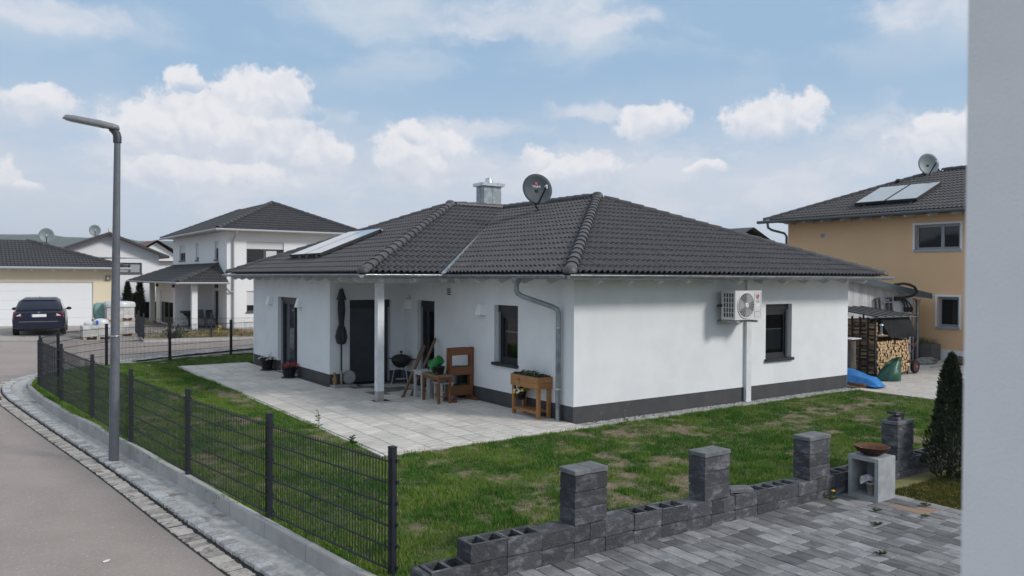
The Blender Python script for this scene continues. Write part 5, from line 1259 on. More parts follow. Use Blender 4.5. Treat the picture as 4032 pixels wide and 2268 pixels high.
# kettle grill in the porch corner
gx, gy = .02-.4, 6.90; gx = -.28; gy = 6.72
t = thing('kettle_grill', 'black kettle barbecue on thin legs in the porch corner', 'barbecue', (gx, gy, 0))
b = MB(); b.lathe([(.0, .43), (.10, .44), (.19, .50), (.245, .59), (.255, .62), (.262, .625), (.255, .63)], 26, (gx, gy, 0)); b.build('kettle', 'black', t)
b = MB(); b.lathe([(.262, .632), (.24, .70), (.17, .755), (.08, .78), (0, .785)], 26, (gx, gy, 0)); ld = b.build('lid', 'blackm', t)
b = MB(); b.tube([(gx, gy, .78), (gx, gy, .82)], .012, 8); b.lathe([(0, .81), (.035, .82), (.04, .845), (.025, .87), (0, .875)], 12, (gx, gy, 0)); b.build('lid_knob', 'black', ld)
for a in (.8, 2.9, 5.0):
    b = MB(); b.tube([(gx+.16*math.cos(a), gy+.16*math.sin(a), .49), (gx+.26*math.cos(a), gy+.26*math.sin(a), .0)], .011, 7); b.build('leg', 'steel', t)
b = MB(); b.lathe([(.0, .13), (.14, .13), (.15, .15), (.14, .135), (0, .135)], 18, (gx, gy, 0)); b.build('ash_tray', 'rail', t)
b = MB(); b.beam((gx+.16, gy-.22, .655), (gx+.26, gy-.33, .66), .035, .03); b.build('side_handle', 'black', t)
b = MB(); b.beam((gx-.14, gy+.22, .655), (gx-.20, gy+.31, .66), .035, .03); b.build('side_handle', 'black', t)
# three boards leaning in the porch opening
for k, (p, q, lab) in enumerate((((-1.30, 4.66, .0), (-.33, 5.35, 1.10), 'long weathered board leaning at the porch, frontmost of three'), ((-1.24, 4.72, .0), (-.30, 5.50, 1.12), 'weathered board leaning in the porch between two others'), ((-1.02, 4.76, .0), (-.05, 5.30, 1.28), 'tallest dark weathered board leaning toward the narrow terrace door'))):
    b = MB(); b.beam(p, q, .075, .028, up=(-.6, .8, 0)); tag(b.build('board', 'wood_old', loc=p), lab, 'board', 'boards leaning in the porch')
# white worn table, brown potting table
def table(name, x0, x1, y0, y1, h, top_m, leg_m, label, th=.03, leg=.05, inset=.02, apron=.07):
    t = thing(name, label, 'table', ((x0+x1)/2, (y0+y1)/2, 0))
    n = 3; wy = (y1-y0)/n
    for k in range(n): b = MB(); b.cbox(x0, y0+k*wy+.002, h-th, x1, y0+(k+1)*wy-.002, h, .003); b.build('plank', top_m, t)
    for (a, c) in ((x0+inset, y0+inset), (x1-inset-leg, y0+inset), (x0+inset, y1-inset-leg), (x1-inset-leg, y1-inset-leg)): b = MB(); b.box(a, c, .0, a+leg, c+leg, h-th); b.build('leg', leg_m, t)
    b = MB(); e = inset+.012
    for (a, c, d, f) in ((x0+e, y0+e, x1-e, y0+e+.02), (x0+e, y1-e-.02, x1-e, y1-e), (x0+e, y0+e+.02, x0+e+.02, y1-e-.02), (x1-e-.02, y0+e+.02, x1-e, y1-e-.02)): b.box(a, c, h-th-apron, d, f, h-th-.001)
    b.build('apron', leg_m, t); return t
table('white_table', -1.05, -.45, 4.18, 4.62, .64, 'wood_grey', 'wood_grey', 'worn white wooden table standing left of the brown potting table')
table('potting_table', -1.09, -.72, 3.34, 4.13, .62, 'wood_old', 'wood', 'small brown wooden potting table behind the tall shelf planter')
# stool and grey odds under the tables
t = thing('stool', 'worn white stool standing under the potting table', 'stool', (-.72, 3.75, 0))
b = MB(); b.cbox(-.90, 3.55, .40, -.56, 3.92, .43, .004); b.build('seat', 'wood_grey', t)
for (a, c) in ((-.88, 3.57), (-.62, 3.57), (-.88, 3.86), (-.62, 3.86)): b = MB(); b.box(a, c, 0, a+.04, c+.04, .40); b.build('leg', 'wood_grey', t)
b = MB(); b.cbox(-.90, 3.55, .12, -.56, 3.92, .14, .003); b.build('shelf', 'wood_old', t)
b = MB(); b.box(-.78, 4.28, .002, -.56, 4.44, .56); b.box(-.785, 4.30, .40, -.779, 4.36, .46); tag(b.build('upright_panel', 'wood_grey'), 'worn upright panel standing under the white table', 'panel')
# green plastic tub tipped over, black tub, watering tap
def tilted_lathe(prof, c, axis, seg=24):
    ax = Vector(axis).normalized(); s = ax.orthogonal().normalized(); u = ax.cross(s); c = Vector(c)
    return [[c+(s*math.cos(a)+u*math.sin(a))*r+ax*z for a in [2*math.pi*j/seg for j in range(seg)]] for r, z in prof]
t = thing('black_tub', 'black plastic tub on the potting table', 'tub', (-.89, 3.66, .62)); b = MB(); b.lathe([(.10, 0), (.135, .16), (.145, .16), (.145, .175), (.125, .175), (.10, .03), (0, .03)], 20, (-.89, 3.66, .62)); b.build('tub', 'pot', t)
b = MB(); b.loft(tilted_lathe([(.11, .13), (.115, .05), (.14, -.12), (.155, -.12), (.155, -.135), (.13, -.13)], (-.89, 3.76, .875), (.3, -.75, .62))); tag(b.build('green_tub', 'green_tub'), 'green plastic tub tipped over on top of the black tub', 'tub')
b = MB(); b.tube([(-.80, 4.02, .64), (-.80, 4.02, .80), (-.79, 3.98, .86), (-.77, 3.92, .87), (-.75, 3.87, .82)], .010, 8); b.tube([(-.84, 4.05, .66), (-.78, 3.98, .69)], .014, 6); tag(b.build('hose_piece', 'rail'), 'short curved pale hose standing among the pots on the table', 'hose')
for k, (x, y, s, m, lab) in enumerate(((-.62, 4.25, .055, 'pot_clay', 'pale clay pot among the clutter on the white table'), (-.74, 4.38, .04, 'blackm', 'small dark pot at the far end of the white table'), (-.86, 3.95, .035, 'green_tub', 'little green pot at the corner of the potting table'), (-1.04, 3.50, .035, 'wood', 'small brown pot at the front edge of the potting table'))):
    zz = .64 if y > 4.15 else .62
    b = MB(); b.lathe([(s*.75, 0), (s, s*1.5), (s*1.1, s*1.5), (s*1.1, s*1.75), (s*.9, s*1.75), (s*.8, s*.5), (0, s*.5)], 14, (x, y, zz)); tag(b.build('small_pot', m, loc=(x, y, zz)), lab, 'pot')
b = MB(); g = np.random.default_rng(12)
b.loft([[(-.66+r*math.cos(a)*(1+.25*math.sin(3*a+k)), 4.36+r*1.3*math.sin(a)*(1+.2*math.sin(2*a+k)), .645+z) for a in [2*math.pi*j/16 for j in range(16)]] for k, (r, z) in enumerate(((.10, 0), (.11, .05), (.07, .10), (.02, .125)))]); tag(b.build('crumpled_bag', 'granite_slab'), 'crumpled grey bag lying on the white table', 'bag')
t = thing('plant_sack', 'grey sack standing behind the shelf planter against the wall', 'sack', (-.25, 4.2, 0)); b = MB(); b.loft([[(-.22+.15*c_*math.cos(a), 4.25+.2*c_*math.sin(a), z) for a in [2*math.pi*j/16 for j in range(16)]] for z, c_ in ((0, .95), (.2, 1), (.5, .96), (.66, .8), (.70, .3))]); b.build('sack', 'rail', t)
b = MB(); b.box(-.19, 3.84, .002, -.03, 4.0, .66); tag(b.build('rain_bin', 'pot'), 'narrow dark bin against the wall behind the shelf planter', 'bin')

# tall shelf planter: two posts, three troughs, feet
sp = thing('shelf_planter', 'tall brown wooden shelf planter with three herb troughs', 'planter', (-.62, 3.1, 0))
sx, yl, yr = -.62, 3.62, 2.48
P0, P1 = Vector((-.68, 3.66, 0)), Vector((.0, 3.66, 0))
dv = (P1-P0).normalized(); nv = Vector((dv.y, -dv.x, 0))      # the shelf stands across the terrace, facing the street corner
L = .66; P1 = P0+dv*L
def pbox(b, a0, a1, d0, d1, z0, z1, mi=0): b.ob(P0, dv, nv, a0, a1, d0, d1, z0, z1, mi)
for a in (0., L-.09):
    b = MB(); pbox(b, a, a+.09, -.03, .07, .0, 1.20); b.build('post', 'wood', sp)
    b = MB(); b.prism([P0+dv*(a+.005)+nv*q+Vector((0, 0, z)) for q, z in ((-.16, .002), (.30, .002), (.30, .035), (.22, .06), (.08, .075), (-.10, .075), (-.16, .05))], dv*.08); b.build('foot', 'wood', sp)
for (z0, z1, full) in ((1.03, 1.20, False), (.58, .76, True), (.12, .34, True)):
    b = MB(); pbox(b, .03, L-.03, .075, .095, z0, z1); b.build('front_board', 'wood', sp)
    b = MB(); pbox(b, .09, L-.09, -.14, -.12, z0, z1-.01); pbox(b, .09, .11, -.12, .075, z0, z1-.01); pbox(b, L-.11, L-.09, -.12, .075, z0, z1-.01); pbox(b, .11, L-.11, -.12, .075, z0, z0+.02); b.build('trough', 'wood', sp)
    b = MB(); pbox(b, .11, L-.11, -.12, .075, z0+.02, z1-.03); b.build('soil', 'compost', sp)
    if full:
        b = MB(); g = np.random.default_rng(int(z0*100))
        for i in range(130):
            q = P0+dv*g.uniform(.12, L-.12)+nv*g.uniform(-.10, .07)+Vector((0, 0, z1-.03+g.uniform(0, .03))); a = g.uniform(0, 6.28); leaf_quad(b, q, (math.cos(a), math.sin(a), .5), g.uniform(.03, .06), .024, .8)
        tag(b.build('herbs', 'leaf', sp), kind='stuff')
# raised bed on legs
rb = thing('raised_bed', 'orange brown wooden raised bed on legs beside the downpipe', 'raised bed', (-.16, 1.12, 0))
bx0, bx1, by0, by1 = -.36, .0-.02, .66, 1.58
for (a, c) in ((bx0+.01, by0+.01), (bx0+.01, by1-.075), (bx1-.075, by0+.01), (bx1-.075, by1-.075)): b = MB(); b.box(a, c, 0, a+.065, c+.065, .60); b.build('leg', 'wood_orange', rb)
for k in range(2):
    z0 = .595+k*.118; z1 = z0+.114
    for (a, c, d, e) in ((bx0-.012, by0-.012, bx0+.012, by1+.012), (bx1-.012, by0-.012, bx1+.012, by1+.012), (bx0+.012, by0-.012, bx1-.012, by0+.012), (bx0+.012, by1-.012, bx1-.012, by1+.012)):
        b = MB(); b.cbox(a, c, z0, d, e, z1, .004); b.build('side_plank', 'wood_orange', rb)
b = MB(); b.box(bx0+.02, by0+.02, .60, bx1-.02, by1-.02, .80); b.build('soil', 'compost', rb)
b = MB(); g = np.random.default_rng(31); n = 36; ring0, ring1, ring2 = [], [], []
for k in range(n):
    f = k/n*4; s = int(f); f -= s; p = [(bx0+.016+(bx1-bx0-.032)*f, by0+.016), (bx1-.016, by0+.016+(by1-by0-.032)*f), (bx1-.016-(bx1-bx0-.032)*f, by1-.016), (bx0+.016, by1-.016-(by1-by0-.032)*f)][s]
    z = .83+g.uniform(.0, .035); ring0.append((*p, .79)); ring1.append((*p, z)); c = (p[0]*.93+.07*(bx0+bx1)/2, p[1]*.95+.05*(by0+by1)/2); ring2.append((*c, .80))
b.loft([ring0, ring1, ring2], cap=False); b.build('liner', 'black', rb)
b = MB()
for i in range(120):
    cx, cy = ((-.2, .98), (-.22, 1.28), (-.15, 1.12))[i % 3]; a = g.uniform(0, 6.28); leaf_quad(b, (cx+g.normal()*.06, cy+g.normal()*.08, .80+g.uniform(0, .08)), (math.cos(a), math.sin(a), .5), g.uniform(.04, .08), .035, .7)
tag(b.build('seedlings', 'leaf', rb), kind='stuff')
for (x, y) in ((-.24, .95), (-.16, 1.05), (-.25, 1.25), (-.1, .8), (-.2, 1.4)): b = MB(); b.tube([(x, y, .80), (x+.01, y, .98)], .004, 4); b.build('plant_stick', 'wood_grey', rb)
b = MB(); b.lathe([(0, -.006), (.032, 0), (.03, .02), (0, .02)], 12, (bx0-.02, 1.30, .735)); b.tube([(bx0-.016, 1.28, .73), (bx0-.02, 1.27, .66)], .007, 6); b.build('bell_ornament', 'wood_old', rb)
b = MB(); b.lathe([(0, 0), (.012, 0), (0, .01)], 8, (bx0-.013, .70, .64)); b.build('screw_cap', 'yellow', rb)
for k in range(7):
    b = MB(); y = by0+.10+k*.115; b.box(bx0+.02, y, .13, bx1-.02, y+.07, .15); b.build('shelf_slat', 'wood_orange', rb)
for x in (bx0+.02, bx1-.06): b = MB(); b.box(x, by0+.075, .095, x+.04, by1-.075, .13); b.build('shelf_bearer', 'wood_orange', rb)
# flower pot hung under the raised bed
hx, hy, hz = -.27, 1.36, .31
t = thing('hanging_pot', 'dark hanging pot of yellow and white pansies under the raised bed', 'flower pot', (hx, hy, hz))
b = MB(); b.lathe([(.0, 0), (.075, .0), (.105, .13), (.115, .13), (.115, .15), (.10, .15), (.09, .12), (0, .12)], 20, (hx, hy, hz)); b.build('pot', 'pot', t)
b = MB(); b.tube([(hx-.11, hy, hz+.15), (hx-.02, hy, hz+.30), (hx+.10, hy, hz+.15)], .003, 4); b.build('hanger', 'black', t)
g = np.random.default_rng(8); parts = {'yellow': MB(), 'white_p': MB(), 'purple': MB()}
for i in range(46):
    a = g.uniform(0, 6.28); rr = .16*math.sqrt(g.random()); p = Vector((hx+math.cos(a)*rr, hy+math.sin(a)*rr, hz+.15+.11*(1-(rr/.16)**2)+g.uniform(-.04, .03))); s = g.uniform(.022, .034)
    nrm = Vector((-.5, -.6, .6)).normalized(); sd_ = nrm.cross(Vector((0, 0, 1))).normalized(); w = nrm.cross(sd_)
    parts[('yellow', 'white_p', 'yellow', 'purple')[i % 4]].add([p+(sd_*math.cos(k*1.0472)+w*math.sin(k*1.0472))*s for k in range(6)]+[p+nrm*s*.3], [(k, (k+1) % 6, 6) for k in range(6)])
for m_, b in parts.items(): b.build('blossoms', m_, t)
b = MB()
for i in range(60): a = g.uniform(0, 6.28); leaf_quad(b, (hx+math.cos(a)*.07, hy+math.sin(a)*.07, hz+.14+g.uniform(0, .06)), (math.cos(a), math.sin(a), .2), .08, .03, .6)
b.build('leaves', 'leaf', t)
# ================================================================== yard behind the house: boarded shed, log rack, clutter
shed = thing('shed', 'white boarded lean-to shed with sloping slate blue fascia', 'shed', (14, 3.5, 0))
fb = lambda x: 2.13+.13*(17.7-x)
b = MB(); b.prism([(9.4, 2.46, -.1), (17.0, 2.46, -.1), (17.0, 2.46, fb(17.0)+.05), (9.4, 2.46, fb(9.4)+.05)], (0, 3.4, 0)); b.build('core', 'board', shed)
x = 12.4
while x < 16.95:
    b = MB(); x1 = min(x+.118, 17.0); b.prism([(x, 2.435, -.05), (x1, 2.435, -.05), (x1, 2.435, fb(x1)+.06), (x, 2.435, fb(x)+.06)], (0, .022, 0)); b.build('board', 'board', shed); x += .124
b = MB(); b.prism([(9.3, 2.10, fb(9.3)), (17.72, 2.10, fb(17.72)), (17.72, 2.10, fb(17.72)+.19), (9.3, 2.10, fb(9.3)+.19)], (0, .03, 0)); b.build('fascia', 'teal', shed)
b = MB(); b.prism([(9.3, 2.13, fb(9.3)+.12), (17.74, 2.13, fb(17.74)+.12), (17.74, 2.13, fb(17.74)+.17), (9.3, 2.13, fb(9.3)+.17)], (0, 4.0, 0)); b.build('roof_sheet', 'teal', shed)
b = MB(); b.prism([(9.3, 2.131, fb(9.3)+.02), (17.6, 2.131, fb(17.6)+.02), (17.6, 2.131, fb(17.6)+.05), (9.3, 2.131, fb(9.3)+.05)], (0, .33, 0)); b.build('soffit_board', 'rafter', shed)
b = MB(); b.tube([(17.82, 2.1, fb(17.7)+.12), (17.82, 6.2, fb(17.7)+.12)], .06, 10); b.build('shed_gutter', 'shutter', shed)
b = MB(); b.lathe([(.05, 0), (.05, 1.95), (.09, 2.08), (.09, 2.12)], 14, (17.25, 2.36, .0)); sp_ = b.build('downpipe', 'zinc', shed)
b = MB(); b.lathe([(.053, -.02), (.058, 0), (.053, .02)], 14, (17.25, 2.36, 1.62)); b.build('pipe_clip', 'steel', sp_)
b = MB(); b.tube([(17.06, 2.40, .0), (17.06, 2.40, 2.1)], .018, 8); b.lathe([(0, 0), (.05, 0), (.05, .07), (0, .07)], 10, (17.05, 2.38, 2.10)); b.build('conduit', 'rail', shed)
cab = thing('cable_loop', 'black corrugated cable conduits looping over the shed fascia', 'cable', (16.2, 2.3, 2.2))
b = MB(); b.tube([(15.6, 2.3, 2.62), (15.75, 2.05, 2.66), (16.0, 2.0, 2.63), (16.3, 1.98, 2.55), (16.47, 1.98, 2.40), (16.44, 2.05, 2.27), (16.2, 2.25, 2.19), (15.98, 2.40, 2.17)], .045, 10); b.build('conduit', 'blackm', cab)
for k in range(3): b = MB(); b.tube([(15.98, 2.38-.02*k, 2.17+.01*k), (16.15+.06*k, 2.33-.03*k, 2.13), (16.32+.1*k, 2.33-.03*k, 2.0), (16.40+.15*k, 2.36-.03*k, 1.90)], .026, 8); b.build('cable', 'blackm', cab)
for k in range(3):
    b = MB(); b.lathe([(0, -.16), (.03, -.16), (.055, -.10), (.055, -.02), (.035, .03), (0, .03)], 12, (16.42+.155*k, 2.34-.02*k, 1.85)); b.build('connector', 'black', cab)
    b = MB(); b.tube([(16.42+.155*k, 2.36, 1.69), (16.46+.155*k, 2.36, 1.64), (16.50+.155*k, 2.38, 1.70)], .012, 6); b.build('strap', 'shutter', cab)
b = MB(); b.box(15.85, 2.34, 2.08, 16.08, 2.43, 2.22); b.build('entry_box', 'black', cab)
for k, (xa, lab) in enumerate(((14.62, 'dark bracket frame on the shed wall, next to the house'), (15.32, 'dark bracket frame on the shed wall, next to the cable loop'))):
    t = thing('wall_bracket', lab, 'bracket', (xa+.2, 2.4, 1.8), 'brackets on the shed wall')
    for (a, c) in ((0, .06), (.22, .32)): b = MB(); b.beam((xa+a, 2.36, 2.17), (xa+c, 2.36, 1.3), .07, .05); b.build('upright', 'grey_win', t)
    b = MB(); b.beam((xa, 2.36, 2.16), (xa+.26, 2.36, 2.19), .05, .05); b.build('top_bar', 'grey_win', t)
b = MB(); b.tube([(15.02, 2.34, 2.11), (15.34, 2.34, 2.115)], .022, 8); b.tube([(15.02, 2.34, 2.04), (15.55, 2.34, 2.04)], .022, 8); tag(b.build('steel_tube', 'rail'), 'grey metal tubes hung between the two shed wall brackets', 'tube')

# log rack
rk = thing('log_rack', 'black steel firewood rack with sheet roof against the shed', 'log rack', (12.3, 1.3, 0))
RX0, RX1, RY0, RY1 = 11.52, 13.22, .55, 1.95
for y in (RY0+.0, .78, 1.02, 1.26, 1.50, RY1):
    b = MB(); b.box(RX0-.05, y-.02, .0, RX0-.005, y+.02, 1.70+.05*(y-RY0)); b.build('upright', 'blackm', rk)
for y in (RY0, RY1): b = MB(); b.box(RX1, y-.02, 0, RX1+.045, y+.02, 1.70); b.build('upright', 'blackm', rk)
b = MB(); b.box(RX0-.05, RY0, .06, RX1+.04, RY1, .09); b.box(RX0-.045, RY0-.02, 1.66, RX1+.04, RY0+.02, 1.70); b.build('frame', 'blackm', rk)
b = MB(); rp = lambda x, y: 1.70+.13*(y-.38)+.012*(RX1-x)
b.add([(x, y, rp(x, y)+d) for d in (0, .02) for x, y in ((11.35, .38), (13.42, .38), (13.42, 2.15), (11.35, 2.15))], [(3, 2, 1, 0), (4, 5, 6, 7), (0, 1, 5, 4), (1, 2, 6, 5), (2, 3, 7, 6), (3, 0, 4, 7)]); rf = b.build('rack_roof', 'rack_sheet', rk)
for k in range(6): x = 11.36+k*.41; b = MB(); b.beam((x, .378, rp(x, .38)+.03), (x, 2.15, rp(x, 2.15)+.03), .025, .025); b.build('roof_rib', 'blackm', rf)
def log_mesh(L, seed, bark):
    g = np.random.default_rng(seed); n = 5 if bark else 4; r = .052
    pts = []
    if seed % 3 == 0: angs = [0, .9, 1.8, 2.7, 3.6, 4.5, 5.4]
    else: angs = sorted(g.uniform(0, 6.28, 4)+np.array([0, .4, .8, 1.2]))
    if seed % 3: base = [(-.052, -.034), (.050, -.040), (.044, .02), (.0, .050), (-.046, .026)]; ring = [(x+g.uniform(-.016, .016), z+g.uniform(-.014, .014)) for x, z in base]
    else: ring = [(r*math.cos(a)*g.uniform(.8, 1.1), r*math.sin(a)*g.uniform(.75, 1.05)) for a in angs]
    b = MB(); k = len(ring); A = [(x, 0, z) for x, z in ring]; B = [(x*g.uniform(.85, 1.1), L, z*g.uniform(.85, 1.1)) for x, z in ring]
    b.add(A, [tuple(range(k))], 0); b.add(B, [tuple(range(k))[::-1]], 0)
    for i in range(k): b.add([A[i], A[(i+1) % k], B[(i+1) % k], B[i]], [(3, 2, 1, 0)], 2 if (i % 3 == 0) else 1)
    return b
lsrc = []
def put_log(loc, roll, yaw, label, group, L=.30):
    k = RND.randrange(8); 
    while len(lsrc) < 8: lsrc.append(None)
    if lsrc[k] is None: o = log_mesh(.30, k+1, k % 2 == 0).build('firewood_log', ['log_end', 'log_side', 'log_bark']); lsrc[k] = o
    else: o = lsrc[k].copy(); COL.objects.link(o)
    o.location = loc; o.rotation_euler = (0, 0, 0); o.rotation_euler = (RND.uniform(-.05, .05), roll, yaw+RND.uniform(-.06, .06)); tag(o, label, 'log', group)
z = .13
for r in range(11):
    x = RX0+.05+(.055 if r % 2 else 0)
    while x < RX1-.03:
        put_log((x, RY0-.05+RND.uniform(-.03, .03), z+RND.uniform(-.012, .012)), RND.uniform(-3.1, 3.1), 0, 'split firewood log with pale cut end in the front stack of the rack', 'logs stacked end-on in the rack front'); x += RND.uniform(.088, .108)
    z += .086
for c, y in enumerate((.80, 1.04, 1.28, 1.52)):
    z = .14
    while z < 1.62:
        put_log((RX0+.05+RND.uniform(-.01, .02), y, z), RND.uniform(-.5, .5)+RND.choice((0, 3.14)), 0, 'split log lying lengthwise in the shaded side of the rack', 'logs seen lengthwise in the rack side'); z += RND.uniform(.085, .115)
z = 1.13
while z < 1.6: put_log((RX0+.05, .56, z), RND.uniform(-.5, .5), 0, 'split log lying lengthwise in the shaded side of the rack', 'logs seen lengthwise in the rack side'); z += .10
b = MB(); b.box(RX0+.10, RY0+.26, .09, RX1, RY1, 1.60); b.build('stacked_core', 'log_bark', rk)
b = MB(); b.tube([(RX0, .50, 1.20), (12.0, .46, 1.19)], .025, 8); tag(b.build('round_stick', 'log_side'), 'single barkless stick lying across the top of the log stack', 'stick')
# black tarpaulin hung over the front of the rack
b = MB(); nx_, nz_ = 14, 8; vs = []
for j in range(nz_+1):
    f = j/nz_
    for i in range(nx_+1):
        u = i/nx_; xl, xr = 11.62+.42*f, 13.22+.12*math.sin(f*2.2); x = xl+(xr-xl)*u; zz = 1.69-.58*f+.02*math.sin(u*9)*f
        y = .50-.10*f-.07*max(0, 1-abs(u-.72-.1*f)*3.2)*math.sin(f*2.6)+.025*math.sin(u*14+f*4)*f; vs.append((x, y, zz))
n = nx_+1; b.add(vs, [(j*n+i, j*n+i+1, (j+1)*n+i+1, (j+1)*n+i)[::-1] for j in range(nz_) for i in range(nx_)], 0, True); tag(b.build('black_tarpaulin', 'black_tarp'), 'black tarpaulin flap hanging over the upper front of the log stack', 'tarpaulin')
# green garden bag
gb = thing('garden_bag', 'green woven garden waste bag slumped before the log stack', 'bag', (11.45, .05, 0))
def bring(z, rx, ry, ph, cx=0, sag=0): return [(11.45+cx+rx*math.cos(a)*(1+.10*math.sin(3*a+ph)+.05*math.sin(7*a-ph)), .08+ry*math.sin(a)*(1+.10*math.cos(4*a+ph)), max(.003, z+sag*math.cos(a+.6))) for a in [2*math.pi*j/24 for j in range(24)]]
b = MB(); b.loft([bring(0, .41, .25, 0, -.02), bring(.10, .43, .27, .6, -.03), bring(.26, .35, .25, 1.3, .02), bring(.40, .27, .21, 2.1, .10, .04), bring(.53, .25, .19, 2.6, .15, .09), bring(.545, .21, .16, 2.6, .15, .09), bring(.40, .19, .14, 2.1, .12, .04)]); b.build('sack', 'green_bag', gb)
b = MB(); b.tube([(11.35, -.13, .52), (11.40, -.19, .62), (11.60, -.17, .64), (11.66, -.10, .55)], .014, 6); b.build('strap', 'green_bag', gb)
# hand cart with pneumatic tyre
hc = thing('hand_cart', 'red two wheeled hand cart parked behind the log rack', 'hand cart', (13.6, .6, 0))
def wheel(x, y, par):
    b = MB(); R0 = .20; c = Vector((x, y, R0+.002))
    prof = [(.125, -.045), (.165, -.055), (.195, -.04), (.202, 0), (.195, .04), (.165, .055), (.125, .045)]
    b.loft([[c+Vector((r*math.cos(a), d, r*math.sin(a))) for a in [2*math.pi*j/28 for j in range(28)]] for r, d in prof], cap=False); w_ = b.build('tyre', 'tyre', par)
    b = MB(); b.loft([[c+Vector((r*math.cos(a), d, r*math.sin(a))) for a in [2*math.pi*j/24 for j in range(24)]] for r, d in ((.13, -.04), (.12, -.02), (.05, -.03), (.03, -.055))]); b.build('rim', 'cart_red', w_)
    b = MB(); b.tube([c+Vector((0, -.06, 0)), c+Vector((0, .06, 0))], .03, 10); b.build('hub', 'steel', w_)
wheel(13.60, .52, hc); wheel(13.60, 1.05, hc)
for y in (.62, .95): b = MB(); b.tube([(13.48, y, .26), (13.32, y, .62), (13.20, y, .98)], .022, 8); b.build('frame_tube', 'cart_red', hc)
b = MB(); b.tube([(13.2, .62, .86), (13.75, .60, .86), (13.84, .60, .90)], .02, 8); b.tube([(13.45, .62, .52), (13.76, .60, .86)], .016, 8); b.build('handle', 'cart_red', hc)
b = MB(); b.box(13.30, .60, .33, 13.62, .98, .37); b.build('toe_plate', 'cart_red', hc)
# upright bark trunk with board and bricks
b = MB(); b.loft([[(10.86+r*math.cos(a)*(1+.08*math.sin(5*a)), .95+r*math.sin(a), z) for a in [2*math.pi*j/18 for j in range(18)]] for z, r in ((0, .20), (.3, .175), (.8, .165), (1.06, .16))]); tag(b.build('tree_stump', 'bark'), 'tall upright bark covered log standing between house corner and log rack', 'log')
b = MB(); b.box(10.72, .84, 1.062, 10.98, .98, 1.11); tag(b.build('red_brick', 'brick'), 'red brick lying on the upright log beside the house corner', 'brick')
b = MB(); b.box(10.62, .74, 1.112, 11.12, 1.06, 1.14); tag(b.build('bird_board', 'white_wood'), 'pale board laid on the brick atop the upright log', 'board')
# bird feeder hung from the rack
t = thing('bird_feeder', 'small tubular bird feeder hanging from the log rack roof', 'bird feeder', (11.02+.40, .36, 1.3)); fx, fy = 11.42, .34
b = MB(); b.tube([(fx, fy, 1.74), (fx, fy, 1.56)], .003, 4); b.build('wire', 'black', t)
b = MB(); b.lathe([(.0, 1.56), (.03, 1.55), (.065, 1.51), (.065, 1.505)], 14, (fx, fy, 0)); b.build('cap', 'steel', t)
b = MB(); b.lathe([(.034, 1.27), (.034, 1.505)], 14, (fx, fy, 0)); b.build('seed_tube', 'clear', t)
b = MB(); b.lathe([(0, 1.24), (.06, 1.245), (.06, 1.27), (0, 1.27)], 14, (fx, fy, 0)); b.build('tray', 'steel', t)
# blue tarpaulin over a low timber pile
b = MB(); NS, NC = 16, 14; vs = []
cl = [(9.70, -.62), (9.80, -.1), (9.98, .5), (10.25, 1.1), (10.5, 1.7)]
def cpt(f): 
    q = f*(len(cl)-1); i = min(int(q), len(cl)-2); t_ = q-i; return cl[i][0]*(1-t_)+cl[i+1][0]*t_, cl[i][1]*(1-t_)+cl[i+1][1]*t_
for i in range(NS+1):
    f = i/NS; cx, cy = cpt(f); hgt = .20+.42*f; wd = .36
    for j in range(NC+1):
        u = j/NC*2-1; zz = hgt*(1-abs(u)**2.6)+.018*math.sin(9*u+5*f)+.012*math.sin(23*f+3*u); low = .004 if u > -.2 else .05+.10*f
        if i == 0: zz *= .25
        vs.append((cx+u*wd+.02*math.sin(7*f+u*4), cy-(.10*(1-u*u) if i == 0 else 0)+u*.05, max(low, zz)))
n = NC+1; b.add(vs, [(i*n+j, i*n+j+1, (i+1)*n+j+1, (i+1)*n+j) for i in range(NS) for j in range(NC)], 0, True); tag(b.build('blue_tarpaulin', 'blue_tarp'), 'crumpled bright blue tarpaulin covering a low timber pile behind the house', 'tarpaulin')
for k in range(3):
    b = MB(); b.beam((9.42+.16*k, -.40, .055), (10.05+.16*k, 1.6, .055), .09, .09); tag(b.build('timber_beam', 'wood_orange' if k == 0 else 'log_bark'), ('pale timber beam under the edge of the blue tarpaulin', 'middle dark timber beam hidden under the blue tarpaulin', 'far dark timber beam under the blue tarpaulin')[k], 'beam')
# planter box and rocks before the ochre house
t = thing('planter_box', 'taupe rectangular planter box with grasses before the ochre house', 'planter', (17.75, 2.6, 0))
for k in range(3): b = MB(); b.cbox(17.45, 1.98, .002+k*.19, 18.1, 3.1, .186+k*.19, .004); b.build('side_board', 'planter_grey', t)
gx_ = np.random.default_rng(4); n = 160
o = blades('ornamental_grass', gx_.uniform(17.5, 18.05, n), gx_.uniform(2.1, 3.0, n), np.full(n, .56), gx_.uniform(.12, .30, n), .02, 5, np.tile(np.array([[.13, .14, .06]]), (n, 1)), (.004, .007), .7, 3); o.parent = t; o.location = -wloc(t); tag(o, kind='stuff')
def rock(x, y, z, sx, sy, sz, seed, label, m='rock'):
    g = np.random.default_rng(seed); b = MB(); n = 12
    b.loft([[(x+sx*c*math.cos(a)*(1+.14*g.normal()), y+sy*c*math.sin(a)*(1+.14*g.normal()), max(z-.05, z+sz*h+.02*g.normal())) for a in [2*math.pi*j/n for j in range(n)]] for h, c in ((-.1, .9), (.3, 1.0), (.65, .85), (.92, .5), (1, .15))], 0, False); return tag(b.build('garden_rock', m), label, 'rock')
rock(16.6, 1.75, 0, .55, .30, .20, 2, 'grey boulder on the ground left of the dark rock before the ochre house'); rock(17.2, .95, 0, .25, .3, .26, 5, 'dark round rock by the ochre house behind the thuja tip', 'log_bark')
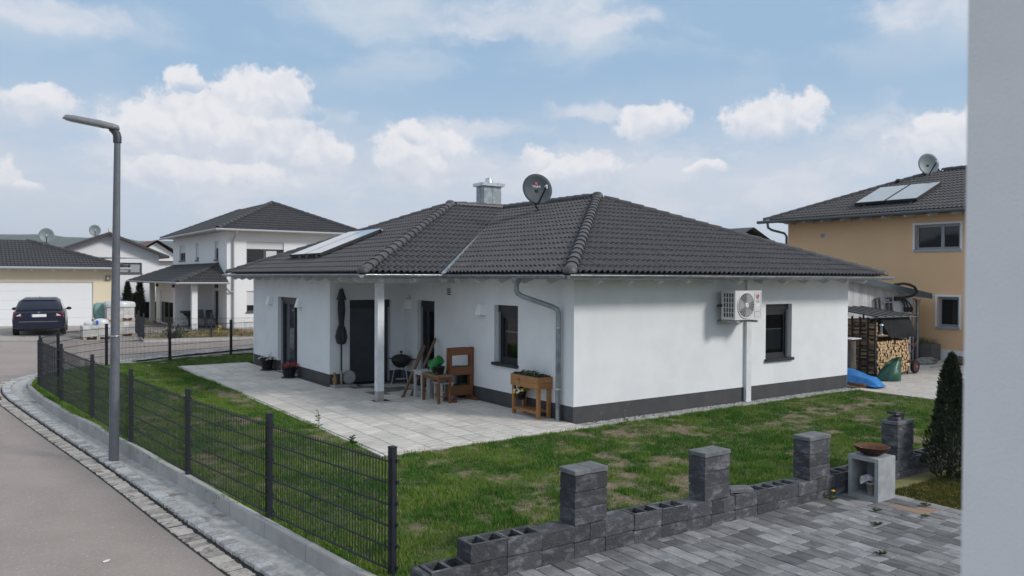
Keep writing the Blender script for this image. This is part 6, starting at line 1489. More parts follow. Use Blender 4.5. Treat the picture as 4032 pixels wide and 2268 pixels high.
b = MB(); b.cbox(15.6, -2.2, -.05, 18.25, -2.1, .03, .006); b.cbox(15.55, .98, -.03, 18.2, 1.06, .03, .006); tag(b.build('garden_edging', 'kerb'), kind='structure')

# ================================================================== ochre house on the right
oh = thing('ochre_house', 'two storey ochre rendered house with dark hipped roof', 'house', (22, 2, 0)); HX = 18.3
b = MB(); b.wall((HX, -5, 0), (0, 1, 0), (-1, 0, 0), 13.3, .36, 5.12, [(6.47, 8.03, 3.85, 4.74), (6.48, 7.21, 1.15, 2.20)], .16); b.wall((HX, 8.3, 0), (1, 0, 0), (0, 1, 0), 8.1, 0, 5.12); b.wall((HX, -5, 0), (1, 0, 0), (0, -1, 0), 8.1, 0, 5.12); b.wall((26.4, -5, 0), (0, 1, 0), (1, 0, 0), 13.3, 0, 5.12); b.build('walls', 'orange', oh)
b = MB(); b.box(HX-.015, -5, -.3, HX+.2, 8.3, .36); b.build('plinth', 'white_bg', oh)
def framed(parent, o, u, n, u0, u1, z0, z1, mull=(), sh=0.):
    w = window(parent, o, u, n, u0, u1, z0, z1, depth=.11, frame='win_grey', fw=.09, style='plain', pane='dark_glass', sill=True, sillm='rail', rails=False, room=False, mull=mull, shutter=sh)
    b = MB(); s = .075
    for (a, c, d, e) in ((u0-s, u0, z0-s, z1+s), (u1, u1+s, z0-s, z1+s), (u0, u1, z0-s, z0-.062), (u0, u1, z1, z1+s)): b.ob(o, u, n, a, c, -.02, .022, d, e)
    b.build('surround', 'white_win', w); return w
framed(oh, (HX, -5, 0), (0, 1, 0), (-1, 0, 0), 6.47, 8.03, 3.85, 4.74, (7.1,)); framed(oh, (HX, -5, 0), (0, 1, 0), (-1, 0, 0), 6.48, 7.21, 1.15, 2.20)
b = MB(); b.lathe([(.09, 0), (.09, .02)], 14, (0, 0, 0)); me = b.build('wall_vent', 'win_grey', oh, local=True); me.location = Vector((HX, 6.71, 4.52))-wloc(oh); me.rotation_euler = (0, rad(-90), 0)
ose = .408; oz = 5.18; ocs = 1/math.sqrt(1+ose**2); HH = 4.75
of1 = roof_face((HX-.7, 9.0, oz), (0, -1, 0), (ocs, 0, ose*ocs), [(.05, .05), (14.65, .05), (14.7-HH, HH/ocs), (HH, HH/ocs)], n=8)
of2 = roof_face((27.1, 9.0, oz), (-1, 0, 0), (0, -ocs, ose*ocs), [(.05, .05), (9.45, .05), (HH, HH/ocs)], n=6)
orf = tag(bpy.data.objects.new('roof', None)); COL.objects.link(orf); orf.parent = oh
field('roof_tile_field', [of1], orf, 'tile_bg', 8)
b = MB(); ap0, ap1 = (HX-.7+HH, 9.0-HH, oz+ose*HH), (HX-.7+HH, -5.7+HH, oz+ose*HH)
c4 = [(HX-.7, 9.0, oz), (27.1, 9.0, oz), (27.1, -5.7, oz), (HX-.7, -5.7, oz)]
b.poly([c4[0], ap0, c4[1]]); b.poly([c4[1], ap0, ap1, c4[2]]); b.poly([c4[2], ap1, c4[3]]); b.poly([c4[3], ap1, ap0, c4[0]]); b.poly([(x, y, z-.02) for x, y, z in c4]); b.build('roof_deck', 'tile_bg', orf)
capb = cap_mesh(.40, .14, .115, 6).build('ridge_tile', 'tile_bg', orf, local=True)
ridge_line(c4[0], ap0, orf, capb, end=False); ridge_line(c4[3], ap1, orf, capb, end=False); ridge_line(ap1, ap0, orf, capb, end=False, lift=.05); capb.location = Vector(ap0)+Vector((0, 0, .05))-wloc(orf)
b = MB(); b.tube([(HX-.76, 9.25, oz-.04), (HX-.76, -5.8, oz-.04)], .065, 10); b.build('gutter', 'grey_win', oh)
b = MB(); b.tube([(HX-.76, 8.75, oz-.08), (HX-.76, 8.72, oz-.28), (HX-.62, 8.62, oz-.38), (HX-.12, 8.40, oz-.50), (HX-.02, 8.36, oz-.62), (HX, 8.36, 0)], .05, 10); b.build('downpipe', 'grey_win', oh)
for k in range(16): b = MB(); y = 8.0-k*.82; b.box(HX-.62, y-.05, oz-.16, HX, y+.05, oz-.04); b.build('rafter', 'rafter', oh)
def opt(x, y, h): return Vector((x, y, oz+ose*(x-HX+.7)))+Vector((-ose*ocs, 0, ocs))*h
t = thing('solar_collector', 'pair of pale flat solar collectors on the ochre house roof', 'solar panel', opt(18.5, 4.25, .05)); nO = Vector((-ose*ocs, 0, ocs))
for (ya, yb) in ((3.05, 4.23), (4.27, 5.45)):
    b = MB(); b.prism([opt(x, y, .10) for x, y in ((18.5, yb), (18.5, ya), (20.3, ya), (20.3, yb))], nO*.09); p_ = b.build('collector_frame', 'blackm', t)
    b = MB(); b.add([opt(x, y, .192) for x, y in ((18.53, yb-.03), (18.53, ya+.03), (20.27, ya+.03), (20.27, yb-.03))], [(0, 1, 2, 3)]); b.build('collector_glass', 'collector', p_)
for (x, y) in ((18.55, 3.3), (18.55, 5.1), (20.2, 3.3), (20.2, 5.1)): b = MB(); b.beam(opt(x, y, .0), opt(x, y, .11), .06, .06); b.build('bracket', 'steel', t)
sat_dish((22.0, 4.45, 7.42), (-.62, -.76, .18), .40, .44, 'dish_far', 'pale grey satellite dish on the ridge of the ochre house', (22.15, 4.5, 6.92), lnb_len=.6)
b = MB(); b.lathe([(.06, -.2), (.06, .05), (.10, .08), (.11, .16), (.07, .22), (0, .23)], 12, (21.2, 5.25, 6.62)); b.build('vent_pipe', 'black', oh)

# ================================================================== across the street: white two storey house with porch
wh = thing('white_house', 'white two storey house with hipped roof and columned side porch', 'house', (5, 33, .13)); gz0 = .10
b = MB(); L_ = 12.4
b.wall((1.1, 28.6, 0), (0, 1, 0), (-1, 0, 0), L_, gz0, 5.08, [(9.06, 10.6, 3.7, 4.63), (5.8, 6.48, 3.68, 4.64), (1.60, 2.32, 3.64, 4.61), (1.58, 2.49, .2, 2.03)], .14)
b.wall((1.1, 28.6, 0), (1, 0, 0), (0, -1, 0), 6.7, gz0, 5.08, [(.97, 2.9, 3.42, 4.56), (.98, 2.0, .97, 2.03)], .14)
b.wall((7.8, 28.6, 0), (0, 1, 0), (1, 0, 0), L_, gz0, 5.08); b.wall((1.1, 41, 0), (1, 0, 0), (0, 1, 0), 6.7, gz0, 5.08)
b.build('walls', 'white_bg', wh)
kw = dict(depth=.10, frame='grey_win', fw=.06, style='plain', pane='dark_glass', rails=False, room=False, sillm='grey_win')
OW, UL, NL = (1.1, 28.6, 0), (0, 1, 0), (-1, 0, 0)
window(wh, OW, UL, NL, 9.06, 10.6, 3.7, 4.63, shutter=.5, mull=(9.8,), **kw); window(wh, OW, UL, NL, 5.8, 6.48, 3.68, 4.64, shutter=.82, **kw); window(wh, OW, UL, NL, 1.60, 2.32, 3.64, 4.61, shutter=.38, **kw)
kd = dict(kw); kd['sill'] = False; window(wh, OW, UL, NL, 1.58, 2.49, .2, 2.03, name='porch_door', **kd)
OR, UR, NR = (1.1, 28.6, 0), (1, 0, 0), (0, -1, 0)
w_ = window(wh, OR, UR, NR, .97, 2.9, 3.42, 4.56, shutter=.33, mull=(1.9,), **kw); window(wh, OR, UR, NR, .98, 2.0, .97, 2.03, shutter=.68, **kw)
b = MB(); b.ob(OR, UR, NR, 2.0, 2.55, -.125, -.12, 3.5, 4.1); b.build('curtain', 'shutter', w_)
wse = .45; wz = 5.12; wcs = 1/math.sqrt(1+wse**2); WH2 = 3.95; wrf = tag(bpy.data.objects.new('roof', None)); COL.objects.link(wrf); wrf.parent = wh
ex0, ex1, ey0, ey1 = .5, 8.4, 28.0, 41.6
wf1 = roof_face((ex0, ey0, wz), (1, 0, 0), (0, wcs, wse*wcs), [(.05, .05), (7.85, .05), (WH2, WH2/wcs)], n=6); wf2 = roof_face((ex0, ey1, wz), (0, -1, 0), (wcs, 0, wse*wcs), [(.05, .05), (13.55, .05), (13.6-WH2, WH2/wcs), (WH2, WH2/wcs)], n=6)
field('roof_tile_field', [wf1, wf2], wrf, 'tile_bg', 6)
b = MB(); A_, B_ = (ex0+WH2, ey0+WH2, wz+wse*WH2), (ex0+WH2, ey1-WH2, wz+wse*WH2); c4 = [(ex0, ey0, wz), (ex1, ey0, wz), (ex1, ey1, wz), (ex0, ey1, wz)]
b.poly([c4[0], c4[1], A_]); b.poly([c4[1], c4[2], B_, A_]); b.poly([c4[2], c4[3], B_]); b.poly([c4[3], c4[0], A_, B_]); b.build('roof_deck', 'tile_bg', wrf)
b = MB(); b.poly([(x, y, wz-.03) for x, y, z in c4]); b.build('soffit', 'rafter', wh)
capw = cap_mesh(.40, .14, .115, 6).build('ridge_tile', 'tile_bg', wrf, local=True)
ridge_line(c4[0], A_, wrf, capw, end=False); ridge_line(c4[1], A_, wrf, capw, end=False); ridge_line(c4[3], B_, wrf, capw, end=False); capw.location = Vector(A_)+Vector((0, 0, .02))-wloc(wrf)
for (p, q) in (((ex0-.06, ey0-.1, wz-.03), (ex0-.06, ey1, wz-.03)), ((ex0-.1, ey0-.06, wz-.03), (ex1, ey0-.06, wz-.03))): b = MB(); b.tube([p, q], .065, 8); b.build('gutter', 'rail', wh)
b = MB(); b.tube([(1.40, ey0-.06, wz-.06), (1.40, ey0, wz-.25), (1.40, 28.45, wz-.45), (1.40, 28.52, wz-.6), (1.40, 28.52, gz0)], .05, 8); b.build('downpipe', 'rail', wh)
# porch wing
b = MB(); b.wall((-.75, 31.5, 0), (0, 1, 0), (-1, 0, 0), 4.9, gz0, 2.42, [(.40, 3.80, .2, 2.05)], .12); b.wall((-.75, 31.5, 0), (1, 0, 0), (0, -1, 0), 1.85, gz0, 2.42); b.build('porch_walls', 'white_bg', wh)
window(wh, (-.75, 31.5, 0), (0, 1, 0), (-1, 0, 0), .40, 3.80, .2, 2.05, shutter=.37, mull=(2.0,), name='sliding_door', **kd)
for (x, y) in ((-.42, 28.75), (-.72, 37.7)): b = MB(); b.box(x-.13, y-.13, gz0, x+.13, y+.13, 2.45); b.build('column', 'white_bg', wh)
pe = (-1.3, 28.15); b = MB(); pz = 2.46; pr_ = [(pe[0], pe[1], pz), (1.1, pe[1], pz), (1.1, pe[1]+2.0, 3.42), (1.1, 40.5, 3.42), (-1.3, 42.5, pz)]
b.poly([pr_[0], pr_[1], pr_[2]]); b.poly([pr_[0], pr_[2], pr_[3], pr_[4]]); b.poly([(pe[0], pe[1], pz-.03), (1.1, pe[1], pz-.03), (1.1, 42.5, pz-.03), (pe[0], 42.5, pz-.03)]); b.build('porch_roof', 'tile_bg', wh)
psl = Vector((2.4, 0, .96)); pl_ = psl.length; pf1 = roof_face(pr_[4], (0, -1, 0), psl/pl_, [(.03, .03), (14.3, .03), (12.35, pl_), (2.0, pl_)], n=6); psl2 = Vector((0, 2.0, .96)); pf2 = roof_face(pr_[0], (1, 0, 0), psl2/psl2.length, [(.05, .03), (2.38, .03), (2.38, psl2.length)], n=6)
prf = field('porch_tile_field', [pf1, pf2], wh, 'tile_bg', 6)
capp = cap_mesh(.40, .12, .10, 6).build('ridge_tile', 'tile_bg', wh, local=True); ridge_line(pr_[0], pr_[2], wh, capp, end=False); capp.location = Vector(pr_[2])-wloc(wh)
b = MB(); b.tube([(pe[0]-.06, pe[1]-.05, pz-.02), (1.1, pe[1]-.05, pz-.02)], .055, 8); b.tube([(pe[0]-.05, pe[1]-.1, pz-.02), (pe[0]-.05, 42.5, pz-.02)], .055, 8); b.build('porch_gutter', 'rail', wh)
b = MB(); b.tube([(.95, pe[1]-.05, pz-.05), (.95, 28.2, pz-.22), (1.15, 28.42, pz-.42), (1.36, 28.5, pz-.46)], .045, 8); b.build('porch_pipe', 'rail', wh)
b = MB(); b.box(1.02, 30.25, 2.18, 1.1, 30.62, 2.36); b.build('wall_speaker', 'black', wh)
for y in (31.62, 35.9): b = MB(); b.box(-.86, y-.10, 2.18, -.75, y+.10, 2.34); b.build('porch_lamp', 'black', wh)
b = MB(); b.box(-3.0, 28.3, .05, 1.1, 42, .165); tag(b.build('patio', 'patio_dark'), kind='structure')
tb = thing('garden_grill', 'dark table grill with tapered pedestal beside the neighbour porch wall', 'grill', (-.2, 31.1, .17)); 
b = MB(); b.box(-.55, 30.7, .88, .30, 31.3, .98); b.build('grill_top', 'blackm', tb); b = MB(); b.loft([[(-.1+r*c, 31.0+r*s, z) for c, s in ((-1, -.7), (1, -.7), (1, .7), (-1, .7))] for z, r in ((.165, .10), (.45, .10), (.62, .14), (.88, .34))], 0, False); b.build('pedestal', 'blackm', tb)
for k, (x, y, m_, lab) in enumerate(((.25, 30.15, 'grey_win', 'grey garden chair in the porch left of the front column'), (.55, 29.55, 'blackm', 'dark garden chair in the porch right of the front column'))):
    t = thing('garden_chair', lab, 'chair', (x, y, .165), 'chairs in the neighbour porch')
    b = MB(); b.box(x-.22, y-.22, .58, x+.22, y+.22, .62); b.build('seat', m_, t); b = MB(); b.prism([(x-.20, y+.20, .62), (x+.20, y+.20, .62), (x+.16, y+.30, 1.06), (x-.16, y+.30, 1.06)], (0, .03, 0)); b.build('backrest', m_, t)
    for (a, c) in ((-.19, -.19), (.19, -.19), (-.19, .19), (.19, .19)): b = MB(); b.tube([(x+a, y+c, .58), (x+a*1.15, y+c*1.15, .166)], .014, 6); b.build('leg', m_, t)
# neighbour's garden strip, its low kerb and mesh fence
b = MB(); b.add([(-3.6, 22.2, .21), (6, 19.6, .19), (6, 28.3, .14), (-3.0, 28.3, .14)], [(0, 1, 2, 3)]); tag(b.build('garden_bed', 'dry'), kind='structure')
b = MB(); b.beam((-3.85, 22.0, .18), (-1.43, 21.32, .18), .10, .22); b.beam((-1.42, 21.31, .18), (5, 19.4, .17), .10, .22); b.beam((-3.85, 22.05, .18), (-3.05, 28.3, .16), .08, .2); tag(b.build('garden_kerb', 'stone_pale'), kind='structure')
nf = thing('neighbour_fence', 'dark wire mesh fence along the opposite garden', 'fence', (-2, 21.8, .2))
NP = [(-3.35, 27.0), (-3.62, 24.5), (-3.84, 22.05), (-1.43, 21.38), (.98, 20.7), (3.4, 20.0)]
for i, (x, y) in enumerate(NP):
    b = MB(); b.box(x-.03, y-.03, .0, x+.03, y+.03, 1.30); b.build('fence_post', 'fence', nf)
    if i < len(NP)-1: mesh_panel((x, y), NP[i+1], .27, .27, nf, rows=5, wire=.0022, bar=.0036, step=.06)
gq = np.random.default_rng(17); n = 700
xx, yy = gq.uniform(-3.4, 1.2, n), gq.uniform(22.4, 27.5, n); o = blades('dry_grass', xx, yy, np.full(n, .19), gq.uniform(.05, .14, n), .05, 8, np.tile(np.array([[.17, .15, .05]]), (n, 1))*gq.uniform(.6, 1.2, (n, 1)), (.004, .009), .8, 6); tag(o, kind='stuff')
t = thing('garden_shrub', 'small leafy shrub behind the opposite garden fence', 'shrub', (-2.55, 22.5, .2))
leaf_cloud('foliage', 'leaf_far', t, lambda g: ((-2.55+g.normal()*.22, 22.5+g.normal()*.22, .22+abs(g.normal())*.25), (g.normal(), g.normal(), 1)), 220, .09, 4)
t = thing('yellow_shrub', 'small yellow blossoming bush before the neighbour porch', 'shrub', (-.55, 23.6, .2))
leaf_cloud('blossoms', 'yellow', t, lambda g: ((-.55+g.normal()*.09, 23.6+g.normal()*.09, .3+abs(g.normal())*.22), (g.normal(), g.normal(), 1)), 50, .05, 5); b = MB(); b.tube([(-.55, 23.6, .15), (-.55, 23.6, .6)], .012, 5); b.build('stem', 'leaf_far', t)

# ================================================================== cream garage, car, pallets
gh = thing('cream_garage', 'cream rendered double garage with dark pyramid roof', 'garage', (-8.2, 34, .35)); GY = 31.2; GB = .22
b = MB(); b.wall((-12.6, GY, 0), (1, 0, 0), (0, -1, 0), 8.95, GB, 3.1, [(3.0, 8.06, GB, 2.48)], .12); b.wall((-3.65, GY, 0), (0, 1, 0), (1, 0, 0), 8, GB, 3.1); b.wall((-12.6, GY, 0), (0, 1, 0), (-1, 0, 0), 8, GB, 3.1); b.build('walls', 'cream', gh)
for k in range(5):
    b = MB(); zz = .33+k*.43; b.cbox(-9.6, GY+.06, zz+.004, -4.54, GY+.10, min(zz+.426, 2.479), .004); b.build('door_panel', 'white_door', gh)
b = MB(); b.box(-9.6, GY+.05, GB-.1, -4.54, GY+.11, .33); b.build('door_seal', 'blackm', gh)
GS_ = .335; ge = .6; g0x, g1x, g0y, g1y = -13.2, -3.05, GY-ge, GY+6.8+ge; gh2 = (g1y-g0y)/2; gcs = 1/math.sqrt(1+GS_**2); gz_ = 3.16
gA, gB = (g0x+gh2, g0y+gh2, gz_+GS_*gh2), (g1x-gh2, g0y+gh2, gz_+GS_*gh2)
grf = tag(bpy.data.objects.new('roof', None)); COL.objects.link(grf); grf.parent = gh
gw = g1x-g0x; gf = roof_face((g0x, g0y, gz_), (1, 0, 0), (0, gcs, GS_*gcs), [(.05, .05), (gw-.05, .05), (gw-gh2, gh2/gcs), (gh2, gh2/gcs)], n=6)
field('roof_tile_field', [gf], grf, 'tile_bg', 6)
b = MB(); c4 = [(g0x, g0y, gz_), (g1x, g0y, gz_), (g1x, g1y, gz_), (g0x, g1y, gz_)]; b.poly([c4[0], c4[1], gB, gA]); b.poly([c4[1], c4[2], gB]); b.poly([c4[2], c4[3], gA, gB]); b.poly([c4[3], c4[0], gA]); b.build('roof_deck', 'tile_bg', grf)
b = MB(); b.poly([(x, y, z-.03) for x, y, z in c4]); b.build('soffit', 'white_bg', gh)
capg = cap_mesh(.40, .14, .115, 6).build('ridge_tile', 'tile_bg', grf, local=True); ridge_line(c4[1], gB, grf, capg, end=False); ridge_line(c4[0], gA, grf, capg, end=False); capg.location = Vector(gB)-wloc(grf)
b = MB(); b.tube([(g0x, g0y-.06, gz_-.03), (g1x+.1, g0y-.06, gz_-.03)], .065, 8); b.build('gutter', 'rail', gh)
for k in range(11): b = MB(); x = -12.4+k*.88; b.box(x-.05, GY-.5, gz_-.17, x+.05, GY, gz_-.04); b.build('rafter', 'white_bg', gh)
b = MB(); b.box(-4.0, GY-.09, 2.55, -3.80, GY, 2.79); l_ = b.build('wall_lamp', 'wood_old', gh); b = MB(); b.box(-3.96, GY-.10, 2.6, -3.84, GY-.089, 2.74); b.build('lens', 'shutter', l_)
sat_dish((-6.22, 34.93, 4.83), (-.1, -.99, .15), .36, .39, 'dish_far', 'round grey satellite dish above the cream garage roof', (-6.22, 35.15, 4.1))

# dark blue estate car, seen from behind
car = thing('parked_car', 'dark blue estate car parked facing the garage door', 'car', (-7.26, 23.5, gs(-7.26, 23.5)))
CZ = gs(-7.26, 24.5)+.01
CC = Vector((-7.27, 24.1, CZ)); cy_ = math.radians(-6.5); cax = Vector((-math.sin(cy_), math.cos(cy_), 0)); csd = Vector((math.cos(cy_), math.sin(cy_), 0))
cp3 = lambda x, y, z: CC+csd*x+cax*y+Vector((0, 0, z))
def cring(y, pts): return [cp3(-x, y, z) for x, z in pts]+[cp3(x, y, z) for x, z in pts[::-1]]
b = MB()
b.loft([cring(.02, [(.70, .36), (.80, .40), (.84, .60), (.80, .86), (.70, .93)]), cring(.10, [(.74, .28), (.87, .36), (.895, .62), (.86, .92), (.74, .99)]), cring(.35, [(.74, .24), (.89, .32), (.91, .64), (.88, .95), (.78, 1.02)]), cring(1.2, [(.74, .20), (.89, .30), (.915, .64), (.89, .95), (.78, 1.01)]), cring(3.2, [(.74, .20), (.89, .30), (.91, .62), (.88, .92), (.76, .98)]), cring(4.2, [(.72, .22), (.86, .32), (.88, .56), (.84, .74), (.70, .80)]), cring(4.6, [(.60, .30), (.70, .36), (.72, .50), (.68, .62), (.56, .66)])]); body_ = b.build('body', 'navy', car)
b = MB(); b.loft([cring(.13, [(.80, .96), (.77, 1.02), (.70, 1.06)]), cring(.35, [(.81, .98), (.72, 1.28), (.58, 1.40)]), cring(.75, [(.82, 1.0), (.69, 1.38), (.54, 1.475)]), cring(2.0, [(.82, 1.0), (.69, 1.40), (.54, 1.50)]), cring(2.7, [(.81, .98), (.67, 1.36), (.52, 1.45)]), cring(3.5, [(.78, .95), (.74, .99), (.60, 1.0)])]); b.build('cabin', 'navy', car)
b = MB(); b.add([cp3(-.69, .155, 1.04), cp3(.69, .155, 1.04), cp3(.57, .405, 1.37), cp3(-.57, .405, 1.37)], [(0, 1, 2, 3)]); b.add([cp3(x, y-.012, z+.004) for x, y, z in ((-.70, .155, 1.035), (.70, .155, 1.035), (.58, .40, 1.372), (-.58, .40, 1.372))], [(0, 1, 2, 3)]); b.build('rear_window', 'car_glass', car)
b = MB(); b.prism([cp3(x, .36, 1.405) for x in (-.56, .56)]+[cp3(x, .55, 1.45) for x in (.54, -.54)], Vector((0, 0, .025))); b.build('roof_spoiler', 'navy', car)
for s in (-1, 1):
    b = MB(); b.add([cp3(s*.835, .45, 1.01), cp3(s*.835, 2.9, .99), cp3(s*.70, 2.45, 1.36), cp3(s*.712, .75, 1.36)], [(0, 1, 2, 3)]); b.build('side_window', 'car_glass', car)
    b = MB(); b.prism([cp3(s*.865, .075, .74), cp3(s*.55, .045, .76), cp3(s*.55, .06, .93), cp3(s*.83, .10, .95)], -cax*.03); lg_ = b.build('tail_light', 'car_lamp', car)
    b = MB(); b.prism([cp3(s*.76, .03, .80), cp3(s*.60, .02, .80), cp3(s*.60, .03, .89), cp3(s*.74, .045, .90)], -cax*.012); b.build('reverse_lamp', 'car_lamp_w', lg_)
    b = MB(); b.loft([[cp3(s*(.98+.10*math.cos(a)), 2.55+d, 1.00+.065*math.sin(a)) for a in [2*math.pi*j/12 for j in range(12)]] for d in (-.05, .05)]); b.beam(cp3(s*.85, 2.6, .98), cp3(s*.93, 2.57, .99), .04, .04); b.build('wing_mirror', 'navy', car)
    for y in (.78, 3.4):
        b = MB(); c = cp3(s*.80, y, .315); b.loft([[c+csd*(s*d)+(cax*math.cos(a)+Vector((0, 0, 1))*math.sin(a))*r for a in [2*math.pi*j/24 for j in range(24)]] for d, r in ((-.10, .20), (-.10, .30), (.085, .315), (.11, .29), (.112, .215))]); wl = b.build('wheel', 'tyre', car)
        b = MB(); b.loft([[c+csd*(s*d)+(cax*math.cos(a)+Vector((0, 0, 1))*math.sin(a))*r for a in [2*math.pi*j/20 for j in range(20)]] for d, r in ((.113, .21), (.10, .19), (.105, .04))]); b.build('rim', 'rim', wl)
b = MB(); b.prism([cp3(-.26, .012, .76), cp3(.26, .012, .76), cp3(.26, .022, .87), cp3(-.26, .022, .87)], -cax*.012); pl = b.build('number_plate', 'plate', car); b = MB(); b.prism([cp3(-.26, -.001, .762), cp3(-.215, -.001, .762), cp3(-.215, .009, .868), cp3(-.26, .009, .868)], -cax*.004); b.build('country_band', 'plate_blue', pl)
b = MB(); b.prism([cp3(-.84, .0, .33), cp3(.84, .0, .33), cp3(.86, .0, .58), cp3(-.86, .0, .58)], cax*.12); b.build('rear_bumper', 'navy', car); b = MB(); b.box(0, 0, 0, .001, .001, .001); 
b = MB(); b.prism([cp3(-.66, -.012, .57), cp3(.66, -.012, .57), cp3(.66, -.012, .585), cp3(-.66, -.012, .585)], cax*.02); b.build('bumper_trim', 'rim', car)
b = MB(); b.beam(cp3(0, .15, 1.05), cp3(.34, .19, 1.09), .02, .02); b.build('rear_wiper', 'black', car); b = MB(); b.tube([cp3(0, .8, 1.47), cp3(0, .70, 1.56)], .008, 5); b.build('aerial', 'black', car)
b = MB(); n = 14; b.add([cp3(.045*math.cos(2*math.pi*k/n), .02, .925+.045*math.sin(2*math.pi*k/n)) for k in range(n)], [tuple(range(n))]); b.build('badge', 'rim', car)

def pallet(x0, y0, z, lab, w=1.08, d=1.0):
    t = thing('pallet', lab, 'pallet', (x0+w/2, y0+d/2, z), 'pallets of paving stone'); 
    for k in range(5): b = MB(); b.box(x0+k*(w-.1)/4, y0, z+.115, x0+k*(w-.1)/4+.10, y0+d, z+.14); b.build('deck_board', 'pallet', t)
    for i in range(3):
        for j in range(3): b = MB(); b.box(x0+i*(w-.12)/2, y0+j*(d-.12)/2, z+.022, x0+i*(w-.12)/2+.12, y0+j*(d-.12)/2+.12, z+.115); b.build('spacer_block', 'pallet', t)
        b = MB(); b.box(x0, y0+i*(d-.10)/2, z, x0+w, y0+i*(d-.1)/2+.10, z+.022); b.build('skid_board', 'pallet', t)
    return t
def stack(x0, y0, z, nx, nz, s, h, lab, grp, w=1.08, d=1.0):
    nx_, ny_ = nx; pk = thing('paving_stone_pack', lab, 'stone pack', (x0+w/2, y0+d/2, z))
    for k in range(nz):
        for i in range(nx_):
            for j in range(ny_):
                if 0 < i < nx_-1 and 0 < j and k < nz-1: continue
                b = MB(); b.cbox(x0+i*w/nx_+.004, y0+j*d/ny_+.004, z+k*h, x0+(i+1)*w/nx_-.004, y0+(j+1)*d/ny_-.004, z+(k+1)*h-.004, .006); b.build('paving_block', 'stone_pale', pk)
za = gs(-5.3, 23.5)
pallet(-5.86, 23.0, za, 'low timber pallet of pale blocks standing nearest the street fence'); stack(-5.86, 23.0, za+.14, (4, 3), 3, 0, .14, 'strapped pack of pale paving blocks on the low pallet nearest the fence', 'blocks on the low pallet')
zb = gs(-4.3, 24.8)
pallet(-4.86, 24.35, zb, 'timber pallet under the tall double stack behind the lamp post'); stack(-4.86, 24.35, zb+.14, (5, 3), 3, 0, .165, 'strapped pack of pale blocks forming the lower tier of the tall stack', 'blocks in the lower tier')
pallet(-4.86, 24.35, zb+.645, 'timber pallet between the two tiers of the tall stack'); stack(-4.84, 24.37, zb+.785, (5, 3), 4, 0, .155, 'wrapped pack of pale blocks forming the upper tier of the tall stack', 'blocks in the upper tier', 1.04, .96)
b = MB(); z1 = zb+.785+.62; b.loft([[(-4.32+a*1.02*c, 24.85+e*1.02*c, z) for a, e in ((-.54, -.5), (0, -.52), (.54, -.5), (.55, 0), (.54, .5), (0, .51), (-.54, .5), (-.55, 0))] for z, c in ((z1-.16, 1.0), (z1-.02, 1.01), (z1+.05, .93), (z1+.07, .6), (z1+.06, .1))], 0, True); tag(b.build('plastic_wrap', 'wrap'), 'crinkled plastic hood on top of the tall block stack', 'plastic wrap')
b = MB(); b.loft([[(-4.98+rx*math.cos(a), 25.3+.2*math.sin(a)+.04*math.sin(3*a), z) for a in [2*math.pi*j/16 for j in range(16)]] for z, rx in ((zb+.72, .18), (zb+.8, .25), (zb+1.1, .27), (zb+1.35, .24), (zb+1.42, .10))]); tag(b.build('wrapped_sack', 'green_wrap'), 'green plastic wrapped sack left of the tall block stack', 'sack')
b = MB(); b.box(-5.25, 24.9, zb, -4.9, 25.7, zb+.72); tag(b.build('stone_crate', 'stone_pale'), 'pale block under the green wrapped sack', 'block')
for k, (x, y, z, s, lab) in enumerate(((-5.15, 23.75, za+.56, .30, 'white plastic sack with blue print on the low pallet'), (-5.50, 23.85, za+.56, .25, 'flat grey white sack at the rear of the low pallet'))):
    t = thing('cement_sack', lab, 'sack', (x, y, z)); b = MB(); b.loft([[(x+s*c*math.cos(a), y+s*.55*c*math.sin(a), z+h_) for a in [2*math.pi*j/16 for j in range(16)]] for h_, c in ((0, .85), (.06, 1), (.16-.06*k, .95), (.24-.1*k, .6), (.26-.1*k, .1))]); b.build('sack', 'wrap', t)
    if k == 0: b = MB(); b.box(x-.18, y-.19, z+.03, x-.10, y-.155, z+.19); b.build('blue_print', 'bag_blue', t)

# ================================================================== farther houses, hedge, thujas, hills
fh = thing('gable_house', 'white gabled house behind the garage with wide dark window', 'house', (-2, 50, .2)); 
b = MB(); GYh = 46.0; gx0, gx1, gap, gzp = -6.2, 1.19, -1.92, 5.55; sl = .415
hw = [(-1.43-gx0, .13-gx0, 2.93, 3.65), (-1.05-gx0, .13-gx0, .9, 1.62)]
b.wall((gx0, GYh, 0), (1, 0, 0), (0, -1, 0), gx1-gx0, .1, 3.98, hw, .12); zl = lambda x: gzp-sl*abs(x-gap)
b.poly([(gx0, GYh, 3.98-.2), (gx1, GYh, 3.98-.0), (gx1, GYh, zl(gx1)), (gap, GYh, gzp), (gx0, GYh, zl(gx0))]); b.wall((gx1, GYh, 0), (0, 1, 0), (1, 0, 0), 10, .1, zl(gx1)); b.build('walls', 'white_bg', fh)
k2 = dict(kw); k2['fw'] = .09; window(fh, (gx0, GYh, 0), (1, 0, 0), (0, -1, 0), *hw[0], mull=(-.62-gx0,), shutter=.0, **{**k2, 'pane': 'rail'}); window(fh, (gx0, GYh, 0), (1, 0, 0), (0, -1, 0), *hw[1], mull=(-.5-gx0,), **{**k2, 'pane': 'dark_glass'})
for s, xe in ((-1, gx0-.6), (1, gx1+.55)):
    b = MB(); p0 = (gap, GYh-.7, gzp+.10); p1 = (xe, GYh-.7, zl(xe)+.10); b.prism([p0, p1, (xe, GYh-.7, zl(xe)-.06), (gap, GYh-.7, gzp-.06)], (0, 11, 0)); b.build('roof', 'tile_bg', fh)
b = MB(); b.box(-1.6, 48, 5.0, -1.2, 48.4, 6.0); b.build('chimney', 'stone_pale', fh)
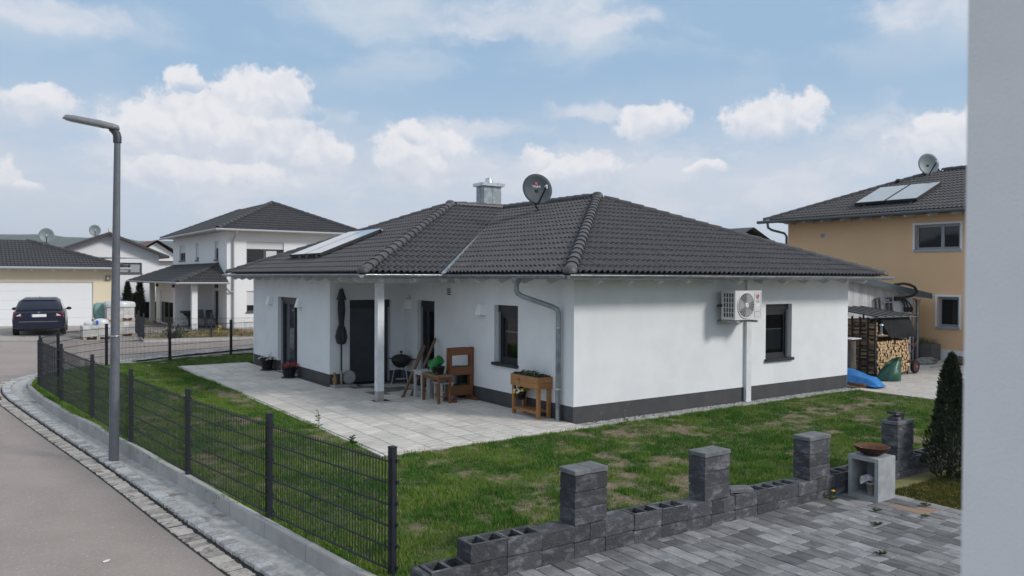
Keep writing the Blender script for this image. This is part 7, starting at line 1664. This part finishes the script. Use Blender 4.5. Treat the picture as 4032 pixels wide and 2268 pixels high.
sat_dish((-2.03, 51.5, 6.03), (-.1, -.99, .12), .38, .40, 'dish_far', 'second round satellite dish farther off beside the lamp post', (-2.03, 51.7, 5.35))
b = MB(); b.box(-2.9, 41.2, .1, 1.0, 41.5, 1.15); tag(b.build('garden_wall', 'fence'), 'low dark garden screen behind the neighbour lawn', 'garden wall')
b = MB(); b.add([(-3.6, 30, .19), (-1.3, 30, .19), (-1.0, 46, .19), (-3.6, 46, .19)], [(0, 1, 2, 3)]); tag(b.build('far_lawn', 'far_lawn'), kind='structure')
for k, (x, y, h, lab) in enumerate(((-2.28, 40.6, 2.15, 'far thuja partly hidden by the lamp post'), (-1.58, 40.6, 2.12, 'middle far thuja before the gabled house window'), (-.90, 40.6, 2.3, 'far thuja beside the neighbour porch roof'))):
    thuja(x, y, .2, h, .36, lab, 'leaf_far', 1500, .10, 20+k, 'thujas before the gabled house')
def far_house(name, label, x0, x1, y0, y1, ez, rzz, wm_, rm, gable=None):
    t = thing(name, label, 'house', ((x0+x1)/2, (y0+y1)/2, 0)); b = MB(); b.box(x0, y0, -.2, x1, y1, ez); b.build('walls', wm_, t); b = MB(); o = .6; c4 = [(x0-o, y0-o, ez), (x1+o, y0-o, ez), (x1+o, y1+o, ez), (x0-o, y1+o, ez)]; mx = (x0+x1)/2; 
    if gable: r0, r1 = (mx, y0-o, rzz), (mx, y1+o, rzz); b.poly([c4[0], r0, r1, c4[3]][::-1]); b.poly([c4[1], c4[2], r1, r0]); 
    else: h_ = min(x1-x0, y1-y0)/2+o; r0, r1 = (mx, y0-o+h_, rzz), (mx, max(y1+o-h_, y0-o+h_), rzz); b.poly([c4[0], c4[1], r0]); b.poly([c4[1], c4[2], r1, r0]); b.poly([c4[2], c4[3], r1]); b.poly([c4[3], c4[0], r0, r1])
    b.poly([(x, y, z-.02) for x, y, z in c4]); b.build('roof', rm, t)
    if gable: b = MB(); b.poly([(x0, y0-.001, ez), (x1, y0-.001, ez), (mx, y0-.001, rzz-.25)]); b.build('gable', wm_, t)
    return t
far_house('far_house', 'dark roofed house far behind the cream garage', -13.5, -6.2, 56, 66, 4.3, 5.85, 'white_bg', 'tile_bg')
far_house('far_house', 'distant house with red brown tiled roof between the white houses', 2.6, 7.6, 68, 78, 4.2, 6.15, 'white_bg', 'brown_roof', True)
far_house('far_house', 'distant gabled house peeping over the bungalow roof slope', 25.2, 29.2, 17.5, 26, 4.6, 5.72, 'cream', 'tile_bg', True)
# wooded ridge on the horizon, with its own air in between
b = MB(); g = np.random.default_rng(40); n = 130; rows = []
for r, (dist, hmul) in enumerate(((1100, -.02), (1500, .35), (1900, .8), (2200, 1.0), (2500, .6))):
    row = []
    for i in range(n):
        a = .2+i/(n-1)*1.9; hh = 62+34*fbm(np.array([i*.11]), np.array([.3]), 1.0)[0]+(5*g.random() if hmul > .3 else 0)
        if hmul == 1.0: hh += 22*max(0, 1-abs(a-1.50)/.20)
        row.append((CAM.x+dist*math.cos(a), CAM.y+dist*math.sin(a), -2+hh*hmul))
    rows.append(row)
b.add([p for r in rows for p in r], [(r*n+i, r*n+i+1, (r+1)*n+i+1, (r+1)*n+i)[::-1] for r in range(4) for i in range(n-1)], 0, True); tag(b.build('hills', 'forest'), kind='structure')
b = MB(); b.box(-2900, -400, -1.9, 2900, 2680, 120); hz = b.build('haze', 'haze'); tag(hz, kind='stuff')
